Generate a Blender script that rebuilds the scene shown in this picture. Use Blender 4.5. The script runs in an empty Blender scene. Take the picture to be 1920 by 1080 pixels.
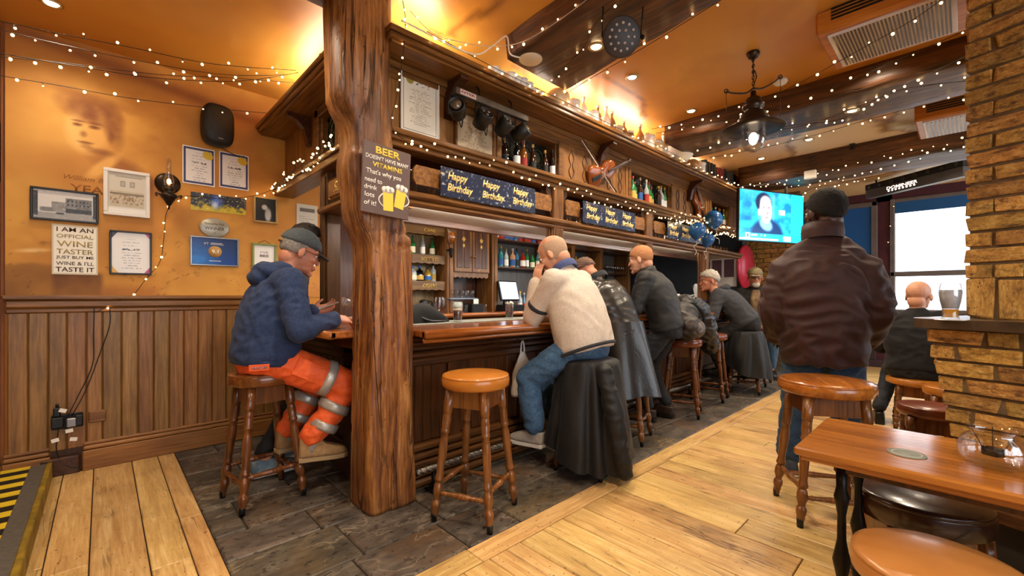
import bpy, bmesh, math, random
import numpy as np
from mathutils import Vector, Matrix, noise
random.seed(7); np.random.seed(7)
PI = math.pi
S = bpy.context.scene
C = S.collection
# ------------------------------------------------------------------ camera
H = 1.2; FPX = 808.0; HY = 555.0
A1 = math.atan2(850, 808)
FX, FY = math.cos(A1), math.sin(A1); RX, RY = math.sin(A1), -math.cos(A1)
cam = bpy.data.cameras.new('camera'); camo = bpy.data.objects.new('camera', cam); C.objects.link(camo)
cam.sensor_width = 36; cam.lens = 36*FPX/1920; cam.shift_y = (HY-540)/1920; cam.clip_start = .02; cam.clip_end = 200
camo.location = (0, 0, H); camo.rotation_euler = (PI/2, 0, math.atan2(FY, FX)-PI/2)
S.camera = camo
# ------------------------------------------------------------------ world, exposure
vs = S.view_settings
vs.view_transform = 'Standard'; vs.look = 'None'; vs.gamma = 1; vs.use_curve_mapping = False
vs.exposure = 1.02
S.cycles.max_bounces = 7; S.cycles.adaptive_threshold = .03; S.cycles.diffuse_bounces = 3; S.cycles.glossy_bounces = 3; S.cycles.transmission_bounces = 5; S.cycles.transparent_max_bounces = 10; S.cycles.sample_clamp_indirect = 4; S.cycles.caustics_reflective = False; S.cycles.caustics_refractive = False
w = bpy.data.worlds.new('sky'); S.world = w; w.use_nodes = True
bg = w.node_tree.nodes['Background']; bg.inputs[0].default_value = (.86, .93, 1, 1); bg.inputs[1].default_value = 2.8
# daylight falling in through the street windows
sun = bpy.data.lights.new('sun', 'SUN'); sun.energy = 2.5; sun.angle = .3; sun.color = (1, .97, .92)
so = bpy.data.objects.new('sun', sun); C.objects.link(so); so.rotation_euler = (math.radians(50), 0, math.radians(60))
WARM = (1, .83, .62)
def lamp(kind, loc, energy, col=WARM, size=.1, sizey=None, rot=(0, 0, 0), spot=None, blend=.6):
    l = bpy.data.lights.new('lamp_light', kind); l.energy = energy; l.color = col
    if kind == 'AREA':
        l.size = size
        if sizey: l.shape = 'RECTANGLE'; l.size_y = sizey
        else: l.shape = 'DISK'
    elif kind == 'SPOT':
        l.shadow_soft_size = size; l.spot_size = spot or 2.2; l.spot_blend = blend
    else: l.shadow_soft_size = size
    o = bpy.data.objects.new('lamp_light', l); C.objects.link(o); o.location = loc; o.rotation_euler = rot
    return o
# ------------------------------------------------------------------ pixel rays (photo frame 1920x1080)
def ray(px, py):
    r = (px-960)/FPX; u = (HY-py)/FPX
    return Vector((FX+r*RX, FY+r*RY, u))
CAM = Vector((0, 0, H))
def onY(px, py, Y): d = ray(px, py); return CAM+d*(Y/d.y)
def onX(px, py, X): d = ray(px, py); return CAM+d*(X/d.x)
def onZ(px, py, Z): d = ray(px, py); return CAM+d*((Z-H)/d.z)
def onD(px, py, w): return CAM+ray(px, py)*w
# ------------------------------------------------------------------ materials
def lin(c):
    if isinstance(c, str): c = tuple(int(c[i:i+2], 16)/255 for i in (0, 2, 4))
    return tuple((x/12.92 if x <= .04045 else ((x+.055)/1.055)**2.4) for x in c)
def c4(c): return (*lin(c), 1)
MT = {}
def mat(name, c1, c2=None, scale=6, rough=.5, metal=0, bump=0, stretch=(1, 1, 1), detail=5, emis=0, trans=0, ior=1.45,
        coat=0, rnd=0, contrast=(.3, .7), bscale=None, sss=0, alpha=1, sheen=0, c3=None):
    if name in MT: return MT[name]
    m = bpy.data.materials.new(name); m.use_nodes = True; nt = m.node_tree; b = nt.nodes['Principled BSDF']
    N = nt.nodes.new; Lk = nt.links.new
    b.inputs['Roughness'].default_value = rough; b.inputs['Metallic'].default_value = metal
    b.inputs['Base Color'].default_value = c4(c1)
    b.inputs['Transmission Weight'].default_value = trans; b.inputs['IOR'].default_value = ior
    b.inputs['Coat Weight'].default_value = coat; b.inputs['Coat Roughness'].default_value = .12
    b.inputs['Alpha'].default_value = alpha; b.inputs['Sheen Weight'].default_value = sheen
    if emis:
        b.inputs['Emission Color'].default_value = c4(c1); b.inputs['Emission Strength'].default_value = emis
    if c2 is not None or bump:
        tc = N('ShaderNodeTexCoord'); mp = N('ShaderNodeMapping'); mp.inputs['Scale'].default_value = stretch
        src = tc.outputs['Object']
        if rnd:
            oi = N('ShaderNodeObjectInfo'); add = N('ShaderNodeVectorMath'); add.operation = 'ADD'
            mul = N('ShaderNodeMath'); mul.operation = 'MULTIPLY'; mul.inputs[1].default_value = 37
            Lk(oi.outputs['Random'], mul.inputs[0]); Lk(src, add.inputs[0]); Lk(mul.outputs[0], add.inputs[1]); src = add.outputs[0]
        Lk(src, mp.inputs['Vector'])
        nz = N('ShaderNodeTexNoise'); nz.inputs['Scale'].default_value = scale; nz.inputs['Detail'].default_value = detail; nz.inputs['Roughness'].default_value = .6
        Lk(mp.outputs[0], nz.inputs['Vector'])
    if c2 is not None:
        cr = N('ShaderNodeValToRGB'); cr.color_ramp.elements[0].position = contrast[0]; cr.color_ramp.elements[1].position = contrast[1]
        cr.color_ramp.elements[0].color = c4(c1); cr.color_ramp.elements[1].color = c4(c2)
        if c3 is not None:
            e = cr.color_ramp.elements.new((contrast[0]+contrast[1])/2); e.color = c4(c3)
        Lk(nz.outputs['Fac'], cr.inputs['Fac']); out = cr.outputs['Color']
        if rnd:
            hsv = N('ShaderNodeHueSaturation'); mr = N('ShaderNodeMapRange'); mr.inputs['To Min'].default_value = 1-rnd; mr.inputs['To Max'].default_value = 1+rnd
            Lk(oi.outputs['Random'], mr.inputs['Value']); Lk(mr.outputs[0], hsv.inputs['Value']); Lk(out, hsv.inputs['Color']); out = hsv.outputs[0]
        Lk(out, b.inputs['Base Color'])
    if bump:
        bp = N('ShaderNodeBump'); bp.inputs['Strength'].default_value = bump; bp.inputs['Distance'].default_value = .01
        if bscale:
            n2 = N('ShaderNodeTexNoise'); n2.inputs['Scale'].default_value = bscale; n2.inputs['Detail'].default_value = 4; Lk(mp.outputs[0], n2.inputs['Vector']); Lk(n2.outputs['Fac'], bp.inputs['Height'])
        else: Lk(nz.outputs['Fac'], bp.inputs['Height'])
        Lk(bp.outputs[0], b.inputs['Normal'])
    MT[name] = m; return m
def vmat(name, rough=.5, emis=0, coat=0, bump=0, bscale=20):   # colour from the mesh's own painted colours
    if name in MT: return MT[name]
    m = bpy.data.materials.new(name); m.use_nodes = True; nt = m.node_tree; b = nt.nodes['Principled BSDF']
    a = nt.nodes.new('ShaderNodeVertexColor'); a.layer_name = 'Col'; nt.links.new(a.outputs[0], b.inputs['Base Color'])
    b.inputs['Roughness'].default_value = rough; b.inputs['Coat Weight'].default_value = coat
    if emis: nt.links.new(a.outputs[0], b.inputs['Emission Color']); b.inputs['Emission Strength'].default_value = emis
    if bump:
        nz = nt.nodes.new('ShaderNodeTexNoise'); nz.inputs['Scale'].default_value = bscale; nz.inputs['Detail'].default_value = 6
        bp = nt.nodes.new('ShaderNodeBump'); bp.inputs['Strength'].default_value = bump; bp.inputs['Distance'].default_value = .01
        tc = nt.nodes.new('ShaderNodeTexCoord'); nt.links.new(tc.outputs['Object'], nz.inputs['Vector'])
        nt.links.new(nz.outputs['Fac'], bp.inputs['Height']); nt.links.new(bp.outputs[0], b.inputs['Normal'])
    MT[name] = m; return m
def wood(name, c1, c2, axis=2, rough=.4, scale=1., bump=.15, rnd=.12, coat=0, contrast=(.3, .72)):
    st = [26*scale]*3; st[axis] = 1.6*scale
    return mat(name, c1, c2, scale=1.5, rough=rough, bump=bump, stretch=tuple(st), rnd=rnd, coat=coat, contrast=contrast, detail=6)
def rich(name, cols, stretch=(1, 1, 1), scale=1.5, fine=4., rough=.4, bump=.2, rnd=.12, hue=0, blot=None, bscale=2., bthr=(.5, .7), speck=None, sscale=50, sthr=.64, crack=None, cstretch=(6, 6, .6), cw=.03, coat=0):
    '''layered procedural surface: two-scale grain, stains, specks and drying cracks'''
    if name in MT: return MT[name]
    m = bpy.data.materials.new(name); m.use_nodes = True; nt = m.node_tree; b = nt.nodes['Principled BSDF']; N = nt.nodes.new; Lk = nt.links.new
    tc = N('ShaderNodeTexCoord'); oi = N('ShaderNodeObjectInfo'); mu = N('ShaderNodeMath'); mu.operation = 'MULTIPLY'; mu.inputs[1].default_value = 41
    ad = N('ShaderNodeVectorMath'); ad.operation = 'ADD'; Lk(oi.outputs['Random'], mu.inputs[0]); Lk(tc.outputs['Object'], ad.inputs[0]); Lk(mu.outputs[0], ad.inputs[1])
    def nz(st, sc, det=6, ro=.6, dist=0):
        mp = N('ShaderNodeMapping'); mp.inputs['Scale'].default_value = st; Lk(ad.outputs[0], mp.inputs['Vector']); n = N('ShaderNodeTexNoise'); n.inputs['Scale'].default_value = sc; n.inputs['Detail'].default_value = det; n.inputs['Roughness'].default_value = ro; n.inputs['Distortion'].default_value = dist; Lk(mp.outputs[0], n.inputs['Vector']); return n.outputs['Fac']
    def math_(op, a, c):
        x = N('ShaderNodeMath'); x.operation = op; x.use_clamp = False
        for i, v in enumerate((a, c)):
            if isinstance(v, (int, float)): x.inputs[i].default_value = v
            else: Lk(v, x.inputs[i])
        return x.outputs[0]
    def thr(v, lo, hi, amt):
        r = N('ShaderNodeMapRange'); r.inputs['From Min'].default_value = lo; r.inputs['From Max'].default_value = hi; r.inputs['To Max'].default_value = amt; Lk(v, r.inputs['Value']); return r.outputs[0]
    def mixn(f, a, col):
        x = N('ShaderNodeMix'); x.data_type = 'RGBA'; Lk(f, x.inputs['Factor']); Lk(a, x.inputs['A']); x.inputs['B'].default_value = c4(col); return x.outputs['Result']
    g = math_('ADD', math_('MULTIPLY', nz(stretch, scale, 6, .6, .6), .62), math_('MULTIPLY', nz(tuple(v*1.0 for v in stretch), scale*fine, 5), .38))
    cr = N('ShaderNodeValToRGB'); el = cr.color_ramp.elements; lo, hi = .33, .67
    el[0].position = lo; el[0].color = c4(cols[0]); el[1].position = hi; el[1].color = c4(cols[-1])
    for i, c in enumerate(cols[1:-1]): e = el.new(lo+(hi-lo)*(i+1)/(len(cols)-1)); e.color = c4(c)
    Lk(g, cr.inputs['Fac']); out = cr.outputs['Color']; hgt = g
    if blot: out = mixn(thr(nz((1, 1, 1), bscale, 7, .65), bthr[0], bthr[1], blot[1]), out, blot[0])
    if speck:
        s_ = thr(nz((1, 1, 1), sscale, 3, .5), sthr, sthr+.05, speck[1]); out = mixn(s_, out, speck[0]); hgt = math_('SUBTRACT', hgt, math_('MULTIPLY', s_, .5))
    if crack:
        c_ = thr(math_('ABSOLUTE', math_('SUBTRACT', nz(cstretch, 1.0, 5, .55, .4), .5), 0), cw, 0, crack[1]); c_ = math_('MULTIPLY', c_, thr(nz((1, 1, 1), 2.2, 2), .42, .6, 1)); out = mixn(c_, out, crack[0]); hgt = math_('SUBTRACT', hgt, math_('MULTIPLY', c_, 1.2))
    hs = N('ShaderNodeHueSaturation'); mr = N('ShaderNodeMapRange'); mr.inputs['To Min'].default_value = 1-rnd; mr.inputs['To Max'].default_value = 1+rnd; Lk(oi.outputs['Random'], mr.inputs['Value']); Lk(mr.outputs[0], hs.inputs['Value']); Lk(out, hs.inputs['Color'])
    if hue:
        m2 = N('ShaderNodeMapRange'); m2.inputs['To Min'].default_value = .5-hue; m2.inputs['To Max'].default_value = .5+hue; fr_ = math_('FRACT', math_('MULTIPLY', oi.outputs['Random'], 17.3), 0); Lk(fr_, m2.inputs['Value']); Lk(m2.outputs[0], hs.inputs['Hue'])
    Lk(hs.outputs[0], b.inputs['Base Color']); bp = N('ShaderNodeBump'); bp.inputs['Strength'].default_value = bump; bp.inputs['Distance'].default_value = .012; Lk(hgt, bp.inputs['Height']); Lk(bp.outputs[0], b.inputs['Normal'])
    b.inputs['Roughness'].default_value = rough; b.inputs['Coat Weight'].default_value = coat; b.inputs['Coat Roughness'].default_value = .12
    MT[name] = m; return m
def glassm(name, col='ffffff', rough=.02, alpha=.25):
    # thin drinking-glass look: mix of transparent and glossy
    if name in MT: return MT[name]
    m = bpy.data.materials.new(name); m.use_nodes = True; nt = m.node_tree; nt.nodes.clear()
    N = nt.nodes.new; o = N('ShaderNodeOutputMaterial'); t = N('ShaderNodeBsdfTransparent'); g = N('ShaderNodeBsdfGlossy')
    t.inputs[0].default_value = c4(col); g.inputs['Roughness'].default_value = rough
    f = N('ShaderNodeLayerWeight'); f.inputs['Blend'].default_value = .35; mx = N('ShaderNodeMixShader')
    mr = N('ShaderNodeMapRange'); mr.inputs['To Min'].default_value = .06; mr.inputs['To Max'].default_value = .5
    nt.links.new(f.outputs['Facing'], mr.inputs['Value']); nt.links.new(mr.outputs[0], mx.inputs[0])
    nt.links.new(t.outputs[0], mx.inputs[1]); nt.links.new(g.outputs[0], mx.inputs[2]); nt.links.new(mx.outputs[0], o.inputs[0])
    MT[name] = m; return m
# ------------------------------------------------------------------ mesh builder
I4 = Matrix.Identity(4)
def T(x=0, y=0, z=0): return Matrix.Translation((x, y, z))
def Rz(a): return Matrix.Rotation(a, 4, 'Z')
def Rx(a): return Matrix.Rotation(a, 4, 'X')
def Ry(a): return Matrix.Rotation(a, 4, 'Y')
def Sc(x, y, z): return Matrix.Diagonal((x, y, z, 1))
def basis(o, u, n):  # local x=u, y=up, z=outward normal n
    u = Vector(u).normalized(); n = Vector(n).normalized(); v = n.cross(u)
    m = Matrix((u, v, n)).transposed().to_4x4(); m.translation = o; return m
def faceY(o): return basis(o, (1, 0, 0), (0, -1, 0))
def faceX(o): return basis(o, (0, -1, 0), (-1, 0, 0))
class MB:
    def __init__(s): s.v = []; s.f = []; s.sm = []
    def add(s, vs, fs, M=None, smooth=False):
        n = len(s.v)
        if M is not None: vs = [M @ Vector(p) for p in vs]
        s.v += [tuple(p) for p in vs]; s.f += [tuple(i+n for i in f) for f in fs]; s.sm += [smooth]*len(fs); return s
    def box(s, x0, x1, y0, y1, z0, z1, M=None, b=0):
        if b: return s.cbox(x0, x1, y0, y1, z0, z1, b, M)
        vs = [(x, y, z) for x in (x0, x1) for y in (y0, y1) for z in (z0, z1)]
        return s.add(vs, [(0, 1, 3, 2), (4, 6, 7, 5), (0, 4, 5, 1), (2, 3, 7, 6), (0, 2, 6, 4), (1, 5, 7, 3)], M)
    def cbox(s, x0, x1, y0, y1, z0, z1, b, M=None):
        lo = (min(x0, x1), min(y0, y1), min(z0, z1)); hi = (max(x0, x1), max(y0, y1), max(z0, z1))
        vs = []; ix = {}
        for sx in (0, 1):
            for sy in (0, 1):
                for sz in (0, 1):
                    sg = (sx, sy, sz)
                    for k in range(3):
                        p = [(hi[a] if sg[a] else lo[a]) + (0 if a == k else (-b if sg[a] else b)) for a in range(3)]
                        ix[sg, k] = len(vs); vs.append(p)
        fs = []
        for k in range(3):
            l, m = [a for a in range(3) if a != k]
            for t in (0, 1):
                q = []
                for (a, c) in ((0, 0), (1, 0), (1, 1), (0, 1)):
                    g = [0, 0, 0]; g[k] = t; g[l] = a; g[m] = c; q.append(ix[tuple(g), k])
                fs.append(q)
        for k in range(3):
            for l in range(k+1, 3):
                m = 3-k-l
                for t in (0, 1):
                    for u in (0, 1):
                        g0 = [0]*3; g0[k] = t; g0[l] = u; g1 = list(g0); g1[m] = 1; g0 = tuple(g0); g1 = tuple(g1)
                        fs.append([ix[g0, k], ix[g1, k], ix[g1, l], ix[g0, l]])
        for sx in (0, 1):
            for sy in (0, 1):
                for sz in (0, 1): fs.append([ix[(sx, sy, sz), k] for k in range(3)])
        return s.add(vs, fs, M)
    def loft(s, rings, closed=True, caps=True, M=None, smooth=True):
        n = len(rings[0]); vs = [p for r in rings for p in r]; fs = []
        for i in range(len(rings)-1):
            for j in range(n if closed else n-1):
                k = (j+1) % n; fs.append((i*n+j, i*n+k, (i+1)*n+k, (i+1)*n+j))
        if caps and closed:
            fs.append(tuple(range(n))[::-1]); fs.append(tuple((len(rings)-1)*n+j for j in range(n)))
        return s.add(vs, fs, M, smooth)
    def lathe(s, prof, seg=16, M=None, smooth=True, caps=True):
        rings = [[(max(r, 1e-4)*math.cos(2*PI*j/seg), max(r, 1e-4)*math.sin(2*PI*j/seg), z) for j in range(seg)] for r, z in prof]
        return s.loft(rings, True, caps, M, smooth)
    def cyl(s, r, z0, z1, seg=16, M=None): return s.lathe([(r, z0), (r, z1)], seg, M)
    def tube(s, path, r, seg=8, M=None, closed=False, flat=1.0):
        P_ = [Vector(p) for p in path]; n = len(P_); rr = r if hasattr(r, '__len__') else [r]*n
        rings = []; up = Vector((0, 0, 1)); prev = None
        for i in range(n):
            t = (P_[min(i+1, n-1)]-P_[max(i-1, 0)])
            t = t.normalized() if t.length > 1e-9 else Vector((0, 0, 1))
            if prev is None:
                a = t.cross(up)
                if a.length < 1e-3: a = t.cross(Vector((1, 0, 0)))
            else:
                a = prev-t*prev.dot(t)
                if a.length < 1e-4: a = t.cross(up)
            a.normalize(); prev = a; bv = t.cross(a)
            rings.append([P_[i]+a*(rr[i]*math.cos(2*PI*j/seg))+bv*(rr[i]*flat*math.sin(2*PI*j/seg)) for j in range(seg)])
        return s.loft(rings, True, True, M, True)
    def sphere(s, c, r, seg=16, rings=10, M=None):
        if not hasattr(r, '__len__'): r = (r, r, r)
        R_ = []
        for i in range(rings+1):
            th = PI*i/rings; z = -math.cos(th); q = max(math.sin(th), 1e-3)
            R_.append([(c[0]+r[0]*q*math.cos(2*PI*j/seg), c[1]+r[1]*q*math.sin(2*PI*j/seg), c[2]+r[2]*z) for j in range(seg)])
        return s.loft(R_, True, True, M, True)
    def prism(s, poly, z0, z1, M=None, smooth=False):
        n = len(poly); vs = [(x, y, z0) for x, y in poly]+[(x, y, z1) for x, y in poly]
        fs = [tuple(range(n))[::-1], tuple(range(n, 2*n))]+[(i, (i+1) % n, n+(i+1) % n, n+i) for i in range(n)]
        return s.add(vs, fs, M, smooth)
    def mesh(s, name='m', recalc=True):
        me = bpy.data.meshes.new(name); me.from_pydata(s.v, [], s.f)
        me.polygons.foreach_set('use_smooth', s.sm)
        if recalc:
            bm = bmesh.new(); bm.from_mesh(me); bmesh.ops.recalc_face_normals(bm, faces=bm.faces); bm.to_mesh(me); bm.free()
        me.update(); return me
    def build(s, name, m=None, parent=None, M=None, recalc=True):
        return link(name, s.mesh(name, recalc), m, parent, M)
def link(name, me, m=None, parent=None, M=None):
    o = bpy.data.objects.new(name, me); C.objects.link(o)
    if m is not None:
        if not me.materials: me.materials.append(m)
    if M is not None: o.matrix_basis = M
    if parent is not None: o.parent = parent
    return o
def tag(o, label=None, cat=None, group=None, kind=None):
    if label: o['label'] = label
    if cat: o['category'] = cat
    if group: o['group'] = group
    if kind: o['kind'] = kind
    return o
def thing(name, label, cat, M=None, group=None, kind=None):
    o = bpy.data.objects.new(name, None); C.objects.link(o); o.empty_display_size = .05
    if M is not None: o.matrix_basis = M
    return tag(o, label, cat, group, kind)
def struct(name, mb, m, parent=None, M=None):
    o = mb.build(name, m, parent, M)
    if parent is None: o['kind'] = 'structure'
    return o
def copy_tree(o, parent=None):
    c = o.copy(); C.objects.link(c)
    if parent is not None: c.parent = parent
    for ch in list(o.children): copy_tree(ch, c)
    return c
def smooth_poly(pts, n=4):  # Catmull-Rom
    P_ = [Vector(p) for p in pts]; out = []
    for i in range(len(P_)-1):
        p0, p1, p2, p3 = P_[max(i-1, 0)], P_[i], P_[i+1], P_[min(i+2, len(P_)-1)]
        for k in range(n):
            t = k/n; out.append(.5*((2*p1)+(p2-p0)*t+(2*p0-5*p1+4*p2-p3)*t*t+(3*p1-p0-3*p2+p3)*t**3))
    out.append(P_[-1]); return out
_tx = {}
def text_mesh(s, h=.05, width=None, bold=.0, shear=0, ext=.0006, spacing=1.0):
    """flat lettering centred on the origin; h = cap height"""
    cu = bpy.data.curves.new('lettering', 'FONT'); cu.body = s; cu.align_x = 'CENTER'; cu.align_y = 'CENTER'
    cu.size = 1; cu.extrude = 0; cu.offset = bold; cu.shear = shear; cu.space_character = spacing; cu.resolution_u = 3
    o = bpy.data.objects.new('tmp', cu); C.objects.link(o); bpy.context.view_layer.update()
    me = bpy.data.meshes.new_from_object(o.evaluated_get(bpy.context.evaluated_depsgraph_get()))
    bpy.data.objects.remove(o); bpy.data.curves.remove(cu)
    co = np.zeros(len(me.vertices)*3); me.vertices.foreach_get('co', co); co = co.reshape(-1, 3)
    lo, hi = co.min(0), co.max(0); co -= (lo+hi)/2
    k = h/.72 if '\n' not in s else h/.72
    sx = (width/(hi[0]-lo[0])) if width else k
    co[:, 0] *= sx; co[:, 1] *= k; co[:, 2] = 0
    me.vertices.foreach_set('co', co.ravel()); me.materials.clear(); me.update()
    bm = bmesh.new(); bm.from_mesh(me)
    for f in bm.faces:
        if f.normal.z < 0: f.normal_flip()
    if ext:
        r = bmesh.ops.extrude_face_region(bm, geom=bm.faces[:]); bmesh.ops.translate(bm, vec=(0, 0, ext), verts=[e for e in r['geom'] if isinstance(e, bmesh.types.BMVert)])
    bm.to_mesh(me); bm.free(); return me
def lettering(s, parent, m, x, y, z, h, width=None, bold=0, shear=0, name='lettering', ext=.0006, rot=0):
    return link(name, text_mesh(s, h, width, bold, shear, ext), m, parent, T(x, y, z) @ Rz(rot))
def paint(name, w_, h_, nx, ny, fn, m, parent=None, M=None, z=0):
    """flat printed picture: a grid with its own colours. fn(U,V in 0..1) -> (n,3) sRGB"""
    us, vs_ = np.meshgrid(np.linspace(0, 1, nx), np.linspace(0, 1, ny)); U = us.ravel(); V = vs_.ravel()
    col = np.clip(fn(U, V), 0, 1); col = np.where(col <= .04045, col/12.92, ((col+.055)/1.055)**2.4)
    co = np.stack([(U-.5)*w_, (V-.5)*h_, np.full_like(U, z)], 1)
    i = np.arange(nx*ny).reshape(ny, nx); f = np.stack([i[:-1, :-1], i[:-1, 1:], i[1:, 1:], i[1:, :-1]], -1).reshape(-1, 4)
    me = bpy.data.meshes.new(name); me.from_pydata(co.tolist(), [], f.tolist())
    a = me.color_attributes.new('Col', 'FLOAT_COLOR', 'POINT'); a.data.foreach_set('color', np.concatenate([col, np.ones((len(col), 1))], 1).ravel())
    me.update(); return link(name, me, m, parent, M)
def hexc(s): return np.array([int(s[i:i+2], 16)/255 for i in (0, 2, 4)])
def ell(U, V, cx, cy, rx, ry, rot=0, soft=.25):
    c, s = math.cos(rot), math.sin(rot); x = U-cx; y = V-cy
    d = np.sqrt(((x*c+y*s)/rx)**2+((-x*s+y*c)/ry)**2); return np.clip((1+soft-d)/(2*soft), 0, 1)
def rect(U, V, x0, x1, y0, y1, soft=.004):
    return np.clip((U-x0)/soft+.5, 0, 1)*np.clip((x1-U)/soft+.5, 0, 1)*np.clip((V-y0)/soft+.5, 0, 1)*np.clip((y1-V)/soft+.5, 0, 1)
def mixc(col, c, a):
    if isinstance(c, str): c = hexc(c)
    return col*(1-a[:, None])+c*a[:, None]
_perm = np.random.RandomState(3).rand(64, 64)
def vnoise(x, y, o=4):
    out = np.zeros_like(x); amp = .5; 
    for k in range(o):
        xi = np.floor(x).astype(int); yi = np.floor(y).astype(int); fx = x-xi; fy = y-yi; fx = fx*fx*(3-2*fx); fy = fy*fy*(3-2*fy)
        g = lambda a, b: _perm[(a+k*7) % 64, (b+k*13) % 64]
        out += amp*((g(xi, yi)*(1-fx)+g(xi+1, yi)*fx)*(1-fy)+(g(xi, yi+1)*(1-fx)+g(xi+1, yi+1)*fx)*fy); amp *= .5; x = x*2; y = y*2
    return out
# ================================================================== SETTING
M_plank = rich('plank_wood', ('b0874e', 'cfa869', 'e6c78c'), (20, 1.4, 20), 1.5, 3.5, .36, .18, .12, .008, ('8a6236', .55), 2.2, (.48, .72), ('553820', .75), 55, .66, ('4a2f18', .8), (9, .5, 9), .012)
M_plankX = rich('plank_wood_long', ('b0874e', 'cfa869', 'e6c78c'), (1.4, 20, 20), 1.5, 3.5, .38, .18, .1, .008, ('8a6236', .55), 2.2, (.48, .72), ('553820', .75), 55, .66, ('4a2f18', .8), (.5, 9, 9), .012)
M_stone = rich('flagstone', ('302a24', '4e463d', '766b5d'), (1.2, 2.6, 1), 2.4, 5, .55, .45, .2, .015, ('6b4f2c', .6), 2.6, (.5, .68), ('1f1812', .7), 30, .6, ('9a8a72', .6), (3, 5, 3), .02)
M_joint = mat('dark_joint', '2a2118', '3a2e21', rough=.9)
M_oak = rich('oak_panel', ('5f3f1f', '845c2d', 'a37640'), (24, 24, 1.2), 1.6, 3, .42, .15, .12, .008, ('4a2a12', .4), 2., (.5, .7))
M_oakx = wood('oak_rail', '5f3818', '9c6a34', 0, rough=.4)
M_dark = wood('dark_wood', '241008', '56301a', 2, rough=.35)
M_darkx = wood('dark_wood_rail', '28130a', '5c351b', 0, rough=.35)
M_darky = wood('dark_wood_side', '28130a', '5c351b', 1, rough=.35)
M_mid = wood('mid_wood', '482a12', '8a5c2b', 2, rough=.38)
M_midx = wood('mid_wood_rail', '482a12', '8c5e2b', 0, rough=.35)
M_midy = wood('mid_wood_side', '482a12', '8c5e2b', 1, rough=.35)
M_top = wood('polished_counter', '6e3512', 'b0672a', 0, rough=.18, coat=.4)
M_topy = wood('polished_counter_side', '6e3512', 'b0672a', 1, rough=.18, coat=.4)
M_black = mat('black_plastic', '0b0b0c', rough=.45)
M_blackm = mat('black_metal', '141312', '1d1b19', rough=.4, metal=.6)
M_iron = mat('dark_bronze', '2a2320', '4a3c30', rough=.35, metal=.8)
M_white = mat('white_paper', 'e9e4da', rough=.6)
M_whitec = mat('white_ceramic', 'efe9df', rough=.2, coat=.3)
M_grey = mat('grey_metal', '8b8b8d', rough=.35, metal=.7)
M_brass = mat('brass', 'b98d3e', rough=.25, metal=1)
M_print = vmat('printed_picture', rough=.35)
M_glass = glassm('clear_glass')
# floor: joint bed with boards and flagstones laid on it
fb = MB(); fb.box(-3.5, 9.5, -2.5, 5, -.08, -.012); floor = struct('floor', fb, M_joint)
def plank(x0, x1, y0, y1, m, j=.0025):
    b = MB(); dz = random.uniform(-.0015, .0015); cx, cy = (x0+x1)/2, (y0+y1)/2
    b.cbox(x0+j-cx, x1-j-cx, y0+j-cy, y1-j-cy, -.025, dz, .003); return b.build('plank', m, floor, T(cx, cy, 0))
EX, EY = .40, 1.63
x = -2.6
while x < 9.4:
    wd = random.uniform(.145, .205); x1 = min(x+wd, 9.48)
    if x < .30 and x1 > .30-.05: x1 = .30
    if x1 <= .301:
        cuts = [-1.0, random.uniform(1.9, 3.1), 4.19]
    else:
        cuts = [-1.6, random.uniform(-.6, 1.2), 1.50] if x1 > .45 else [-1.6, random.uniform(0, 1), 1.50]
    for a, b_ in zip(cuts, cuts[1:]): plank(x, x1, a, b_, M_plank)
    x = x1
plank(.30, EX, 1.50, 2.9, M_plank); plank(.30, EX, 2.9, 4.19, M_plank)
xs = [EX-.1, 1.25, 2.35, 3.6, 4.9, 6.3, 7.8, 9.48]
for a, b_ in zip(xs, xs[1:]): plank(a+(.1 if a < .4 else 0), b_, 1.50, EY, M_plankX)
plank(-1.2, -.3, 4.19, 4.7, M_plankX)
y = EY
for wd in (.30, .36, .27, .40, .33, .31, .38, .25):
    y1 = min(y+wd, 4.2); x = EX-random.uniform(0, .3)
    xmax = 9.4 if y < 2.35 else 1.3
    while x < xmax:
        x1 = x+random.choice((.34, .45, .52, .62, .4)); a = max(x, EX); bb = min(x1, 9.48)
        if bb-a > .04:
            j = .004; cx, cy = (a+bb)/2, (y+y1)/2; s = MB()
            s.cbox(a+j-cx, bb-j-cx, y+j-cy, y1-j-cy, -.03, random.uniform(-.003, .002), .007)
            s.build('flagstone', M_stone, floor, T(cx, cy, 0))
        x = x1
    y = y1
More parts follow.
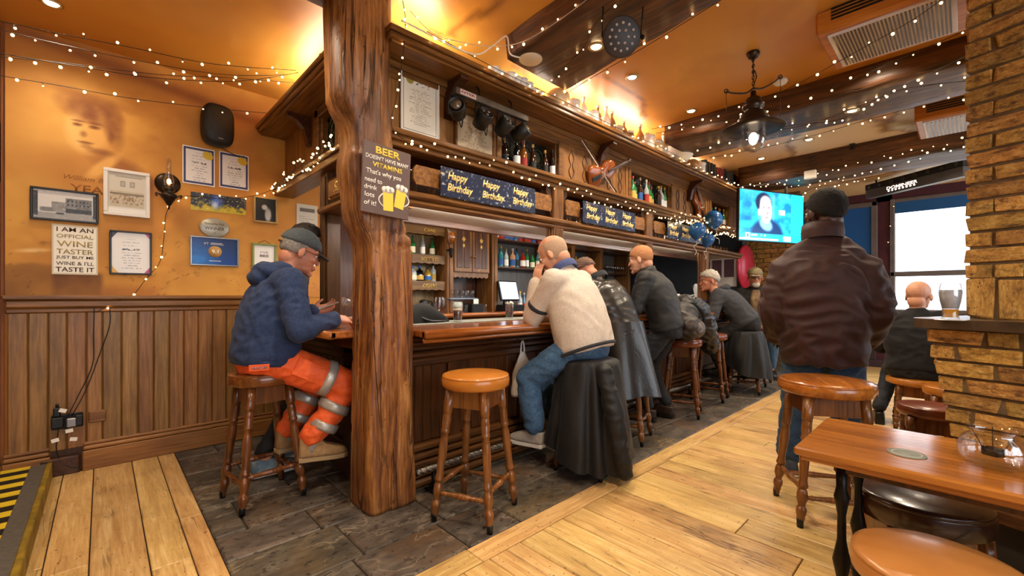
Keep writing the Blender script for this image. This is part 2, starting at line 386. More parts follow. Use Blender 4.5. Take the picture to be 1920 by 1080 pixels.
# ---- left wall with its painted plaster
WY = 4.22
wl = MB(); wl.box(-.45, 1.62, WY+.004, WY+.16, 0, 2.98); wall_left = struct('wall_left', wl, mat('ochre_plaster', 'a9651c', 'bd7d2c', scale=2, rough=.7))
X0, X1, Z0, Z1 = -.45, 1.62, 1.19, 2.96
def wallpaint(U, V):
    X = X0+U*(X1-X0); Z = Z0+V*(Z1-Z0)
    n = vnoise(X*2.2+3, Z*2.2+1, 5); n2 = vnoise(X*7, Z*9+5, 4)
    col = mixc(np.tile(hexc('b5772c'), (len(U), 1)), 'd79c40', np.clip((n-.35)*3, 0, 1))
    col = mixc(col, 'a8621b', np.clip((n2-.5)*2.2, 0, 1)*.55)
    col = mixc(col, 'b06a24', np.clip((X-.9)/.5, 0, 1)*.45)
    # pale painted glow behind the head, then a generic soft-shaded head and shoulders
    col = mixc(col, 'edb75a', ell(X, Z, -.2, 2.2, .28, .5, 0, .6)*.6)
    shade = '7c4215'; lite = 'eeb65e'; midt = 'b97a30'
    k = vnoise(X*16+2, Z*16, 4)
    col = mixc(col, midt, ell(X, Z, .02, 2.02, .36, .16, -.25, .3)*.75)          # shoulders
    col = mixc(col, 'c98a3c', ell(X, Z, -.02, 2.10, .10, .2, .2, .35)*.8)
    col = mixc(col, shade, ell(X, Z, .13, 2.10, .22, .07, -.55, .4)*.55)
    col = mixc(col, lite, ell(X, Z, .005, 2.12, .035, .12, -.7, .35)*.8)         # collar
    col = mixc(col, 'f0bd6c', ell(X, Z, -.075, 2.36, .105, .165, -.08, .18)*.95)      # face
    col = mixc(col, 'd79a48', ell(X, Z, -.02, 2.33, .075, .14, 0, .5)*.6)
    col = mixc(col, shade, ell(X, Z, -.06, 2.50, .15, .085, -.22, .35)*.75*(.45+k))   # hair
    col = mixc(col, shade, ell(X, Z, .06, 2.42, .05, .14, .1, .4)*.7*(.45+k))
    col = mixc(col, '9a5d22', ell(X, Z, -.05, 2.585, .19, .03, -.15, .6)*.6)
    for (cx, cy, rx, ry, a) in ((-.125, 2.385, .022, .010, .7), (-.04, 2.385, .026, .011, .7), (-.12, 2.41, .03, .008, .55), (-.035, 2.412, .034, .009, .55),
                                (-.095, 2.325, .016, .02, .35), (-.085, 2.268, .034, .009, .6), (-.08, 2.24, .03, .012, .25), (.045, 2.34, .016, .04, .35), (-.01, 2.22, .06, .02, .35)):
        col = mixc(col, '6a3510', ell(X, Z, cx, cy, rx, ry, 0, .5)*min(1, a*1.35))
    # scraped patches and cracks low on the wall
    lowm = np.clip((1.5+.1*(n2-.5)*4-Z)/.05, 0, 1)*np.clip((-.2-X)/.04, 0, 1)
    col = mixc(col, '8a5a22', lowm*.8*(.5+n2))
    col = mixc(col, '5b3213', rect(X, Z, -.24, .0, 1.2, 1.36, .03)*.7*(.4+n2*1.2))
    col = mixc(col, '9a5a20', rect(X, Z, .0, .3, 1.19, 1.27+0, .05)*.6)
    cr = np.abs(vnoise(X*5+9, Z*5, 4)-.47)
    col = mixc(col, '6b3d15', np.clip(1-cr/.006, 0, 1)*np.clip((1.75-Z)/.2, 0, 1)*.6)
    col = mixc(col, 'efc88a', ell(X, Z, -.33, 1.5, .07, .012, .1, .5)*.8)
    # dark painted band that sweeps up to the ceiling
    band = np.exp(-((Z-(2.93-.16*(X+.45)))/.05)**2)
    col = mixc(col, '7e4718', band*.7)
    return col
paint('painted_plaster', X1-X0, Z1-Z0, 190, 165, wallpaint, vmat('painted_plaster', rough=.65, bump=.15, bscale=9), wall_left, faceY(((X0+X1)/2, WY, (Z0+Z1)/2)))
M_mural = mat('mural_brown', '8c5420', 'a2672c', rough=.7)
le = link('lettering', text_mesh('William Butler', .034, .30, 0, .35), M_mural, wall_left, faceY((-.04, WY-.001, 2.015)))
le = link('lettering', text_mesh('YEATS', .052, .26, .012), M_mural, wall_left, faceY((-.03, WY-.001, 1.945)))
# recess wall left of it, darker
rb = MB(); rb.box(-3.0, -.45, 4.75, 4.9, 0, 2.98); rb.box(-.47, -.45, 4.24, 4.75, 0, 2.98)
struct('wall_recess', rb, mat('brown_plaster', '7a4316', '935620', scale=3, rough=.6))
# wainscot: boards, rail and skirting
wa = MB(); wa.box(-.44, 1.25, WY-.012, WY+.003, .02, 1.16)
wains = struct('trim_1', wa, M_dark)
edges = [-.44, -.35, -.26, -.175, -.08, .0, .10, .19, .28, .37, .46, .55, .645, .74, .835, .93, 1.02, 1.11, 1.20]
for a, b_ in zip(edges, edges[1:]):
    p = MB(); p.cbox(-(b_-a)/2+.0012, (b_-a)/2-.0012, -.012, .012, .16, 1.13, .007); p.build('board', M_oak, wains, T((a+b_)/2, WY-.02, 0))
p = MB(); p.cbox(-.46, 1.25, WY-.075, WY, 1.175, 1.205, .008); p.cbox(-.45, 1.25, WY-.055, WY, 1.12, 1.176, .012); p.cbox(-.45, 1.25, WY-.042, WY, 1.085, 1.122, .01)
p.build('dado_rail', M_oakx, wains)
def skirting(a, b_, name='baseboard_left'):
    p = MB(); p.cbox(a, b_, WY-.06, WY, .0, .135, .006); p.cbox(a, b_, WY-.05, WY, .135, .165, .01); p.cbox(a, b_, WY-.038, WY, .165, .19, .008)
    return struct(name, p, M_oakx)
skirting(-.46, -.25); skirting(-.10, 1.25)
# ---- ceiling, painted
CZ = 2.95
def ceilpaint(U, V):
    X = -3+U*12.6; Y = -2.6+V*7.4
    n = vnoise(X*.9+5, Y*.9+2, 5); n2 = vnoise(X*2.4, Y*2.4+7, 4)
    col = mixc(np.tile(hexc('c28133'), (len(U), 1)), 'dfa346', np.clip((n-.33)*2.6, 0, 1))
    col = mixc(col, '9a5716', np.clip((n2-.5)*2.4, 0, 1)*.55)
    pale = np.clip((X-4.6)/1.2, 0, 1); col = mixc(col, 'e2bd8c', pale*.75)  # daylight past the second beam painted in as a paler ceiling tone
    def blot(cx, cy, rx, ry, a, seed):
        d = np.sqrt(((X-cx)/rx)**2+((Y-cy)/ry)**2)+(vnoise(X*2+seed, Y*2+seed, 5)-.47)*1.1
        inn = np.clip((1-d)/.03, 0, 1); ed = np.exp(-((1-d)/.06)**2)
        return inn*a, ed
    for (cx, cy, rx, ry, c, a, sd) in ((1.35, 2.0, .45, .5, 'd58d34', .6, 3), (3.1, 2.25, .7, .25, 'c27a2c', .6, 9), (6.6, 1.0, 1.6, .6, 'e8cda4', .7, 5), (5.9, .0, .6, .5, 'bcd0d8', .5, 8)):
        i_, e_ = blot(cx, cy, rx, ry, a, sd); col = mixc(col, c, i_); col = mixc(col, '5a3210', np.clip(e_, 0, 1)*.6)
    return col
cg = paint('ceiling', 12.6, 7.4, 300, 190, ceilpaint, vmat('painted_ceiling', rough=.4, bump=.1, bscale=4), None, T(3.3, 1.1, CZ) )
cg['kind'] = 'structure'
sl = MB(); sl.box(-3, 9.6, -2.6, 4.8, CZ+.01, CZ+.1); sl.build('ceiling_slab', mat('ochre_plaster', 'a9651c'), cg, T(-3.3, -1.1, -CZ))
# ---- ceiling beams (rough timbers)
M_beamy = rich('old_beam', ('2a170b', '4f2e15', '7d4f26'), (12, 1, 12), 1.4, 4, .5, .5, .1, 0, ('1d0f07', .7), 1.5, (.5, .7), None, 50, .64, ('120a05', .9), (7, .4, 7), .02)
M_beamx = rich('old_beam_long', ('2a170b', '4f2e15', '7d4f26'), (1, 12, 12), 1.4, 4, .5, .5, .1, 0, ('1d0f07', .7), 1.5, (.5, .7), None, 50, .64, ('120a05', .9), (.4, 7, 7), .02)
def beam(pts0, pts1, n, m, name='ceiling_beam', amp=.012):
    """pts: 4 corners (section) at each end; rough loft between"""
    b = MB(); rings = []
    def sec(c):
        out = []
        for i in range(4):
            a, d = Vector(c[i]), Vector(c[(i+1) % 4])
            for k in range(5):
                t = (k+.35)/5.; out.append(a.lerp(d, min(max(t*1.12-.06, .03), .97)))
        return out
    s0, s1 = sec(pts0), sec(pts1)
    for i in range(n+1):
        r = []
        for a, d in zip(s0, s1):
            p = a.lerp(d, i/n); p += noise.noise_vector(p*3.1)*amp+noise.noise_vector(p*9)*amp*.4; r.append(p)
        rings.append(r)
    b.loft(rings, smooth=True); o = b.build(name, m); o['kind'] = 'structure'; return o
beam([(1.97, 2.14, 3.0), (2.65, 2.14, 3.0), (2.63, 2.14, 2.80), (1.99, 2.14, 2.80)], [(1.6, -2.3, 3.0), (1.97, -2.3, 3.0), (1.95, -2.3, 2.80), (1.62, -2.3, 2.80)], 60, M_beamy)
beam([(4.2, 2.14, 3.0), (4.97, 2.14, 3.0), (4.93, 2.14, 2.78), (4.22, 2.14, 2.78)], [(4.2, -2.3, 3.0), (4.97, -2.3, 3.0), (4.93, -2.3, 2.78), (4.22, -2.3, 2.78)], 50, M_beamy)
beam([(6.3, 2.14, 3.0), (7.0, 2.14, 3.0), (6.95, 2.14, 2.70), (6.35, 2.14, 2.70)], [(6.2, -2.3, 3.0), (6.9, -2.3, 3.0), (6.85, -2.3, 2.70), (6.25, -2.3, 2.70)], 40, M_beamy)
beam([(1.1, 2.18, 3.0), (1.1, 2.52, 3.0), (1.1, 2.5, 2.82), (1.1, 2.2, 2.82)], [(-2.9, 2.18, 3.0), (-2.9, 2.52, 3.0), (-2.9, 2.5, 2.82), (-2.9, 2.2, 2.82)], 40, M_beamx)
# ---- bulkhead above the bar
bk = MB(); bk.box(1.3, 7.6, 2.58, 2.62, 2.6, 2.96); bk.box(1.28, 1.32, 2.58, 4.22, 2.6, 2.96); struct('wall_bulkhead', bk, mat('bulkhead_paint', '8a4f1a', 'b97626', scale=2.5, rough=.6))
# ---- back-bar wall, far wall with windows
bw = MB(); bw.box(1.6, 8.4, 4.78, 4.9, 0, 2.96); struct('wall_back', bw, M_dark)
FW = 9.5
fw = MB()
fw.box(FW, FW+.15, -2.5, .84, 0, .95); fw.box(FW, FW+.15, .84, 1.04, 0, 2.98); fw.box(FW, FW+.15, 1.04, 4.9, 0, 1.45); fw.box(FW, FW+.15, 2.5, 4.9, 1.45, 2.98)
fw.box(FW, FW+.15, -2.5, 2.5, 2.78, 2.98); fw.box(FW, FW+.15, -2.5, -1.3, .95, 2.8)
struct('wall_right', fw, mat('magenta_lit_wall', '3d1420', '51202c', scale=3, rough=.6))  # magenta light on this wall is put into its base colour
M_frame = mat('taupe_frame', '5d534f', '6c615c', rough=.5)
w1 = MB(); w1.cbox(FW-.04, FW+.1, .80, .86, .93, 2.80, .01); w1.cbox(FW-.04, FW+.1, -1.3, .86, 1.52, 1.60, .01); w1.cbox(FW-.06, FW+.1, -1.3, .86, .92, .98, .01); w1.cbox(FW-.03, FW+.1, -1.3, .86, 2.74, 2.80, .01); w1.cbox(FW-.04, FW+.1, -1.3, -1.24, .93, 2.8, .01)
win = struct('window_1', w1, M_frame)
pb = MB(); pb.box(FW+.03, FW+.034, -1.25, .81, 1.58, 2.76); pb.build('pane', M_glass, win)
pb = MB(); pb.box(FW+.03, FW+.034, -1.25, .81, .97, 1.53); pb.build('pane', M_glass, win)
pb = MB(); pb.cbox(FW-.02, FW+.0, -1.24, .8, 2.56, 2.76, .004); pb.build('blind', mat('blue_blind', '0f4f86', rough=.6), win)
w2 = MB(); w2.cbox(FW-.04, FW+.1, 1.02, 1.10, 1.42, 2.80, .01); w2.cbox(FW-.04, FW+.1, 2.44, 2.52, 1.42, 2.8, .01); w2.cbox(FW-.04, FW+.1, 1.02, 2.5, 1.42, 1.49, .01); w2.cbox(FW-.04, FW+.1, 1.02, 2.5, 2.72, 2.8, .01)
win2 = struct('window_2', w2, M_frame)
pb = MB(); pb.box(FW+.0, FW+.006, 1.08, 2.46, 1.47, 2.74); pb.build('blind', mat('blue_board', '12508c', '165a9a', scale=1, rough=.5), win2)
dp = MB(); dp.cbox(FW-.03, FW, -1.3, .82, .12, .9, .01); dp.cbox(FW-.03, FW, 1.04, 2.5, .12, 1.4, .01); dp.cbox(FW-.05, FW, -2.4, 4, 0, .12, .01); struct('trim_2', dp, mat('plum_panel', '33252b', '3f2f35', rough=.5))
# ---- room closed behind the camera, with street windows on the right
rw = MB(); rw.box(-3.1, -1.6, -2.65, -2.5, 0, 2.98); rw.box(2.2, 4.6, -2.65, -2.5, 0, 2.98); rw.box(-1.6, 2.2, -2.65, -2.5, 0, .8); rw.box(-1.6, 2.2, -2.65, -2.5, 2.6, 2.98); rw.box(4.6, 9.6, -2.65, -2.5, 0, .8); rw.box(4.6, 9.6, -2.65, -2.5, 2.6, 2.98); rw.box(8.8, 9.65, -2.65, -2.5, .8, 2.6); struct('wall_rear', rw, mat('rear_plaster', 'b98a4c', 'c99a5c', scale=3, rough=.7))
rw = MB(); rw.box(-3.15, -3.0, -2.65, 4.9, 0, 2.98); struct('wall_side', rw, mat('rear_plaster', 'b98a4c'))
w3 = MB()
for X_ in (-1.6, -.35, .9, 2.14, 4.6, 6.0, 7.4, 8.76): w3.cbox(X_, X_+.06, -2.62, -2.5, .8, 2.6, .008)
w3.cbox(-1.6, 2.2, -2.62, -2.5, .78, .84, .008); w3.cbox(-1.6, 2.2, -2.62, -2.5, 2.54, 2.6, .008); w3.cbox(4.6, 8.82, -2.62, -2.5, .78, .84, .008); w3.cbox(4.6, 8.82, -2.62, -2.5, 2.54, 2.6, .008); struct('window_3', w3, M_frame)
# ---- outside
og = MB(); og.box(9.7, 40, -25, 25, -.3, -.2); struct('ground_outside', og, mat('pavement', 'b4b0aa', 'c4c0b8', rough=.8))
hb = thing('town_building', 'pale rendered building across the street outside the window', 'building', T(22, 0, 0))
q = MB(); q.box(0, 6, -16, .9, -.2, 5.2); q.build('wall', mat('pale_render', 'd8d5da', 'e6e2e4', scale=2, rough=.8), hb)
q = MB(); q.box(-.06, 0, -15, .2, 2.6, 3.3); q.build('sign_board', mat('sign_grey', 'a39ea6', rough=.6), hb)
for k in range(4):
    q = MB(); q.cbox(-.08, 0, -1.4-k*3, -.2-k*3, .4, 2.2, .03); q.build('window', mat('far_pane', '7e8b96', rough=.2), hb)
tr = thing('street_tree', 'small leafy tree seen through the window outside', 'tree', T(16, 2.05, 0))
q = MB(); q.tube([(0, 0, -.2), (.05, 0, 1.2), (0, .1, 2.6)], [.09, .07, .04]); q.build('trunk', M_dark, tr)
q = MB()
for k in range(220):
    a = random.random()*2*PI; r = random.random()**.5*.75; c = Vector((r*math.cos(a), r*math.sin(a)*.8, 3.3+random.uniform(-1.3, 1.3)*(1-r*.5)))
    u = Vector((random.gauss(0, 1), random.gauss(0, 1), random.gauss(0, 1))).normalized()*.11; v = u.cross(Vector((0, .3, 1))).normalized()*.07
    q.add([c-u, c+v, c+u, c-v], [(0, 1, 2, 3)])
q.build('foliage', mat('leaf', '5d7d5a', '8aa070', scale=9, rough=.6), tr, recalc=False)['kind'] = 'stuff'
# ---- brick: shared shapes
M_brick = rich('stock_brick', ('8c612e', 'b8893f', 'd8b066'), (2.6, 1, 1.2), 2.0, 4, .78, .6, .28, .009, ('4d2e17', .85), 2.4, (.5, .66), ('3a2212', .8), 16, .64)
M_mortar = mat('mortar', '5d4a33', '7a6446', scale=20, rough=.9, bump=.3)
BR = []
for k in range(7):
    q = MB(); q.cbox(-.5, .5, -.5, .5, -.5, .5, .045); me = q.mesh('brick')
    bm = bmesh.new(); bm.from_mesh(me)
    for v in bm.verts: v.co += noise.noise_vector(v.co*3+Vector((k*5, 0, 0)))*.085
    bm.to_mesh(me); bm.free(); me.materials.append(M_brick); BR.append(me)
def brick(parent, o, u, n, L, h, dep):
    """brick with its lower-left front corner o, along u, height h, outward normal n"""
    m = basis(Vector(o)+Vector(u)*(L/2)+Vector((0, 0, h/2))-Vector(n)*(dep/2-random.uniform(-.003, .004)), u, n)
    b = link('brick', random.choice(BR), None, parent, m @ Sc(L, h, dep)); return b
PD = Vector((-.334, -.943, 0)).normalized(); PN = Vector((-.943, .334, 0)).normalized(); P0 = Vector((3.05, .0, 0))
core = MB()
def quad(o, z0, z1, dep=.6, ins=.012, L=1.0):
    a = o-PN*ins-PD*(-ins); b_ = a+PD*L; c = b_-PN*dep; d = a-PN*dep
    core.add([(*p.xy, z) for z in (z0, z1) for p in (a, b_, c, d)], [(0, 3, 2, 1), (4, 5, 6, 7), (0, 1, 5, 4), (1, 2, 6, 5), (2, 3, 7, 6), (3, 0, 4, 7)])
quad(P0, 1.05, 2.96)
nb = 9
for k in range(nb):
    t = (k+.5)/nb; z0 = .36+.69*k/nb; e = .02+.085*t; off = .03+.11*t
    quad(P0+PN*off-PD*e, z0, z0+.69/nb)
quad(P0+PN*.03-PD*.04, 0, .36); quad(P0+PN*.22-PD*.1, 0, .34)
pier = struct('pillar_brick', core, M_mortar); pier['label'] = 'yellow brown stock brick pier with ledge at the right'
SD = -PN   # side face runs back
def courses(zlist, hgt, corner, row0=0):
    for r, z in enumerate(zlist):
        o = corner(z); s = 0 if (r+row0) % 2 else 1
        x = -.0; first = True
        while x < .95:
            L = (.105 if s else .215) if first else random.choice((.215, .215, .21, .105))
            if first and s: L = .10
            brick(pier, o+PD*x+Vector((0, 0, z)), PD, PN, L-.014, hgt-.014, .1); x += L; first = False
        n2 = o-PD*0; x = .1 if not s else .0
        while x < .5:
            L = .215; brick(pier, n2+SD*(x+L-.012)+Vector((0, 0, z)), -SD, -PD, L-.012, hgt-.012, .09); x += L
ch = .0765
courses([1.285+ch*k for k in range(22)], ch, lambda z: P0)
x = 0
while x < .95:
    L = random.uniform(.105, .12); brick(pier, P0+PD*x+Vector((0, 0, 1.095)), PD, PN, L-.012, .185, .1); x += L
courses([.36+.069/9*10*k for k in range(9)], .69/9, lambda z: P0+PN*(.03+.11*(z-.36)/.69)-PD*(.02+.085*(z-.36)/.69), 1)
lg = MB(); c0 = P0+PN*.2-PD*.165; pts = []
for k in range(7):
    a = PI/2*k/6; q0 = c0+PD*.14-PN*.14; pts.append((q0-PD*(.14*math.cos(a))+PN*(.14*math.sin(a))).xy[:])
pts += [(c0+PD*1.3).xy[:], (c0+PD*1.3-PN*.9).xy[:], (c0-PN*.9).xy[:]]
lg.prism(pts, 1.045, 1.09); lg.build('ledge', mat('dark_ledge', '3a2d22', '6a5641', scale=4, rough=.35, bump=.1, coat=.2), pier)
hs = MB(); o_ = P0+PN*.42-PD*.1; o2 = o_+PD*1.4
hs.add([(*p.xy, z) for z in (.30, .345) for p in (o_, o2, o2-PN*.5, o_-PN*.5)], [(0, 3, 2, 1), (4, 5, 6, 7), (0, 1, 5, 4), (1, 2, 6, 5), (2, 3, 7, 6), (3, 0, 4, 7)])
hs.build('plinth_ledge', M_darky, pier)
hs = MB(); o_ = P0+PN*.34-PD*.05; o2 = o_+PD*1.4
hs.add([(*p.xy, z) for z in (.0, .30) for p in (o_, o2, o2-PN*.5, o_-PN*.5)], [(0, 3, 2, 1), (4, 5, 6, 7), (0, 1, 5, 4), (1, 2, 6, 5), (2, 3, 7, 6), (3, 0, 4, 7)])
hs.build('plinth', mat('sooty_base', '16120f', '2c231b', scale=6, rough=.7), pier)
# far brick wall behind the television
pw_ = MB(); pw_.box(7.72, 7.92, 2.56, 4.78, 0, 2.62); struct('wall_partition', pw_, mat('navy_wall', '1a222c', '26303b', scale=4, rough=.6))
wb = MB(); wb.box(8.42, 8.55, 1.9, 4.78, 0, 2.96); wfar = struct('wall_brick', wb, M_mortar)
for r in range(22):
    z = .75+r*.08; yy = 3.0-(.11 if r % 2 else 0)
    while yy > 1.95:
        L = min(.225, yy-1.9); brick(wfar, Vector((8.415, yy, z)), Vector((0, -1, 0)), Vector((-1, 0, 0)), L-.012, .068, .09); yy -= .225
# ================================================================== TIMBER POST
def interp(tab, z):
    for (a, *va), (b, *vb) in zip(tab, tab[1:]):
        if a <= z <= b:
            t = (z-a)/(b-a); t = t*t*(3-2*t); return [p+(q-p)*t for p, q in zip(va, vb)]
    return list(tab[-1][1:])
tab = [(0, 1.195, 2.36, .150, .150), (.5, 1.19, 2.36, .145, .14), (1.0, 1.2, 2.36, .140, .135), (1.45, 1.195, 2.37, .137, .135), (1.7, 1.13, 2.37, .14, .14), (1.95, 1.095, 2.37, .135, .14),
       (2.12, 1.08, 2.37, .135, .14), (2.3, 1.045, 2.37, .155, .15), (2.6, 1.045, 2.37, .16, .155), (2.98, 1.05, 2.37, .165, .16)]
pm = MB(); rings = []
for i in range(150):
    z = 2.98*i/149; cx, cy, hx, hy = interp(tab, z); r = []
    for j in range(64):
        a = 2*PI*j/64+PI/4; ca, sa = math.cos(a), math.sin(a); n_ = 7 if z < 2 else 4
        k = 1/((abs(ca)**n_+abs(sa)**n_)**(1/n_)); p = Vector((cx+hx*k*ca, cy+hy*k*sa, z))
        d = noise.noise(Vector((p.x*7, p.y*7, z*1.3)))*.010+noise.noise(Vector((p.x*26, p.y*26, z*2.4)))*.006
        g = abs(noise.noise(Vector((p.x*13+4, p.y*13, z*1.9+3)))); d -= max(0, .045-g)*.22      # long drying cracks
        kx = math.hypot((p.x-1.27)/.09, (z-1.52)/.05) if p.y < 2.3 else 9
        d += .012*math.sin(min(kx, 3)*5)*max(0, 1-kx/2.2)                                        # knot
        hole = math.exp(-(((z-2.08)/.10)**2))*max(0, -ca)*max(0, 1-abs(sa)*.6); d -= hole*.045
        r.append(p+Vector((ca, sa, 0))*d)
    rings.append(r)
pm.loft(rings)
post = thing('timber_post', 'gnarled old timber post with knots and cracks at the bar corner', 'post', T(0, 0, 0))
pm.build('trunk', rich('old_oak_post', ('3a1d0c', '6e3f1a', '9a6430', 'b98548'), (13, 13, 1.1), 1.4, 4, .42, .6, .05, 0, ('43301f', .6), 1.6, (.5, .7), ('2a150a', .6), 40, .67, ('1c0d05', .95), (9, 9, .55), .022), post)
# ================================================================== BAR: gantry above the counter
G = 2.40; XE = 7.05
gan = thing('bar_gantry', 'carved wooden gantry over the bar with cornice shelf and panels', 'gantry', T(0, 0, 0))
def gb(name, m, *boxes, b=.006):
    q = MB()
    for bx in boxes: q.cbox(*bx, min(b, .45*min(abs(bx[1]-bx[0]), abs(bx[3]-bx[2]), abs(bx[5]-bx[4]))))
    return q.build(name, m, gan)
# cornice shelf (front and left wing)
gb('cornice', M_midx, (1.14, XE, 2.16, 2.6, 2.668, 2.70), (1.15, XE, 2.175, 2.6, 2.64, 2.668), (1.17, XE, 2.20, 2.6, 2.625, 2.642))
gb('cornice', M_midy, (.955, 1.35, 2.44, 4.21, 2.638, 2.67), (.97, 1.35, 2.44, 4.21, 2.61, 2.638), (.99, 1.35, 2.44, 4.21, 2.595, 2.612))
gb('frieze', M_midx, (1.2, XE, G-.03, G+.06, 2.585, 2.626), (1.2, XE, G-.015, G+.06, 2.555, 2.59), (1.2, XE, G-.005, G+.06, 2.53, 2.56))
gb('mid_rail', M_midx, (1.2, XE, G-.10, G+.06, 2.165, 2.195), (1.2, XE, G-.075, G+.06, 2.135, 2.167), (1.2, XE, G-.05, G+.06, 2.10, 2.137))
gb('mid_rail', M_midy, (1.08, 1.26, 2.5, 4.2, 2.135, 2.165), (1.10, 1.26, 2.5, 4.2, 2.08, 2.137))
M_panel = wood('gantry_panel', '5a3415', '9c6b32', 2, rough=.45)
secs = [(1.22, 2.10, 'p'), (2.10, 2.90, 'w'), (2.90, 3.92, 'd'), (3.92, 4.95, 'w'), (4.95, 5.97, 'd'), (5.97, 6.75, 'w'), (6.75, 7.05, 'p')]
M_lead = mat('lead_cames', '2b2a28', rough=.5, metal=.5)
M_bull = glassm('old_green_glass', '9fae9a', .08)
def leaded(x0, x1, z0, z1, Yp, kind):
    """niche with leaded glass: pane, came grid"""
    q = MB(); q.box(x0, x1, Yp+.03, Yp+.034, z0, z1); pn = q.build('pane', mat('smoky_pane', '15130f', '2c2a22', scale=12, rough=.12), gan)
    q = MB()
    if kind == 'round':
        nx = 5; r = (x1-x0)/nx/2; nz = int((z1-z0)/(2*r))+1
        for i in range(nx+1):
            for j in range(nz+1):
                c = (x0+r+2*r*(i-(j % 2)*.5), z0+r+1.75*r*j)
                if c[0]-r < x0-.001 or c[0]+r > x1+.001 or c[1]+r > z1+.01: continue
                q.tube([(c[0]+r*.96*math.cos(t*PI/6), Yp+.026, c[1]+r*.96*math.sin(t*PI/6)) for t in range(13)], .004, 4)
                q.sphere((c[0], Yp+.03, c[1]), (r*.8, .006, r*.8), 10, 4)
    else:
        for i in range(7):
            t = i/6
            q.tube([(x0+(x1-x0)*t, Yp+.026, z0), (x0+(x1-x0)*t, Yp+.026, z1)], .004, 4)
        for j in range(5):
            q.tube([(x0, Yp+.026, z0+(z1-z0)*j/4), (x1, Yp+.026, z0+(z1-z0)*j/4)], .004, 4)
        for i in range(6):
            for j in range(4): q.sphere((x0+(x1-x0)*(i+.5)/6, Yp+.03, z0+(z1-z0)*(j+.5)/4), ((x1-x0)/15, .005, (z1-z0)/11), 8, 4)
    q.build('cames', mat('came_glass', '31382e', '4d5646', scale=9, rough=.15, coat=.5), pn)
for x0, x1, k in secs:
    if k == 'w':
        Yp = G+.10
        leaded(x0+.06, x1-.06, 2.20, 2.53, Yp, 'round' if x0 < 3 else 'grid')
        gb('window_frame', M_midx, (x0+.02, x1-.02, G+.0, Yp+.06, 2.50, 2.535), (x0+.02, x0+.07, G-.01, Yp+.06, 2.195, 2.53), (x1-.07, x1-.02, G-.01, Yp+.06, 2.195, 2.53), (x0+.035, x0+.085, G+.02, Yp+.05, 2.195, 2.51), (x1-.085, x1-.035, G+.02, Yp+.05, 2.195, 2.51))
        gb('stile', M_panel, (x0-.02, x0+.022, G, G+.05, 2.19, 2.53), (x1-.022, x1+.02, G, G+.05, 2.19, 2.53))
    else:
        n = max(1, round((x1-x0)/.17))
        for i in range(n):
            a = x0+(x1-x0)*i/n; b_ = x0+(x1-x0)*(i+1)/n
            gb('panel_board', M_panel, (a+.001, b_-.001, G+.012, G+.045, 2.19, 2.535), b=.004)
        if k == 'd':
            for i in range(5):
                cx = x0+.12+(x1-x0-.24)*i/4; q = MB()
                for s in (-1, 1): q.tube(smooth_poly([(cx, G+.011, 2.235), (cx+s*.035, G+.009, 2.30), (cx+s*.012, G+.009, 2.36), (cx+s*.035, G+.009, 2.42), (cx, G+.011, 2.49)], 4), .004, 5)
                q.build('carved_diamond', M_dark, gan)
# left wing panels
for a, b_ in ((2.52, 2.72), (2.72, 2.9), (3.36, 3.56), (3.56, 3.78), (3.78, 4.0), (4.0, 4.2)):
    gb('panel_board', M_panel, (1.185, 1.22, a+.001, b_-.001, 2.16, 2.60), b=.004)
gb('window_frame', M_midy, (1.15, 1.23, 2.9, 2.97, 2.165, 2.58), (1.15, 1.23, 3.29, 3.36, 2.165, 2.58), (1.15, 1.23, 2.9, 3.36, 2.52, 2.59), (1.15, 1.23, 2.9, 3.36, 2.165, 2.21), (1.17, 1.24, 2.95, 3.0, 2.2, 2.54), (1.17, 1.24, 3.26, 3.31, 2.2, 2.54))
q = MB(); q.box(1.215, 1.22, 2.96, 3.3, 2.2, 2.53); pn = q.build('pane', mat('smoky_pane', '15130f'), gan)
q = MB()
for j in range(4):
    for i in range(3):
        yy = 2.99+.09*i+.045; q.tube([(1.21, yy+.042*math.cos(t*PI/6), 2.25+.085*j+.042*math.sin(t*PI/6)) for t in range(13)], .004, 4)
q.build('cames', mat('came_glass', '31382e'), pn)
# brackets under the cornice
def bracket(o, d):   # profile in (out, z), thickness across
    prof = [(0, 0), (.19, 0), (.19, -.03), (.12, -.05), (.07, -.10), (.055, -.16), (.04, -.22), (0, -.24)]
    q = MB(); q.prism(prof, -.03, .03); m = basis(o, d, Vector(d).cross(Vector((0, 0, 1))))
    return q.build('bracket', M_dark, gan, m)
for X in (1.69, 3.42, 5.35): bracket((X, G+.01, 2.63), (0, -1, 0))
for Y in (3.55,): bracket((1.2, Y, 2.6), (-1, 0, 0))
# posts, capitals
for X in (2.78, 4.29, 5.78):
    q = MB(); q.cbox(-.062, .062, -.05, .05, 1.0, 2.12, .006)
    for k in (-.036, -.012, .012, .036): q.cbox(k-.009, k+.009, -.06, -.048, 1.08, 1.76, .004)
    for k in (-.03, 0, .03): q.cbox(-.07, -.06, k-.008, k+.008, 1.08, 1.76, .003)
    q.cbox(-.075, .075, -.066, .06, 1.0, 1.07, .008); q.build('post', M_mid, gan, T(X, G, 0))
    for s in (-1, 1):
        q = MB(); q.prism([(0, 0), (s*.07, 0), (s*.075, -.04), (s*.03, -.09), (s*.05, -.15), (s*.012, -.24), (0, -.26)], -.025, .025)
        q.build('bracket', M_dark, gan, faceY((X+s*.062, G, 2.10)))
q = MB(); q.cbox(-.05, .05, -.06, .06, 1.0, 2.1, .006)
for k in (-.035, 0, .035): q.cbox(-.062, -.05, k-.012, k+.012, 1.05, 2.05, .005)
q.build('post', wood('fluted_oak', '3b2412', '6f4c28', 2), gan, T(1.2, 3.17, 0))
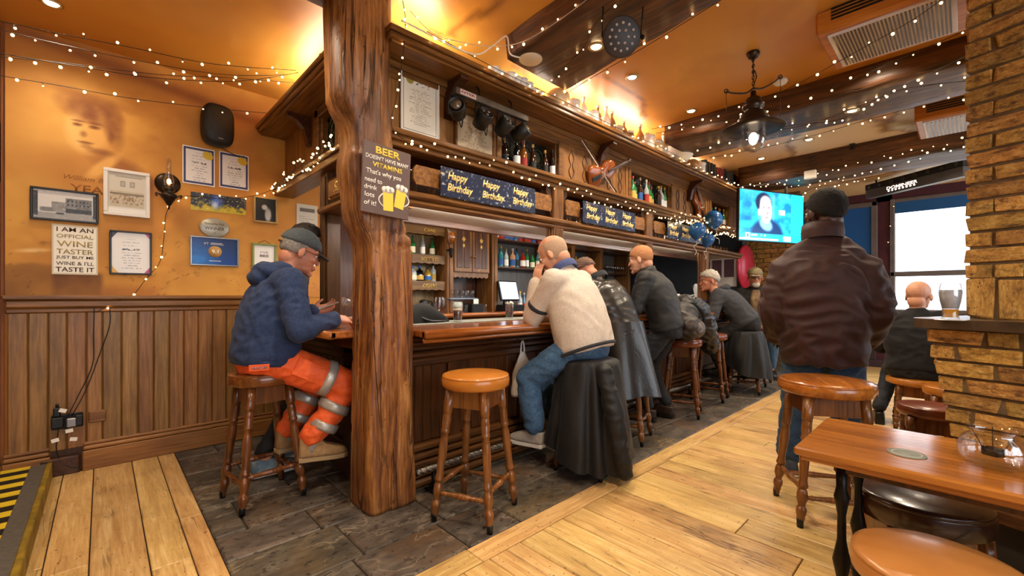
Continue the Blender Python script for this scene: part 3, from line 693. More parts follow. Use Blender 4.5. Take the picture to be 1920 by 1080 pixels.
# glass shelf board and its pale underside
def nose(x0, x1, y, z, r, m, name, axis=0):
    q = MB(); q.tube([(x0, y, z), (x1, y, z)] if axis == 0 else [(y, x0, z), (y, x1, z)], r, 10); return q.build(name, m, gan)
gb('glass_shelf', M_midx, (1.25, XE, G-.075, 2.86, 1.80, 1.845), b=.014)
gb('shelf_moulding', M_midx, (1.25, XE, G-.055, G+.02, 1.765, 1.80), b=.01)
gb('shelf_underside', mat('pale_soffit', 'b3a896', 'c2b7a5', scale=3, rough=.35), (1.27, XE, G+.02, 2.84, 1.785, 1.80))
gb('shelf_back_rail', M_darkx, (1.25, XE, 2.82, 2.87, 1.74, 1.80))
gb('back_board', M_darkx, (1.3, XE, 2.86, 2.88, 1.84, 2.15))
gb('glass_shelf', M_midy, (1.10, 1.5, 2.5, 3.17, 1.78, 1.82), b=.012)
# ---- bar front
bf = thing('bar_panelling', 'dark oak panelled bar front with ribbed plinth', 'bar', T(0, 0, 0)); PF = 2.47
def bb(name, m, *boxes, b=.006):
    q = MB()
    for bx in boxes: q.cbox(*bx, min(b, .45*min(abs(bx[1]-bx[0]), abs(bx[3]-bx[2]), abs(bx[5]-bx[4]))))
    return q.build(name, m, bf)
M_front = wood('bar_front_oak', '2f190b', '6b3e1c', 2, rough=.38)
M_frontx = wood('bar_front_oak_rail', '2f190b', '6b3e1c', 0, rough=.35)
M_fronty = wood('bar_front_oak_side', '2a160a', '5c3517', 1, rough=.35)
st = [1.36, 1.78, 2.46, 3.14, 3.82, 4.50, 5.18, 5.86, 6.54, 7.02]
bb('carcass', M_dark, (1.15, XE, PF+.03, PF+.36, .02, .95))
for X in st: bb('stile', M_front, (X-.05, X+.05, PF-.02, PF+.03, .2, .80), b=.008)
for a, b_ in zip(st, st[1:]):
    n = 5
    for i in range(n):
        c = a+.05+(b_-a-.1)*i/n; d = a+.05+(b_-a-.1)*(i+1)/n; bb('panel_board', M_front, (c+.001, d-.001, PF, PF+.03, .24, .76), b=.006)
bb('top_rail', M_frontx, (1.2, XE, PF-.03, PF+.03, .74, .80), (1.2, XE, PF-.06, PF+.03, .80, .84), (1.2, XE, PF-.04, PF+.03, .84, .88), (1.2, XE, PF-.10, PF+.03, .88, .915), (1.2, XE, PF-.14, PF+.03, .915, .95), b=.012)
M_ply = wood('plinth_worn', '2a160a', '7a4d22', 0, rough=.4)
for k, (d, z0, z1) in enumerate(((.13, .0, .05), (.11, .05, .10), (.09, .10, .145), (.07, .145, .19), (.05, .19, .24))):
    bb('plinth_rib', M_ply, (1.2, XE, PF-d, PF+.03, z0+.002, z1-.002), b=.012)
# left wing front
bb('carcass', M_dark, (1.26, 1.4, 2.5, 4.18, .02, .95))
for i in range(14):
    c = 2.52+i*.118; bb('panel_board', M_fronty, (1.24, 1.265, c+.001, c+.117, .2, .78), b=.006)
bb('top_rail', M_fronty, (1.2, 1.27, 2.5, 4.18, .76, .82), (1.15, 1.27, 2.5, 4.18, .82, .88), (1.08, 1.27, 2.5, 4.18, .88, .95), b=.012)
bb('plinth_rib', M_fronty, (1.19, 1.27, 2.5, 4.18, 0, .09), (1.22, 1.27, 2.5, 4.18, .09, .18), b=.012)
# ---- counter top
ct = thing('bar_counter', 'polished brown wooden bar counter top with rounded edge', 'counter', T(0, 0, 0))
q = MB(); q.cbox(1.35, XE+.05, 2.15, 2.86, .955, 1.0, .008); q.tube([(1.35, 2.155, .975), (XE+.05, 2.155, .975)], .026, 12); q.tube([(1.35, 2.17, .935), (XE+.05, 2.17, .935)], .014, 8); q.build('top_board', M_top, ct)
q = MB(); q.cbox(.93, 1.40, 2.46, 4.2, .955, .998, .008); q.tube([(.935, 2.46, .975), (.935, 4.2, .975)], .024, 12); q.build('side_board', M_topy, ct)
q = MB(); q.cbox(1.5, 6.9, 2.56, 2.84, 1.0, 1.006, .002); q.build('bar_runner', mat('grey_runner', '6f7068', '85877e', scale=60, rough=.8), ct)
# ---- foot rail: twisted bar on stands
fr = thing('foot_rail', 'twisted dark iron foot rail along the foot of the bar', 'rail', T(1.36, 2.26, .14))
rings = []
for i in range(560):
    x = 5.5*i/559; a0 = x*38; rings.append([(x, (.019+.004*math.cos(4*t*2*PI/16))*math.cos(t*2*PI/16+a0), (.019+.004*math.cos(4*t*2*PI/16))*math.sin(t*2*PI/16+a0)) for t in range(16)])
q = MB(); q.loft(rings); q.build('rail_bar', mat('worn_steel', '5a544c', '8a8176', scale=30, rough=.35, metal=.7), fr)
for x in (.12, 1.3, 2.5, 3.7, 4.9):
    q = MB(); q.tube([(x, 0, -.01), (x, 0, -.13)], .013, 8); q.cbox(x-.035, x+.035, -.05, .05, -.14, -.125, .004); q.build('stand', M_blackm, fr)
# ================================================================== BACK BAR
YB = 4.45
bc = thing('back_counter', 'low back bar counter with wooden edge behind the bar', 'counter', T(0, 0, 0))
q = MB(); q.cbox(1.7, 7.7, 4.2, 4.77, .93, .97, .01); q.tube([(1.7, 4.2, .965), (7.7, 4.2, .965)], .03, 10); q.build('top_board', M_top, bc)
q = MB(); q.cbox(1.7, 7.7, 4.26, 4.75, 0, .93, .01); q.build('cupboard_front', M_dark, bc)
q = MB(); q.cbox(1.7, 7.7, 4.19, 4.2, .86, .92, .004); q.build('edge_band', M_midx, bc)
def P4(px, py, Y=YB): return onY(px, py, Y)
# shelf unit with lettered fascias
L0 = P4(776, 500).x; L1 = P4(838, 500).x
su = thing('shelf_unit', 'open back bar shelf unit lettered CANS BOTTLES CIDERS', 'shelf', T(0, 0, 0))
q = MB(); q.cbox(L1-.01, L1+.09, YB, 4.77, .97, 2.3, .006); q.build('side_panel', M_mid, su)
q = MB(); q.cbox(L0-.25, L1, 4.72, 4.76, .97, 2.3, .004); q.build('back_panel', wood('pale_back', '6a5636', '9b8760', 2), su)
zs = [P4(800, py).z for py in (426, 480, 530)]
M_gold = mat('gold_lettering', 'd9b45e', rough=.3, metal=.6)
for z, s in zip(zs, ('CANS', 'BOTTLES', 'CIDERS')):
    q = MB(); q.cbox(L0-.25, L1, YB+.02, 4.74, z, z+.02, .003); q.build('shelf_board', M_mid, su)
    q = MB(); pts = [(L0-.25, .0), (L1, .0)]; n = 14
    pts += [(L1-(L1-L0+.25)*i/n, -.10-.012*abs(math.sin(i*PI/2))) for i in range(n+1)]
    q.prism(pts, 0, .012, faceY((0, YB+.02, z+.02))); q.build('fascia', wood('fascia_oak', '4d3117', '7c5a2c', 0), su)
    lettering(s, su, M_gold, 0, 0, 0, .045, None, .012).matrix_basis = faceY(((L0+L1)/2-.01, YB+.004, z-.035))
# wall cupboard with two doors
K0, K1 = P4(848, 500).x, P4(914, 500).x; KT, KB = P4(880, 424).z, P4(880, 512).z
wc = thing('wall_cupboard', 'small brown two door wall cupboard behind the bar', 'cupboard', T(0, 0, 0))
q = MB(); q.cbox(K0-.02, K1+.02, YB-.02, 4.77, KB, KT+.03, .006); q.cbox(K0-.05, K1+.05, YB-.05, 4.77, KT+.03, KT+.07, .01); q.build('body', M_mid, wc)
for i in range(2):
    a = K0+(K1-K0)*i/2; b_ = K0+(K1-K0)*(i+1)/2
    q = MB(); q.cbox(a+.004, b_-.004, YB-.04, YB-.018, KB+.01, KT, .004)
    dr = q.build('door', M_mid, wc)
    q = MB(); q.cbox(a+.04, (a+b_)/2-.01, YB-.046, YB-.036, KB+.06, KT-.05, .006); q.cbox((a+b_)/2+.01, b_-.04, YB-.046, YB-.036, KB+.06, KT-.05, .006); q.build('panel', M_dark, dr)
    q = MB(); q.sphere((b_-.03 if i == 0 else a+.03, YB-.055, (KB+KT)/2-.1), .014, 8, 6); q.build('knob', M_brass, dr)
    q = MB(); q.prism([(-.03, 0), (0, .035), (.03, 0), (0, -.035)], 0, .003, faceY(((a+b_)/2, YB-.047, (KB+KT)/2+.12))); q.prism([(-.02, 0), (0, .03), (.02, 0), (0, -.03)], 0, .003, faceY(((a+b_)/2, YB-.047, (KB+KT)/2+.04))); q.build('gilt_motif', M_gold, dr)
q = MB(); n = 16; q.prism([(K0, 0), (K1, 0)]+[(K1-(K1-K0)*i/n, -.05-.018*abs(math.sin(i*PI/2))) for i in range(n+1)], 0, .014, faceY((0, YB, KB))); q.build('valance', M_mid, wc)
for px in (842, 926):
    x = P4(px, 500).x; q = MB(); q.cbox(x-.05, x+.05, YB-.03, 4.77, .97, KT+.07, .008); q.cbox(x-.02, x+.02, YB-.045, YB-.028, 1.0, KT, .006); q.build('pilaster', M_mid, wc)
# bottle shelves right of the cupboard
bs = thing('bottle_shelf', 'tiered back bar bottle shelves against dark panelling', 'shelf', T(0, 0, 0))
B0 = P4(932, 500).x; B1 = 7.7
shz = [P4(980, 453).z, P4(980, 502).z]
for z in shz:
    q = MB(); q.cbox(B0, B1, YB-.02, 4.77, z-.022, z, .004); q.build('shelf_board', M_darkx, bs)
for X in (P4(1031, 500).x, 5.6, 6.4, 7.3):
    q = MB(); q.cbox(X-.04, X+.04, YB-.03, 4.77, .97, 2.3, .006); q.build('upright', M_mid, bs)
q = MB(); q.cbox(B0, B1, 4.74, 4.77, .97, 2.3, .002); q.build('back_panel', wood('grey_boards', '4d4a48', '6c6966', 2), bs)
# ================================================================== STOOLS AND TABLES
M_leg = wood('stool_leg', '3a1b0b', '7d4a22', 2, rough=.3, coat=.3, scale=1.5)
M_legl = wood('stool_leg_light', '4e2b10', '8e5a2a', 2, rough=.3, coat=.3, scale=1.5)
M_seatw = wood('stool_seat_wood', '54290f', '8f5426', 0, rough=.25, coat=.4, scale=.8)
def turned(z0, z1, r):
    """turned leg profile from foot (0) to head (1): (t, radius factor)"""
    pr = [(0, .62), (.05, .66), (.06, .82), (.09, .85), (.10, .98), (.125, 1.08), (.15, .98), (.155, .80), (.17, .72), (.19, .9), (.215, 1.12), (.25, 1.12), (.28, .95), (.285, .78), (.30, .78), (.305, 1.05), (.32, 1.08), (.335, .92), (.36, .82), (.44, .92), (.54, 1.05), (.62, .95), (.66, .80), (.665, 1.02), (.68, 1.05), (.69, .95), (.70, .88), (.745, 1.05), (.75, .98), (.76, 1.05), (.80, .98), (.815, .88), (.82, 1.08), (.84, 1.12), (1, 1.22)]
    return [(z0+(z1-z0)*t, r*k) for t, k in pr]
def leg_mesh(p0, p1, r, seg=12):
    d = Vector(p1)-Vector(p0); L = d.length; q = MB(); M_ = T(*p0) @ d.to_track_quat('Z', 'Y').to_matrix().to_4x4()
    q.lathe([(rr, z) for z, rr in turned(0, L, r)], seg, M_); return q
def stretcher(p0, p1, r=.013):
    d = Vector(p1)-Vector(p0); L = d.length; q = MB(); M_ = T(*p0) @ d.to_track_quat('Z', 'Y').to_matrix().to_4x4()
    q.lathe([(r*.8, 0), (r*.8, L*.1), (r*1.1, L*.13), (r*.9, L*.16), (r, L*.3), (r*1.25, L*.46), (r*1.45, L*.48), (r*1.1, L*.5), (r*1.45, L*.52), (r*1.25, L*.54), (r, L*.7), (r*.9, L*.84), (r*1.1, L*.87), (r*.8, L*.9), (r*.8, L)], 10, M_); return q
def stool(name, label, x, y, rot, h=.77, R=.19, seat=None, legm=None, thick=.075, spread=.165, top=.10, group='bar stools', dome=.018, studs=False, cat='stool'):
    t = thing(name, label, cat, T(x, y, 0) @ Rz(rot), group)
    legm = legm or M_leg; seat = seat or M_seatw; hz = h-thick
    q = MB(); q.lathe([(R*.90, hz), (R*.985, hz+.012), (R, hz+thick*.5), (R*.985, hz+thick*.74), (R*.975, hz+thick*.80)], 40); q.build('seat_rim', seat, t)
    q = MB(); q.lathe([(R*.95, hz+thick*.72), (R*.985, hz+thick*.80), (R*.975, hz+thick*.90), (R*.9, hz+thick*.97), (R*.6, h+dome*.3), (R*.3, h+dome*.45), (.001, h+dome*.5)], 40); q.build('seat_top', seat, t)
    q = MB(); a = top+.012; q.box(-a, a, -a, a, hz-.10, hz+.002); q.build('apron', legm, t)
    f = {}
    for sx in (-1, 1):
        for sy in (-1, 1):
            p0 = (sx*spread, sy*spread, 0); p1 = (sx*top, sy*top, hz); f[sx, sy] = (Vector(p0), Vector(p1))
            lo = leg_mesh(p0, p1, .023).build('leg', legm, t)
            q = MB(); q.lathe([(.0155, 0), (.0165, .04), (.0150, .045)], 10, T(*p0)); q.build('foot_tip', M_black, lo)
    at = lambda s, z: s[0].lerp(s[1], z/hz)
    if h > .6:
        for (a, b_, z) in (((-1, -1), (1, -1), .19), ((-1, 1), (1, 1), .19), ((-1, -1), (-1, 1), .15), ((1, -1), (1, 1), .15)):
            stretcher(at(f[a], z), at(f[b_], z)).build('stretcher', legm, t)
    else:
        for (a, b_, z) in (((-1, -1), (1, -1), .11), ((-1, 1), (1, 1), .11), ((-1, -1), (-1, 1), .11), ((1, -1), (1, 1), .11)):
            q = MB(); d = at(f[b_], z)-at(f[a], z); q.tube([at(f[a], z), at(f[b_], z)], .014, 6); q.build('stretcher', legm, t)
    return t
M_tan = mat('tan_leather', 'a8641f', 'c27d30', scale=5, rough=.28, coat=.25, bump=.05)
M_red = mat('oxblood_leather', '5e2a16', '7d3b1e', scale=5, rough=.28, coat=.3)
M_brl = mat('brown_leather', '2c1a12', '402719', scale=5, rough=.25, coat=.35)
stool('bar_stool', 'empty bar stool with tan leather seat in front of the bar', 1.50, 1.87, .42, .775, .188, M_tan, M_legl)
stool('bar_stool', 'dark wooden bar stool under the man in the navy hoodie', .70, 2.90, .1, .755, .185)
stool('bar_stool', 'bar stool hidden under a draped black coat', 2.46, 1.82, .2, .76, .19)
stool('bar_stool', 'bar stool under the person in the long leather coat', 3.22, 1.98, .3, .755, .19, M_red, M_legl)
stool('bar_stool', 'reddish bar stool carrying a backpack and coats', 4.30, 2.0, .35, .765, .195, M_red)
stool('bar_stool', 'bar stool just past the one with the backpack', 5.15, 2.06, .2, .765, .19, M_red)
stool('bar_stool', 'bar stool under the grey-haired man, dark coat draped on it', 5.85, 1.92, .3, .765, .19)
stool('bar_stool', 'far bar stool under the old man in the flat cap', 6.5, 2.0, .1, .70, .18)
stool('bar_stool', 'brown wooden bar stool behind the table beside the standing man', 2.88, .53, .55, .745, .225, wood('stool_seat_tan', '7d4315', 'b56f2a', 0, rough=.2, coat=.4, scale=.7), M_legl, spread=.185, top=.125)
G2 = 'low round stools'
stool('low_stool', 'low stool with tan leather top nearest the camera', 1.60, .05, .3, .50, .185, mat('tan_leather_pale', 'a76c33', 'bf8347', scale=4, rough=.3, coat=.2), M_legl, .07, .14, .11, G2)
stool('low_stool', 'low stool with dark brown leather seat under the table', 2.22, .12, .5, .47, .2, M_brl, M_legl, .10, .15, .12, G2)
stool('low_stool', 'low stool with glossy oxblood seat by the brick pier', 4.02, .16, .2, .47, .175, M_red, M_leg, .07, .14, .11, G2)
stool('low_stool', 'low tan stool half hidden behind the brick pier', 4.75, .08, .2, .50, .16, M_tan, M_leg, .07, .13, .10, G2)
stool('low_stool', 'low wooden stool under the bald man at the window', 5.35, .28, .1, .46, .24, M_tan, M_legl, .06, .17, .14, G2)
# near table: boarded top on a cast iron leg
M_tt = wood('table_top', '7c4414', 'b5732f', 1, rough=.2, coat=.35, scale=.5)
tb = thing('pub_table', 'rectangular wooden pub table with cast iron leg at lower right', 'table', T(1.92, -.22, 0))
q = MB(); q.cbox(-.25, .25, -.65, .615, .672, .70, .006); q.cbox(-.235, .235, -.635, .60, .655, .674, .005); q.build('table_top', M_tt, tb)
q = MB(); q.cbox(-.17, .17, -.5, .52, .62, .655, .004); q.build('frame', M_dark, tb)
for sx in (-1, 1):
    for sy, yy in ((1, .50), (-1, -.5)):
        pr = [(.020, 0), (.026, .02), (.018, .05), (.014, .10), (.020, .14), (.024, .16), (.014, .19), (.012, .26), (.02, .30), (.026, .33), (.02, .36), (.013, .40), (.012, .48), (.018, .52), (.022, .54), (.015, .57), (.016, .64)]
        q = MB(); q.lathe(pr, 12, T(sx*.16, yy, 0)); q.build('leg', M_blackm, tb)
    q = MB(); q.tube(smooth_poly([(sx*.16, .5, .06), (sx*.12, .3, .22), (sx*.1, 0, .36), (sx*.12, -.3, .5), (sx*.16, -.5, .6)]), .011, 6); q.build('brace', M_blackm, tb)
q = MB(); q.tube([(-.16, .5, .10), (.16, .5, .10)], .010, 6); q.build('stretcher', M_blackm, tb)
st2 = thing('side_table', 'small wooden table corner behind the brick ledge', 'table', T(5.05, -.05, 0))
q = MB(); q.cbox(-.35, .3, -.5, .22, .67, .70, .006); q.build('table_top', M_tt, st2)
for sx in (-.25, .25):
    for sy in (-.4, .15):
        q = MB(); q.lathe([(.018, 0), (.022, .3), (.018, .67)], 8, T(sx, sy, 0)); q.build('leg', M_blackm, st2)
# things on the near table
cs = thing('coaster', 'round grey beer mat on the near table', 'coaster', T(*onZ(1700, 851, .7)))
q = MB(); q.lathe([(.047, 0), (.048, .001), (.047, .0022)], 36); q.build('card', mat('grey_card', '6c7067', '7d8177', scale=8, rough=.5), cs)
q = MB(); q.lathe([(.037, .0022), (.037, .0026), (.034, .0026), (.034, .0022)], 36, None, True, False); q.build('printed_ring', mat('pale_ink', 'aeb0a6', rough=.6), cs)
j = onZ(1862, 872, .7); cj = thing('candle_jar', 'squat ribbed glass jar with tealight on the near table', 'jar', T(j.x, j.y, .70))
rings = []
for (r, z) in ((.055, .001), (.068, .012), (.075, .03), (.075, .055), (.066, .078), (.052, .09), (.05, .096), (.058, .106), (.056, .108), (.048, .097), (.05, .09), (.063, .077), (.072, .055), (.072, .03), (.064, .014), (.05, .006)):
    rings.append([(r*(1+.012*math.cos(24*a*2*PI/96)*(1 if .01 < z < .085 else 0))*math.cos(a*2*PI/96), r*(1+.012*math.cos(24*a*2*PI/96)*(1 if .01 < z < .085 else 0))*math.sin(a*2*PI/96), z) for a in range(96)])
q = MB(); q.loft(rings); q.build('glass_body', M_glass, cj)
q = MB(); q.lathe([(.024, .03), (.025, .05), (.022, .05), (.022, .046)], 20); q.build('tealight', M_blackm, cj)
q = MB()
for a in range(3): q.tube([(.05*math.cos(a*2.1), .05*math.sin(a*2.1), .103), (.024*math.cos(a*2.1), .024*math.sin(a*2.1), .05)], .0012, 4)
q.build('wire_holder', M_blackm, cj)
# beer glass on the brick ledge
g0 = onZ(1782, 600, 1.09); bgl = thing('beer_glass', 'curved tall beer glass with a little lager on the brick ledge', 'glass', T(g0.x, g0.y, 1.09))
q = MB(); q.lathe([(.029, 0), (.031, .004), (.028, .02), (.029, .05), (.037, .09), (.041, .125), (.037, .155), (.034, .17), (.0325, .17), (.036, .15), (.039, .125), (.035, .09), (.027, .05), (.026, .012), (.001, .012)], 28); q.build('glass_body', M_glass, bgl)
q = MB(); q.lathe([(.001, .0125), (.0255, .0125), (.0268, .05), (.001, .05)], 24); q.build('lager', mat('lager', 'd0922a', rough=.1), bgl)
q = MB(); q.lathe([(.027, .052), (.0345, .09), (.0385, .125), (.036, .138), (.0355, .138), (.038, .125), (.034, .09), (.0265, .052)], 24); q.build('foam_film', mat('foam_film', 'c7d8ea', 'ffffff', scale=30, rough=.3, trans=.4), bgl)
bm_ = thing('beer_mat', 'flat beer mat under the lager glass on the ledge', 'coaster', T(g0.x+.0, g0.y, 1.0902)); q = MB(); q.lathe([(.055, -.0001), (.055, .0001)], 28); q.build('card', M_white, bm_)
# striped ramp edge at the far left
rp = thing('ramp', 'low metal threshold ramp with yellow and black hazard stripes', 'ramp', T(0, 0, 0))
pl = [(-1.3, 4.15), (-.25, 4.15), (-.25, 2.2), (-1.3, 2.2)]
q = MB(); q.prism(pl, .0, .10); q.build('ramp_body', mat('ramp_top', '4d4842', '625c54', scale=40, rough=.7), rp)
q = MB(); q.cbox(-.265, -.238, 2.2, 4.15, .0, .108, .005); q.build('edge_strip', mat('worn_yellow', '5e4a14', 'a88a2a', scale=9, rough=.6), rp)
for k in range(24):
    y0 = 2.25+k*.08; q = MB(); q.box(-.46, -.335, y0, y0+.08, .1, .1015); q.build('stripe', mat('hazard_yellow', 'e3c62d', 'cdb024', scale=12, rough=.55) if k % 2 else mat('hazard_black', '17150f', rough=.6), rp)
# ================================================================== WALL PICTURES
def frame(name, label, cat, px, Y, fw, fcol, fn, group=None, depth=.02, nx=60, ny=60, tilt=0, matw=0, matcol=None):
    """px: four photo corners TL TR BR BL on the wall plane Y"""
    pts = [onY(a, b_, Y) for a, b_ in px]; cx = sum(p.x for p in pts)/4; cz = sum(p.z for p in pts)/4
    w_ = (pts[1].x-pts[0].x+pts[2].x-pts[3].x)/2; h_ = (pts[0].z-pts[3].z+pts[1].z-pts[2].z)/2
    t = thing(name, label, cat, faceY((cx, Y, cz)) @ Rz(tilt), group)
    if fw:
        for nm, bx in (('top', (-w_/2, w_/2, h_/2-fw, h_/2)), ('bot', (-w_/2, w_/2, -h_/2, -h_/2+fw)), ('l', (-w_/2, -w_/2+fw, -h_/2+fw, h_/2-fw)), ('r', (w_/2-fw, w_/2, -h_/2+fw, h_/2-fw))):
            q = MB(); q.cbox(*bx, 0, depth, .003); q.build('frame_side', fcol, t)
    q = MB(); q.box(-w_/2+.001, w_/2-.001, -h_/2+.001, h_/2-.001, 0, depth*.3); q.build('backing', matcol or M_white, t)
    pw, ph = w_-2*fw-2*matw, h_-2*fw-2*matw
    paint('print', pw, ph, nx, ny, fn, M_print, t, T(0, 0, depth*.3+.0008))
    return t, w_, h_
WP = WY-.002
def lines(U, V, col, y0, y1, n, x0, x1, c, a=.7, seed=1, soft=.003, center=True):
    rs = np.random.RandomState(seed)
    for i in range(n):
        y = y1-(y1-y0)*i/max(n-1, 1); hw = (x1-x0)/2*rs.uniform(.45, 1); mid = (x0+x1)/2 if center else x0+hw
        br = (vnoise(U*70+i*9, np.full_like(U, i*3.3), 2) > .30).astype(float)
        col = mixc(col, c, rect(U, V, mid-hw, mid+hw, y-.35*(y1-y0)/max(n, 2)/1.6, y+.35*(y1-y0)/max(n, 2)/1.6, .006)*br*a)
    return col
def base(U, c): return np.tile(hexc(c), (len(U), 1))
def street(U, V):
    col = base(U, 'd7d4cf'); k = vnoise(U*14, V*14, 4); k2 = vnoise(U*40, V*30, 3)
    col = mixc(col, '9c9994', rect(U, V, 0, 1, 0, .22, .02)); col = mixc(col, '6d6a66', rect(U, V, .28, .5, .25, .62)*(.35+k*.7)); col = mixc(col, '4f4c49', rect(U, V, .5, .93, .22, .78)*(.4+k*.7))
    for i in range(6):
        for r in range(2): col = mixc(col, '1f1d1c', rect(U, V, .53+i*.065, .555+i*.065, .5+r*.14, .58+r*.14, .008))
    col = mixc(col, '23211f', rect(U, V, .5, .93, .25, .4)*.9); col = mixc(col, '5b5855', rect(U, V, .1, .3, .25, .4, .03)*.8)
    col = mixc(col, '3b3937', rect(U, V, .35, .48, .17, .24, .02)); col = mixc(col, '23211f', rect(U, V, .0, .07, .1, .95)); col = mixc(col, '23211f', rect(U, V, .95, 1, .1, .95))
    return mixc(col, 'ffffff', (k2 > .62)*.25)
M_frb = mat('black_frame', '15110e', '231b15', rough=.35); M_frw = mat('white_frame', 'e6e2dc', rough=.45); M_frs = mat('silver_frame', '9fa3a6', rough=.3, metal=.6); M_frg = mat('gilt_frame', '9f8354', 'b89a66', scale=12, rough=.4); M_gr = mat('green_frame', '7c8a4a', '8f9b58', rough=.5)
frame('framed_photo', 'black framed black and white photo of a street corner', 'picture', ((55, 350), (184, 362), (186, 420), (58, 412)), WP, .014, M_frb, street, nx=110, ny=70)
def shopf(U, V):
    col = base(U, 'cdc7b6'); k = vnoise(U*25, V*25, 4); col = mixc(col, 'b9a98a', rect(U, V, .05, .95, .15, .55)*(.3+k)); col = mixc(col, '5f5038', rect(U, V, .05, .95, .45, .5)*.7)
    for i in range(2): col = mixc(col, '6b6556', rect(U, V, .32+i*.25, .45+i*.25, .66, .8, .01)*.7-rect(U, V, .34+i*.25, .43+i*.25, .68, .78, .01)*.4)
    col = mixc(col, '7c5c2e', rect(U, V, .05, .95, .22, .45)*np.clip((k-.45)*5, 0, 1)*.8); col = mixc(col, '3a3226', rect(U, V, .2, .9, .9, .92)*.6); return mixc(col, 'e6e4dd', rect(U, V, 0, 1, 0, .12, .05))
frame('framed_photo', 'white framed sepia photo of an old pub front', 'picture', ((193, 314), (281, 326), (281, 410), (194, 402)), WP, .024, M_frw, shopf, nx=80, ny=90)
t, w_, h_ = frame('wall_sign', 'cream wine taster sign with tan and brown lettering', 'sign', ((96, 421), (183, 424), (184, 516), (98, 514)), WP, 0, None, lambda U, V: mixc(base(U, 'ece4cf'), 'cbbb98', 1-rect(U, V, .03, .97, .025, .975)), depth=.012, nx=40, ny=50, matcol=mat('cream_board', 'ddd3ba', rough=.6))
dk = mat('ink_brown', '4a3424', rough=.6); ol = mat('ink_olive', 'a8935a', rough=.6)
for i, (s, m_, hh) in enumerate((('I AM AN', dk, .030), ('OFFICIAL', ol, .026), ('WINE', ol, .040), ('TASTER', ol, .034), ('JUST BUY ME', dk, .020), ('WINE & I\'LL', dk, .024), ('TASTE IT', dk, .032))):
    lettering(s, t, m_, 0, (.137, .092, .040, -.013, -.055, -.093, -.135)[i], .006, hh, w_*(.8, .8, .78, .8, .82, .82, .84)[i], .008)
def cert(bc, seed, seal=None, corners=False):
    def f(U, V):
        col = base(U, 'e6e3df')
        if bc: col = mixc(col, bc, 1-rect(U, V, .10, .90, .08, .92)); col = mixc(col, 'f0eeea', 1-rect(U, V, .03, .97, .025, .975))
        col = lines(U, V, col, .12, .5, 7, .25, .78, '77747c', .55, seed); col = mixc(col, '2b2930', rect(U, V, .27, .73, .56, .605, .01)*(vnoise(U*30, V*50+seed, 2) > .36)*.9)
        col = lines(U, V, col, .68, .84, 3, .2, .75, '8d8a92', .5, seed+3)
        if seal: col = mixc(col, seal, ell(U, V, .78, .82, .17, .11, -.2, .06))
        if corners:
            col = mixc(col, '1b1a1f', np.clip((.16-(U+1-V))/.02, 0, 1)); col = mixc(col, 'c2417f', np.clip((.14-(2-U-V))/.02, 0, 1)); col = mixc(col, 'e3a51f', np.clip((.18-(U+V))/.02, 0, 1)); col = mixc(col, 'b5396f', np.clip((.16-(1-U+V))/.02, 0, 1))
        return col
    return f
frame('certificate', 'black framed certificate with pink and yellow corners', 'certificate', ((204, 432), (284, 436), (285, 516), (206, 514)), WP, .012, M_frb, cert(None, 4, None, True), nx=80, ny=100)
frame('certificate', 'navy bordered certificate with gold seal, left of the pair', 'certificate', ((340, 272), (401, 281), (404, 350), (344, 344)), WP, 0, None, cert('2c2f63', 6, 'd8b52a'), nx=80, ny=100, depth=.01)
frame('certificate', 'navy bordered certificate with gold seal, right of the pair', 'certificate', ((409, 284), (465, 292), (467, 357), (413, 352)), WP, 0, None, cert('2c2f63', 8, 'd8b52a'), nx=80, ny=100, depth=.01)
def night(U, V):
    k = vnoise(U*12, V*6, 4); col = mixc(base(U, '1c2033'), 'c9b21f', np.clip((.55-V+(k-.45))*3, 0, 1)); col = mixc(col, '2e5cc0', ell(U, V, .45, .6, .1, .35, 0, .5)); col = mixc(col, 'dfe6ff', ell(U, V, .42, .4, .05, .2, 0, .6)*.8)
    return mixc(col, 'f4e46a', (vnoise(U*50, V*18, 2) > .58)*.8)
frame('poster', 'narrow yellow and blue night scene strip poster', 'poster', ((357, 362), (461, 370), (461, 402), (358, 395)), WP, 0, None, night, nx=110, ny=40, depth=.004)
ov = thing('wall_plaque', 'oval silver winner plaque above the blue framed award', 'plaque', faceY(onY(402, 427, WP)))
q = MB(); q.lathe([(1, 0), (1, .006), (.93, .010), (.001, .010)], 40, Sc(.103, .078, 1)); q.build('plate', mat('pale_silver', '9d9a8c', 'b7b3a2', scale=7, rough=.35, metal=.3), ov)
lettering('Favourite Pub', ov, dk, 0, .03, .0105, .018, .13); lettering('WINNER', ov, dk, 0, -.008, .0105, .026, .135, .006); lettering('*', ov, dk, 0, -.045, .0105, .02)
t, w_, h_ = frame('framed_award', 'silver framed blue award print reading 9.1', 'picture', ((355, 442), (447, 448), (447, 500), (357, 498)), WP, .012, M_frs,
      lambda U, V: mixc(mixc(base(U, '0b3f8c'), '1f8fe0', ell(U, V, .15, .2, .3, .4, 0, .8)*.8*(.4+vnoise(U*6, V*5, 3))), '06244f', ell(U, V, .8, .8, .4, .4, 0, .9)*.7), nx=80, ny=50)
q = MB(); q.lathe([(.046, .007), (.046, .009), (.001, .009)], 32); q.build('gold_disc', mat('tan_disc', 'b98d4c', rough=.5), t)
lettering('9.1', t, M_white, 0, 0, .0095, .032, None, .02); lettering('VT', t, M_white, -.06, .062, .008, .02, None, .01); q = MB(); q.box(-.03, .05, .066, .070, .0065, .0078); q.box(-.03, .06, .057, .060, .0065, .0078); q.box(-.04, .04, -.078, -.074, .0065, .0078); q.build('fine_print', M_white, t)
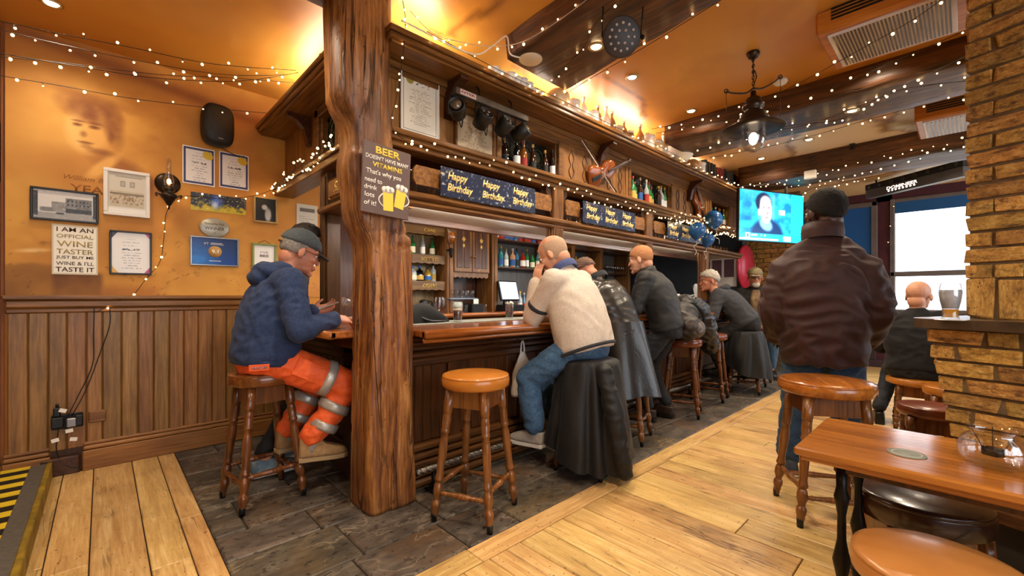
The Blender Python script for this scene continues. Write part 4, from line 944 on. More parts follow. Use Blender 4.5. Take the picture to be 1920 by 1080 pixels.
frame('framed_photo', 'small gilt framed dark wedding style photo', 'picture', ((475, 368), (520, 372), (520, 420), (474, 417)), WP, .016, M_frg, lambda U, V: mixc(mixc(base(U, '1d1c1e'), 'c9c6c2', ell(U, V, .45, .62, .14, .12)), 'dedbd8', ell(U, V, .62, .3, .16, .3)*.8), nx=40, ny=50)
t, w_, h_ = frame('wall_sign', 'small green framed hanging sign behind the navy hoodie', 'sign', ((472, 455), (518, 459), (518, 506), (472, 504)), WP, .016, M_gr, lambda U, V: base(U, 'e4e2dc'), nx=4, ny=4)
lettering("I'VE", t, dk, 0, .035, .008, .016, .06); lettering('BEE', t, dk, 0, .005, .008, .022, .07, .015)
q = MB(); q.tube([(-.05, h_/2, .01), (0, h_/2+.03, .012), (.05, h_/2, .01)], .002, 4); q.build('string', M_dark, t)
frame('menu', 'white printed menu sheet on the wall by the bar end', 'poster', ((556, 382), (596, 386), (595, 500), (556, 497)), WP, 0, None, lambda U, V: lines(U, V, mixc(base(U, 'cfc9bd'), '6b655c', rect(U, V, .15, .85, .88, .94)), .08, .8, 22, .1, .9, '8e887d', .6, 5, center=False), nx=60, ny=120, depth=.004)
fr_ = thing('framed_photo', 'dark framed picture on the recess wall at the far left', 'picture', faceY((-.675, 4.748, 2.22)))
q = MB(); q.cbox(-.2, .152, -.21, .21, 0, .03, .004); q.build('frame_side', M_frb, fr_); q = MB(); q.box(-.17, .125, -.18, .18, .03, .031); q.build('print', mat('grey_print', '4c5258', '686d70', scale=5, rough=.3), fr_)
# wall speaker
sp = thing('wall_speaker', 'rounded black loudspeaker hung high on the ochre wall', 'speaker', faceY((.655, WY-.02, 2.56)) @ Ry(.15))
q = MB(); rings = []
for (k, z) in ((.8, 0), (.95, .03), (1, .07), (1, .11), (.93, .135), (.8, .145)):
    rings.append([(.108*k*math.copysign(abs(math.cos(a))**.6, math.cos(a)), .165*k*math.copysign(abs(math.sin(a))**.55, math.sin(a)), z) for a in [2*PI*i/40 for i in range(40)]])
q.loft(rings); q.build('cabinet', mat('speaker_black', '101112', '17181a', scale=200, rough=.55, bump=.1), sp)
q = MB(); q.cbox(-.015, .02, -.118, -.11, .142, .148, .001); q.build('badge', M_grey, sp)
q = MB(); q.cbox(-.03, .03, -.04, .04, -.02, .01, .004); q.build('wall_mount', M_blackm, sp)
q = MB(); q.tube(smooth_poly([(.05, -.15, .03), (.14, -.18, .02), (.26, -.16, .015), (.36, -.05, .01), (.42, .02, .01)]), .003, 5); q.build('cable', M_black, sp)
# wall oil lamp
lo = onY(317, 345, WY-.1); ol_ = thing('wall_lamp', 'oil lamp style wall light with dark bronze reflector and glass chimney', 'lamp', T(lo.x, WY-.09, lo.z))
q = MB(); q.lathe([(.001, .02), (.06, .016), (.078, .0), (.08, -.004), (.074, -.002), (.058, .010), (.001, .014)], 28, faceY((0, .075, .02)) @ T(0, 0, -.0)); q.build('reflector', M_iron, ol_)
q = MB(); q.lathe([(.002, -.19), (.008, -.18), (.006, -.165), (.018, -.15), (.03, -.125), (.05, -.10), (.055, -.085), (.04, -.07), (.025, -.06), (.035, -.05), (.04, -.035), (.03, -.02)], 20); q.build('font', M_iron, ol_)
for s in (-1, 1):
    q = MB(); q.tube(smooth_poly([(s*.045, 0, -.09), (s*.075, 0, -.075), (s*.07, 0, -.1)]), .006, 6); q.build('finial', M_iron, ol_)
q = MB(); q.lathe([(.026, -.02), (.034, .01), (.033, .03), (.022, .07), (.019, .12), (.019, .19), (.0175, .19), (.0175, .12), (.02, .07), (.031, .03), (.032, .01), (.024, -.02)], 20); q.build('chimney', M_glass, ol_)
q = MB(); q.sphere((0, 0, .02), (.014, .014, .022), 10, 8); q.build('bulb', mat('filament_glow', 'ffb070', emis=3), ol_)
q = MB(); q.tube([(0, .02, -.07), (0, .09, -.03)], .01, 6); q.build('arm', M_iron, ol_)
# sockets and cables low on the wainscot
sk = thing('socket_cluster', 'cluster of plugs and adaptors on the wainscot near the floor', 'socket', faceY((-.17, WY-.034, .36)))
q = MB(); q.cbox(-.075, .075, -.05, .045, 0, .025, .004); q.build('box', M_blackm, sk)
for (x, y, m_, sx, sy) in ((-.045, .0, M_black, .03, .035), (.02, -.01, M_grey, .025, .03), (.055, .0, M_black, .02, .035)):
    q = MB(); q.cbox(x-sx, x+sx, y-sy, y+sy, .025, .06, .006); q.build('plug', m_, sk)
q = MB(); q.cbox(-.065, -.03, .04, .10, .02, .055, .006); q.lathe([(.008, .1), (.008, .125)], 8, T(-.047, 0, .04) @ Rx(-PI/2)); q.build('adaptor', M_black, sk)
for (x, y, a) in ((-.02, .08, -.4), (.01, -.06, .1), (-.055, -.11, .2), (.03, -.12, -.2)):
    q = MB(); q.box(-.018, .018, -.012, .012, .062, .064, T(x, y, 0) @ Rz(a)); q.build('paper_tag', M_white, sk)
q = MB(); q.cbox(.10, .19, -.04, .04, -.012, .012, .006); q.build('blank_plate', M_oakx, sk)
for pts in (((.0, .03, .04), (.05, .16, .02), (.12, .36, .01), (.125, .55, .008), (.13, .80, .01)), ((.02, .03, .04), (.09, .2, .02), (.16, .45, .01), (.21, .65, .01), (.2, .8, .01)), ((-.04, -.04, .04), (-.05, -.2, .02), (.0, -.3, .03), (.06, -.33, .04))):
    q = MB(); q.tube(smooth_poly(pts), .003, 5); q.build('cable', M_black, sk)
q = MB(); q.cbox(-.13, .06, -.37, -.24, 0, .03, .01); q.build('trailing_block', M_dark, sk)
# ================================================================== SIGNS, BANNERS AND PICTURES ON THE BAR
GP = G-.002
M_yel = mat('sign_yellow', 'e8c84a', rough=.5); M_ink = mat('ink_dark', '2a2420', rough=.6)
bs_ = thing('beer_sign', 'dark brown BEER vitamins sign with two beer mugs on the post', 'sign', basis(Vector((1.125, 2.185, 1.825)), (1, .06, 0), (.06, -1, 0)) @ Rz(-.045))
q = MB(); q.cbox(-.145, .145, -.19, .19, 0, .012, .003); q.build('board', mat('sign_brown', '5b4a47', '66544f', scale=6, rough=.55), bs_)
for (s, y, h_, w_, m_, b_, x) in (('BEER', .155, .038, .15, M_yel, .03, .0), ("DOESN'T HAVE MANY", .112, .022, .26, M_white, .012, 0), ('VITAMINS', .075, .026, .18, M_yel, .02, 0), ("That's why you", .03, .026, .21, M_white, .012, -.02),
                       ('need to', -.012, .025, .10, M_white, .012, -.08), ('drink', -.052, .025, .075, M_white, .012, -.095), ('lots', -.092, .025, .055, M_white, .012, -.10), ('of it!', -.135, .025, .07, M_white, .012, -.095)):
    lettering(s, bs_, m_, x, y, .0125, h_, w_, b_)
for (x, y, a) in ((.01, -.10, .06), (.085, -.075, -.15)):
    MM = T(x, y, .0125) @ Rz(a); mg = MB(); mg.prism([(-.03, -.06), (.03, -.06), (.032, .05), (-.032, .05)], 0, .0015, MM); mg_ = mg.build('mug_print', M_yel, bs_)
    mg = MB()
    for k, r in ((-.022, .017), (0, .021), (.022, .017)): mg.lathe([(r, 0), (r, .0022), (.001, .0022)], 14, MM @ T(k, .055, 0))
    mg.tube([MM @ Vector((math.copysign(.032, x-.04)+(math.copysign(.025, x-.04))*math.sin(t*PI/8), -.04+.07*t/8, .001)) for t in range(9)], .004, 5); mg.build('foam_print', M_white, mg_)
def gframe(*a, **k): return frame(*a, **k)
def proc(U, V):
    col = mixc(base(U, 'e2dccb'), '2a2723', (rect(U, V, .045, .955, .03, .97)-rect(U, V, .06, .94, .04, .96))); col = mixc(col, '9a8a3a', ell(U, V, .22, .86, .10, .065, 0, .08)); col = mixc(col, '332f2a', rect(U, V, .36, .75, .80, .86)*(vnoise(U*25, V*30, 2) > .42))
    return lines(U, V, col, .15, .74, 20, .18, .82, '8a8170', .7, 12)
gframe('certificate', 'large white proclamation sheet with gold seal beside the post', 'certificate', ((750, 128), (822, 150), (822, 270), (750, 238)), GP, .008, M_frw, proc, nx=80, ny=120, depth=.015)
gframe('framed_document', 'brown framed document behind the stage lights', 'picture', ((852, 208), (925, 228), (925, 302), (852, 288)), GP, .016, M_midx, lambda U, V: lines(U, V, base(U, 'b7a284'), .1, .9, 16, .1, .9, '5c4a34', .7, 21), nx=60, ny=90)
# stage light bar with four spotlights
lb = thing('stage_light_bar', 'metal bar of four black stage spotlights under the cornice', 'light', T(1.64, 2.26, 2.52))
q = MB(); q.cbox(0, .66, -.02, .02, -.022, .022, .004); q.build('bar', mat('bar_steel', '4c4640', '6b635a', scale=9, rough=.4, metal=.6), lb)
q = MB(); q.box(.03, .16, -.0215, -.02, -.018, .016); q.build('badge', mat('badge_red', 'd8c0b8', rough=.4), lb)
lettering('NTER', lb, mat('badge_ink', '7b2d22', rough=.5), 0, 0, 0, .014, .11, .02).matrix_basis = faceY((.095, -.0225, 0))
for x in (.2, .5):
    q = MB(); q.tube(smooth_poly([(x, 0, .02), (x, .0, .07), (x, .03, .1)]), .006, 6); q.build('hook', M_blackm, lb)
for k, (x, az, el) in enumerate(((.02, -.75, -.15), (.235, -.15, -.55), (.43, .1, -.55), (.60, .45, -.5))):
    Mh = T(x, -.0, -.115) @ Rz(az) @ Rx(PI/2+el)
    q = MB(); q.lathe([(.03, -.07), (.05, -.06), (.056, .0), (.056, .055), (.05, .06), (.047, .052), (.001, .052)], 22, Mh); cn = q.build('spotlight', M_black, lb)
    q = MB()
    if k in (1, 2):
        for a in range(3): q.lathe([(.013, .053), (.013, .058), (.001, .061)], 12, Mh @ T(.022*math.cos(a*2.1+.5), .022*math.sin(a*2.1+.5), 0))
    else: q.lathe([(.036, .053), (.034, .062), (.001, .068)], 18, Mh)
    q.build('lens', mat('lens_glass', '6e675c', rough=.1, metal=.6), cn)
    q = MB(); q.tube([(x-.06, 0, -.11), (x-.058, 0, -.03), (x+.058, 0, -.03), (x+.06, 0, -.11)], .006, 6); q.build('yoke', M_blackm, lb)
    q = MB(); q.tube(smooth_poly([(x, .02, -.06), (x+.05, .03, -.2), (x+.08, .05, -.16), (x+.1, .04, -.03)]), .004, 5); q.build('cable', M_black, lb)
# birthday banners
def conf(seed):
    def f(U, V):
        rs = np.random.RandomState(seed); col = base(U, '16213f')
        for c in ('e9d9a0', 'ffffff', '7fa9dd'):
            n = vnoise(U*60+rs.rand()*40, V*14+rs.rand()*40, 1); col = mixc(col, c, np.clip((n-.43)*16, 0, 1)*.9)
        return col
    return f
M_goldf = mat('gold_foil', 'e2c26a', 'f2dc96', scale=30, rough=.35, metal=.2)
def banner(x0, x1, z0, z1, lab, seed, n=3):
    t = thing('birthday_banner', lab, 'banner', faceY(((x0+x1)/2, G-.085, (z0+z1)/2)), 'birthday banners')
    w_, h_ = x1-x0, z1-z0; q = MB(); q.box(-w_/2, w_/2, -h_/2, h_/2, -.0015, 0); q.build('sheet', mat('navy_foil', '16213f', rough=.3), t)
    paint('print', w_, h_, 150, 36, conf(seed), M_print, t, T(0, 0, .0006))
    for i in range(n):
        x = -w_/2+w_*(i+.5)/n
        lettering('Happy', t, M_goldf, x-.01, h_*.2, .001, h_*.26, w_/n*.56, .03, .25); lettering('Birthday', t, M_goldf, x+.01, -h_*.2, .001, h_*.26, w_/n*.72, .03, .25)
banner(1.57, 2.45, 1.845, 2.035, 'navy and gold happy birthday banner nearest the post', 3)
banner(3.06, 3.93, 1.85, 2.04, 'navy and gold happy birthday banner in the middle bay', 5)
banner(4.62, 5.55, 1.86, 2.05, 'navy and gold happy birthday banner behind the balloons', 8)
# wooden plaques with gilt script behind the banners
for (x0, x1, z0, z1, lab) in ((1.40, 1.66, 1.90, 2.02, 'wooden plaque with gilt script left of the first banner'), (2.46, 2.70, 1.90, 2.03, 'shaped wooden plaque right of the first banner'), (2.88, 3.08, 1.90, 2.03, 'shaped wooden plaque left of the middle banner'), (3.96, 4.2, 1.9, 2.03, 'shaped wooden plaque right of the middle banner'), (4.40, 4.66, 1.9, 2.03, 'shaped wooden plaque before the far banner')):
    t = thing('bar_plaque', lab, 'plaque', faceY(((x0+x1)/2, G-.03, (z0+z1)/2)), 'plaques on the gantry'); a, b_ = (x1-x0)/2, (z1-z0)/2
    q = MB(); q.prism([(-a, -b_*.5), (-a*.85, -b_), (a*.85, -b_), (a, -b_*.5), (a, b_*.5), (a*.85, b_), (-a*.85, b_), (-a, b_*.5)], -.01, .01); q.build('board', M_panel, t)
t = thing('bar_plaque', 'dark wooden plaque with gilt script on the side of the bar', 'plaque', basis(Vector((1.14, 2.82, 1.93)), (0, -1, 0), (-1, 0, 0)), 'plaques on the gantry')
q = MB(); q.cbox(-.22, .22, -.07, .07, -.012, .012, .02); q.build('board', M_panel, t); lettering('Save', t, M_gold, 0, 0, .0125, .07, .22, .01, .3)
# fiddles
def violin(lab, M0, bow=None):
    t = thing('violin', lab, 'violin', M0)
    out = [(0, -.18), (.06, -.175), (.098, -.14), (.10, -.09), (.075, -.05), (.055, -.01), (.06, .03), (.08, .06), (.082, .10), (.06, .15), (.025, .172), (0, .175)]
    pr = [p[:2] for p in smooth_poly([(x, y, 0) for x, y in out], 4)]; ol2 = pr+[(-x, y) for x, y in pr[::-1]][1:-1]
    rings = []
    for (k, z) in ((.9, 0), (1, .004), (1, .034), (.93, .040), (.6, .048), (.25, .051)): rings.append([(x*k, y*k, z) for x, y in ol2])
    q = MB(); q.loft(rings); q.build('body', mat('violin_varnish', '6a2e10', 'a2571d', scale=6, rough=.2, coat=.5), t)
    q = MB(); q.cbox(-.013, .013, .05, .31, .045, .062, .004); q.tube([(0, .30, .05), (0, .36, .045), (0, .385, .03)], [.012, .010, .014], 8); q.build('neck', M_dark, t)
    q = MB(); q.cbox(-.022, .022, -.03, -.026, .05, .08, .001); q.build('bridge', M_white, t)
    q = MB(); q.cbox(-.02, .02, -.165, -.06, .055, .064, .003); q.build('tailpiece', M_black, t)
    for s in (-1, 1):
        q = MB(); q.tube([(s*.035, .0, .047), (s*.042, -.03, .047), (s*.036, -.06, .047)], .004, 5); q.build('sound_hole', M_black, t)
        for k in (.33, .355):
            q = MB(); q.tube([(0, k, .045), (s*.03, k, .045)], .004, 5); q.build('peg', M_black, t)
    for k in (-.009, -.003, .003, .009):
        q = MB(); q.tube([(k, .36, .06), (k, -.028, .082), (k, -.07, .066)], .0007, 3); q.build('string', M_grey, t)
    return t
violin('violin mounted on the diamond carved panel with a crossed bow', faceY((3.42, G-.01, 2.37)) @ Rx(.35) @ Rz(-1.05) @ Sc(1.1, 1.1, 1.1))
violin('violin hung upright on the far carved panel', faceY((5.55, G-.01, 2.36)) @ Rz(.55) @ Sc(1.1, 1.1, 1.1))
bw_ = thing('violin_bow', 'violin bow crossed behind the mounted violin', 'bow', faceY((3.42, G-.05, 2.36)) @ Rz(-.62))
q = MB(); q.tube([(-.40, .012, 0), (-.2, .004, 0), (.1, .004, 0), (.36, .02, 0)], [.004, .005, .006, .006], 6); q.build('stick', M_dark, bw_); q = MB(); q.box(-.40, .33, -.012, -.008, -.003, .003); q.build('hair', M_white, bw_); q = MB(); q.cbox(.27, .33, -.014, .02, -.006, .006, .003); q.build('frog', M_black, bw_)
# balloons
M_bal = mat('blue_balloon', '17508e', '1c5a9a', scale=2, rough=.22, coat=.3)
for (px, py, r, tl, lab, dy) in ((1307, 433, .098, .2, 'round blue balloon, lowest left of the three', 0), (1337, 413, .118, -.6, 'large blue balloon, topmost of the three', .06), (1326, 450, .09, .3, 'blue balloon partly hidden behind the other two', .12)):
    c = onY(px, py, 2.2+dy); t = thing('balloon', lab, 'balloon', T(*c) @ Ry(tl), 'blue balloons')
    q = MB(); q.lathe([(.004, -r*1.3), (.012, -r*1.24), (.006, -r*1.2), (.02, -r*1.12), (r*.5, -r*.85), (r*.82, -r*.5), (r*.98, -r*.1), (r, .15*r), (r*.9, r*.55), (r*.62, r*.88), (r*.3, r*1.03), (.001, r*1.07)], 28); q.build('skin', M_bal, t)
    q = MB(); q.tube(smooth_poly([(0, 0, -r*1.28), (.02, 0, -r*1.6), (-.03, .01, -r*2), (.03, 0, -r*2.5), (.0, 0, -r*3)]), .003, 4); q.build('ribbon', M_white, t)
# ================================================================== BOTTLES, JARS, GLASSES
def ordn(i): return ('first', 'second', 'third', 'fourth', 'fifth', 'sixth', 'seventh', 'eighth', 'ninth', 'tenth', 'eleventh', 'twelfth', 'thirteenth', 'fourteenth', 'fifteenth', 'sixteenth', 'seventeenth', 'eighteenth', 'nineteenth', 'twentieth', 'twenty-first', 'twenty-second', 'twenty-third', 'twenty-fourth', 'twenty-fifth', 'twenty-sixth', 'twenty-seventh', 'twenty-eighth', 'twenty-ninth', 'thirtieth')[i]
BC = {'green': ('0e5a2c', '3fae5c'), 'amber': ('8a4410', 'd07a22'), 'clear': ('b9c6c9', 'e5edee'), 'blue': ('1b5c9c', '58a8d8'), 'brown': ('2f180b', '55301a'), 'red': ('8c1c18', 'c23a28'), 'pale peach': ('d49a72', 'eab995'), 'teal': ('1b7c86', '53b9bd'), 'gold': ('b98d2c', 'dcb64c'), 'black': ('0e0d0d', '1f1d1c')}
BM = {k: mat('bottle_'+k.replace(' ', '_'), a, b_, scale=3, rough=.08, coat=.6, trans=.35) for k, (a, b_) in BC.items()}
LBL = [mat('label_'+n, c, rough=.6) for n, c in (('cream', 'e8dfc6'), ('white', 'efefec'), ('red', 'a52a22'), ('gold', 'c9a24a'), ('black', '1f1d1c'), ('blue', '2b5b9c'))]
PRO = {'wine': [(.036, 0), (.038, .01), (.038, .17), (.03, .2), (.014, .23), (.013, .29), (.015, .295), (.013, .3)], 'spirit': [(.04, 0), (.043, .01), (.043, .16), (.038, .18), (.016, .20), (.014, .26), (.016, .265), (.014, .28)],
       'squat': [(.05, 0), (.056, .02), (.056, .11), (.045, .15), (.018, .165), (.016, .20), (.019, .205), (.017, .215)], 'slim': [(.029, 0), (.031, .01), (.031, .18), (.012, .23), (.012, .3), (.013, .305), (.011, .31)], 'jar': [(.045, 0), (.05, .01), (.052, .1), (.045, .115), (.04, .12), (.043, .125), (.043, .14), (.04, .145)]}
_bc = {}
def bottle(kind, col, x, y, z, s, lab, group, cat='bottle'):
    key = (kind, col)
    if key not in _bc:
        p = PRO[kind]; a = MB(); a.lathe(p, 14); m1 = a.mesh('bottle_body'); m1.materials.append(BM[col])
        h1 = p[2][1]; r = p[2][0]+.0008; a = MB(); a.lathe([(r, h1*.2), (r, h1*.75)], 14, None, True, False); m2 = a.mesh('label'); m2.materials.append(random.choice(LBL))
        rt, zt = p[-1]; a = MB(); a.lathe([(rt+.002, zt-.03), (rt+.002, zt+.004), (.001, zt+.004)], 10); m3 = a.mesh('cap'); m3.materials.append(random.choice(LBL)); _bc[key] = (m1, m2, m3)
    t = thing(kind+'_bottle' if kind != 'jar' else 'jar', lab, cat, T(x, y, z) @ Sc(s, s, s) @ Rz(random.random()*6), group)
    for nm, me in zip(('body', 'label', 'cap'), _bc[key]): link(nm, me, None, t)
cols = list(BC)
def brow(x0, x1, y, z, n, shelf, group, kinds=('wine', 'spirit', 'slim', 'squat'), s=(.85, 1.0), cs=None, seed=1):
    rs = random.Random(seed)
    for i in range(n):
        x = x0+(x1-x0)*(i+.5)/n; c = (cs or cols)[i % len(cs or cols)]; bottle(rs.choice(kinds), c, x+rs.uniform(-.006, .006), y+rs.uniform(-.02, .03), z, rs.uniform(*s), f'{c} bottle on the {shelf}, {ordn(i)} from the left', group)
p_ = P4
brow(B0+.02, p_(1028, 500).x-.06, YB+.12, shz[0], 10, 'upper back bar shelf', 'bottles on the upper back shelf', seed=3, cs=['amber', 'red', 'gold', 'brown', 'blue', 'amber'])
brow(B0+.02, p_(1028, 500).x-.06, YB+.12, shz[1], 9, 'middle back bar shelf', 'bottles on the middle back shelf', seed=4, cs=['green', 'teal', 'clear', 'pale peach', 'blue', 'red', 'green'], s=(.85, 1.0))
brow(p_(985, 500).x, p_(1028, 500).x-.06, YB+.14, .97, 5, 'back counter by the till', 'bottles on the back counter', seed=5, cs=['clear', 'blue', 'red'], kinds=('slim', 'wine'))
brow(p_(1040, 500).x, 5.55, YB+.12, shz[0], 7, 'upper far back bar shelf', 'bottles on the far upper shelf', seed=6, cs=['green', 'clear', 'amber', 'red'])
brow(p_(1040, 500).x, 5.55, YB+.12, shz[1], 7, 'middle far back bar shelf', 'bottles on the far middle shelf', seed=7, cs=['clear', 'teal', 'amber', 'clear'])
brow(5.68, 6.34, YB+.12, shz[1], 6, 'last lit back bar shelf', 'bottles on the last lit shelf', seed=8, cs=['clear', 'gold', 'clear'])
for z, n, sd, cs_ in ((zs[0]+.02, 4, 1, ['clear', 'green', 'clear']), (zs[1]+.02, 3, 2, ['green', 'clear']), (zs[2]+.02, 4, 3, ['clear', 'black', 'gold'])):
    brow(L0+.0, L1-.03, YB+.14, z, n, ('CANS', 'BOTTLES', 'CIDERS')[sd-1]+' shelf', 'bottles on the lettered shelf unit', ('spirit', 'squat', 'wine'), (.75, .9), cs_, sd+20)
# bottles in the gantry niches
brow(2.2, 2.84, G+.04, 2.197, 6, 'leaded niche nearest the post', 'bottles in the gantry niches', ('wine', 'slim', 'squat'), (.72, .92), ['brown', 'black', 'amber', 'brown'], 31)
brow(4.02, 4.85, G+.04, 2.197, 9, 'second leaded niche', 'bottles in the gantry niches', ('wine', 'slim'), (.75, .95), ['green', 'green', 'brown', 'clear'], 32)
brow(6.06, 6.66, G+.04, 2.197, 6, 'last leaded niche', 'bottles in the gantry niches', ('wine', 'slim'), (.75, .95), ['brown', 'green'], 33)
# optic bottle hung upside down
oc = onY(846, 450, YB-.1); t = thing('optic_bottle', 'upturned rum bottle in an optic on the back bar pilaster', 'bottle', T(*oc))
q = MB(); q.lathe([(.048, .16), (.055, .15), (.055, .02), (.04, -.02), (.018, -.05), (.015, -.1)], 18); q.build('body', M_glass, t); q = MB(); q.lathe([(.051, .09), (.051, .02), (.038, -.018), (.016, -.05)], 18); q.build('spirit', BM['amber'], t); q = MB(); q.lathe([(.02, -.1), (.024, -.11), (.018, -.2), (.008, -.22)], 12); q.cbox(-.02, .02, .0, .08, -.13, -.11, .004); q.build('optic', M_blackm, t)
# cornice top: crockery
def shelfpot(kind, px, s, lab, m_, Y=2.235, top=2.70):
    x = onY(px, 300, Y).x; t = thing('pot' if kind in ('pot', 'bowl', 'jarlid', 'cup') else 'jug_bottle', lab, {'pot': 'pot', 'bowl': 'bowl', 'jarlid': 'jar', 'cup': 'cup', 'bot': 'bottle'}[kind], T(x, Y, top) @ Sc(s, s, s), 'crockery along the cornice shelf')
    pr = {'pot': [(.06, 0), (.085, .02), (.1, .06), (.098, .1), (.075, .13), (.06, .14), (.058, .14), (.07, .12), (.001, .12)], 'bowl': [(.05, 0), (.06, .01), (.1, .05), (.12, .085), (.125, .10), (.118, .10), (.09, .05), (.001, .03)], 'jarlid': [(.045, 0), (.055, .01), (.055, .075), (.05, .085), (.058, .09), (.058, .11), (.04, .118), (.001, .118)],
          'cup': [(.022, 0), (.026, .01), (.026, .04), (.034, .05), (.038, .07), (.036, .072), (.001, .06)], 'bot': [(.035, 0), (.04, .01), (.04, .08), (.03, .11), (.013, .14), (.012, .17), (.017, .18), (.016, .195), (.001, .195)]}[kind]
    q = MB(); q.lathe(pr, 22); q.build('body', m_, t)
    if kind == 'bot': q = MB(); q.lathe([(.0175, .178), (.0175, .197), (.001, .2)], 12); q.build('stopper', M_whitec, t)
    if kind == 'jarlid': q = MB(); q.lathe([(.06, .088), (.06, .104), (.012, .122), (.014, .135), (.001, .138)], 18); q.build('lid', M_whitec, t)
    if kind == 'cup': q = MB(); q.tube([(.034, 0, .055), (.05, 0, .05), (.048, 0, .03), (.026, 0, .02)], .004, 5); q.build('handle', M_whitec, t)
M_cream = mat('cream_glaze', 'd9b98a', 'e8d2ae', scale=6, rough=.25); M_stw = mat('stoneware', '9a6a3a', 'c9955c', scale=8, rough=.3)
for i, (k, px, s, m_) in enumerate((('cup', 928, 1.0, M_whitec), ('cup', 938, .9, M_whitec), ('cup', 957, 1.15, M_whitec), ('cup', 968, 1.05, M_whitec), ('cup', 979, 1.15, M_whitec), ('cup', 991, 1.05, M_whitec), ('cup', 1003, .8, M_whitec), ('cup', 1014, .75, M_whitec), ('pot', 1046, .95, M_cream), ('jarlid', 1075, 1.0, M_whitec), ('bot', 1094, .95, M_whitec),
       ('jarlid', 1112, .9, M_whitec), ('bot', 1121, .9, M_stw), ('bot', 1136, 1.05, M_whitec), ('bot', 1147, .95, M_stw), ('jarlid', 1160, .75, M_cream), ('bot', 1170, .8, M_stw), ('jarlid', 1180, .75, M_stw), ('bot', 1200, 1.05, M_stw), ('jarlid', 1214, 1.2, M_whitec), ('jarlid', 1231, 1.1, M_cream), ('bot', 1244, 1.15, M_whitec), ('bowl', 1272, 1.55, M_whitec), ('pot', 1297, .8, M_stw), ('jarlid', 1313, 1.1, M_whitec))):
    nm = {'cup': 'small white cup', 'pot': 'rounded glazed pot', 'jarlid': 'lidded jar', 'bot': 'stoppered bottle', 'bowl': 'large white bowl'}[k]; cn = {'white_ceramic': 'white', 'cream_glaze': 'cream', 'stoneware': 'brown stoneware'}[m_.name]
    shelfpot(k, px, s, f'{nm if cn=="white" and "white" in nm else cn+" "+nm} on the cornice shelf, {ordn(i)} piece from the post', m_)
for i in range(16):   # books at the far end
    x = 5.35+i*.088; h_ = random.uniform(.17, .22); c = random.choice(('7a2a22', '2f3b3a', 'a34a2f', '1e1c1b', 'b07a4a', '8d2f28', '43362a', 'c9b48c')); cn = {'7a2a22': 'dark red', '2f3b3a': 'slate', 'a34a2f': 'orange red', '1e1c1b': 'black', 'b07a4a': 'tan', '8d2f28': 'red', '43362a': 'brown', 'c9b48c': 'cream'}[c]
    t = thing('book', f'{cn} book on the cornice shelf end, {ordn(i)} in the row', 'book', T(x, 2.22, 2.70), 'books at the end of the cornice shelf'); q = MB(); q.cbox(0, .05, 0, .15, 0, h_, .005); q.build('cover', mat('book_'+c, c, rough=.5), t); q = MB(); q.box(.006, .044, .01, .152, .004, h_+.001); q.build('pages', M_white, t)
q = MB()
t = thing('milk_churn', 'white enamel jug on the side cornice by the post', 'jug', T(1.10, 2.68, 2.67)); q = MB(); q.lathe([(.06, 0), (.065, .01), (.065, .14), (.05, .17), (.052, .2), (.048, .2), (.001, .16)], 20); q.build('body', M_whitec, t)
t = thing('jarlet', 'small pale jar on the side cornice behind the enamel jug', 'jar', T(1.06, 2.92, 2.67)); q = MB(); q.lathe([(.04, 0), (.045, .01), (.045, .08), (.03, .1), (.03, .12), (.001, .12)], 16); q.build('body', M_cream, t)
# glasses on the gantry shelf
gm = MB(); gm.lathe([(.028, 0), (.03, .003), (.036, .11), (.0345, .11), (.0285, .006), (.001, .006)], 14); GLM = gm.mesh('tumbler_glass'); GLM.materials.append(M_glass)
gw = MB(); gw.lathe([(.032, 0), (.031, .003), (.006, .008), (.004, .04), (.004, .085), (.018, .095), (.036, .125), (.041, .155), (.036, .19), (.0345, .19), (.039, .155), (.034, .125), (.016, .098), (.001, .095)], 18); WGM = gw.mesh('wine_glass'); WGM.materials.append(M_glass)
def glass(me, x, y, z, lab, group, s=1): t = link('wine_glass' if me is WGM else 'tumbler', me, None, None, T(x, y, z) @ Sc(s, s, s)); return tag(t, lab, 'glass', group)
for b_, (x0, x1, nm) in enumerate(((1.42, 2.7, 'first'), (2.9, 4.2, 'middle'), (4.42, 5.7, 'third'), (5.9, 6.95, 'last'))):
    for i in range(9): glass(GLM, x0+(x1-x0)*(i+.5)/9, 2.52, 1.846, f'clear tumbler on the {nm} gantry shelf bay', f'tumblers in the {nm} gantry bay', .8)
for i in range(3): glass(GLM, 1.2+.09*i, 2.75+.06*i, 1.821, 'clear tumbler on the side gantry shelf', 'tumblers on the side gantry shelf', .7)
for r, (z, n) in enumerate(((shz[0]-.02, 12), (shz[1]-.03, 12))):
    for i in range(n): glass(WGM, 6.5+i*.07, YB+.1, z+.02, f'wine glass on the {("upper", "lower")[r]} far back shelf', f'wine glasses on the {("upper", "lower")[r]} far shelf', .85)
for (px, py, lab) in ((649, 592, 'empty large wine glass beside the phone on the side counter'), (664, 590, 'second large wine glass touching the timber post')):
    c = onZ(px, py+6, 1.0); glass(WGM, c.x, c.y, 1.0, lab, None, 1.0)
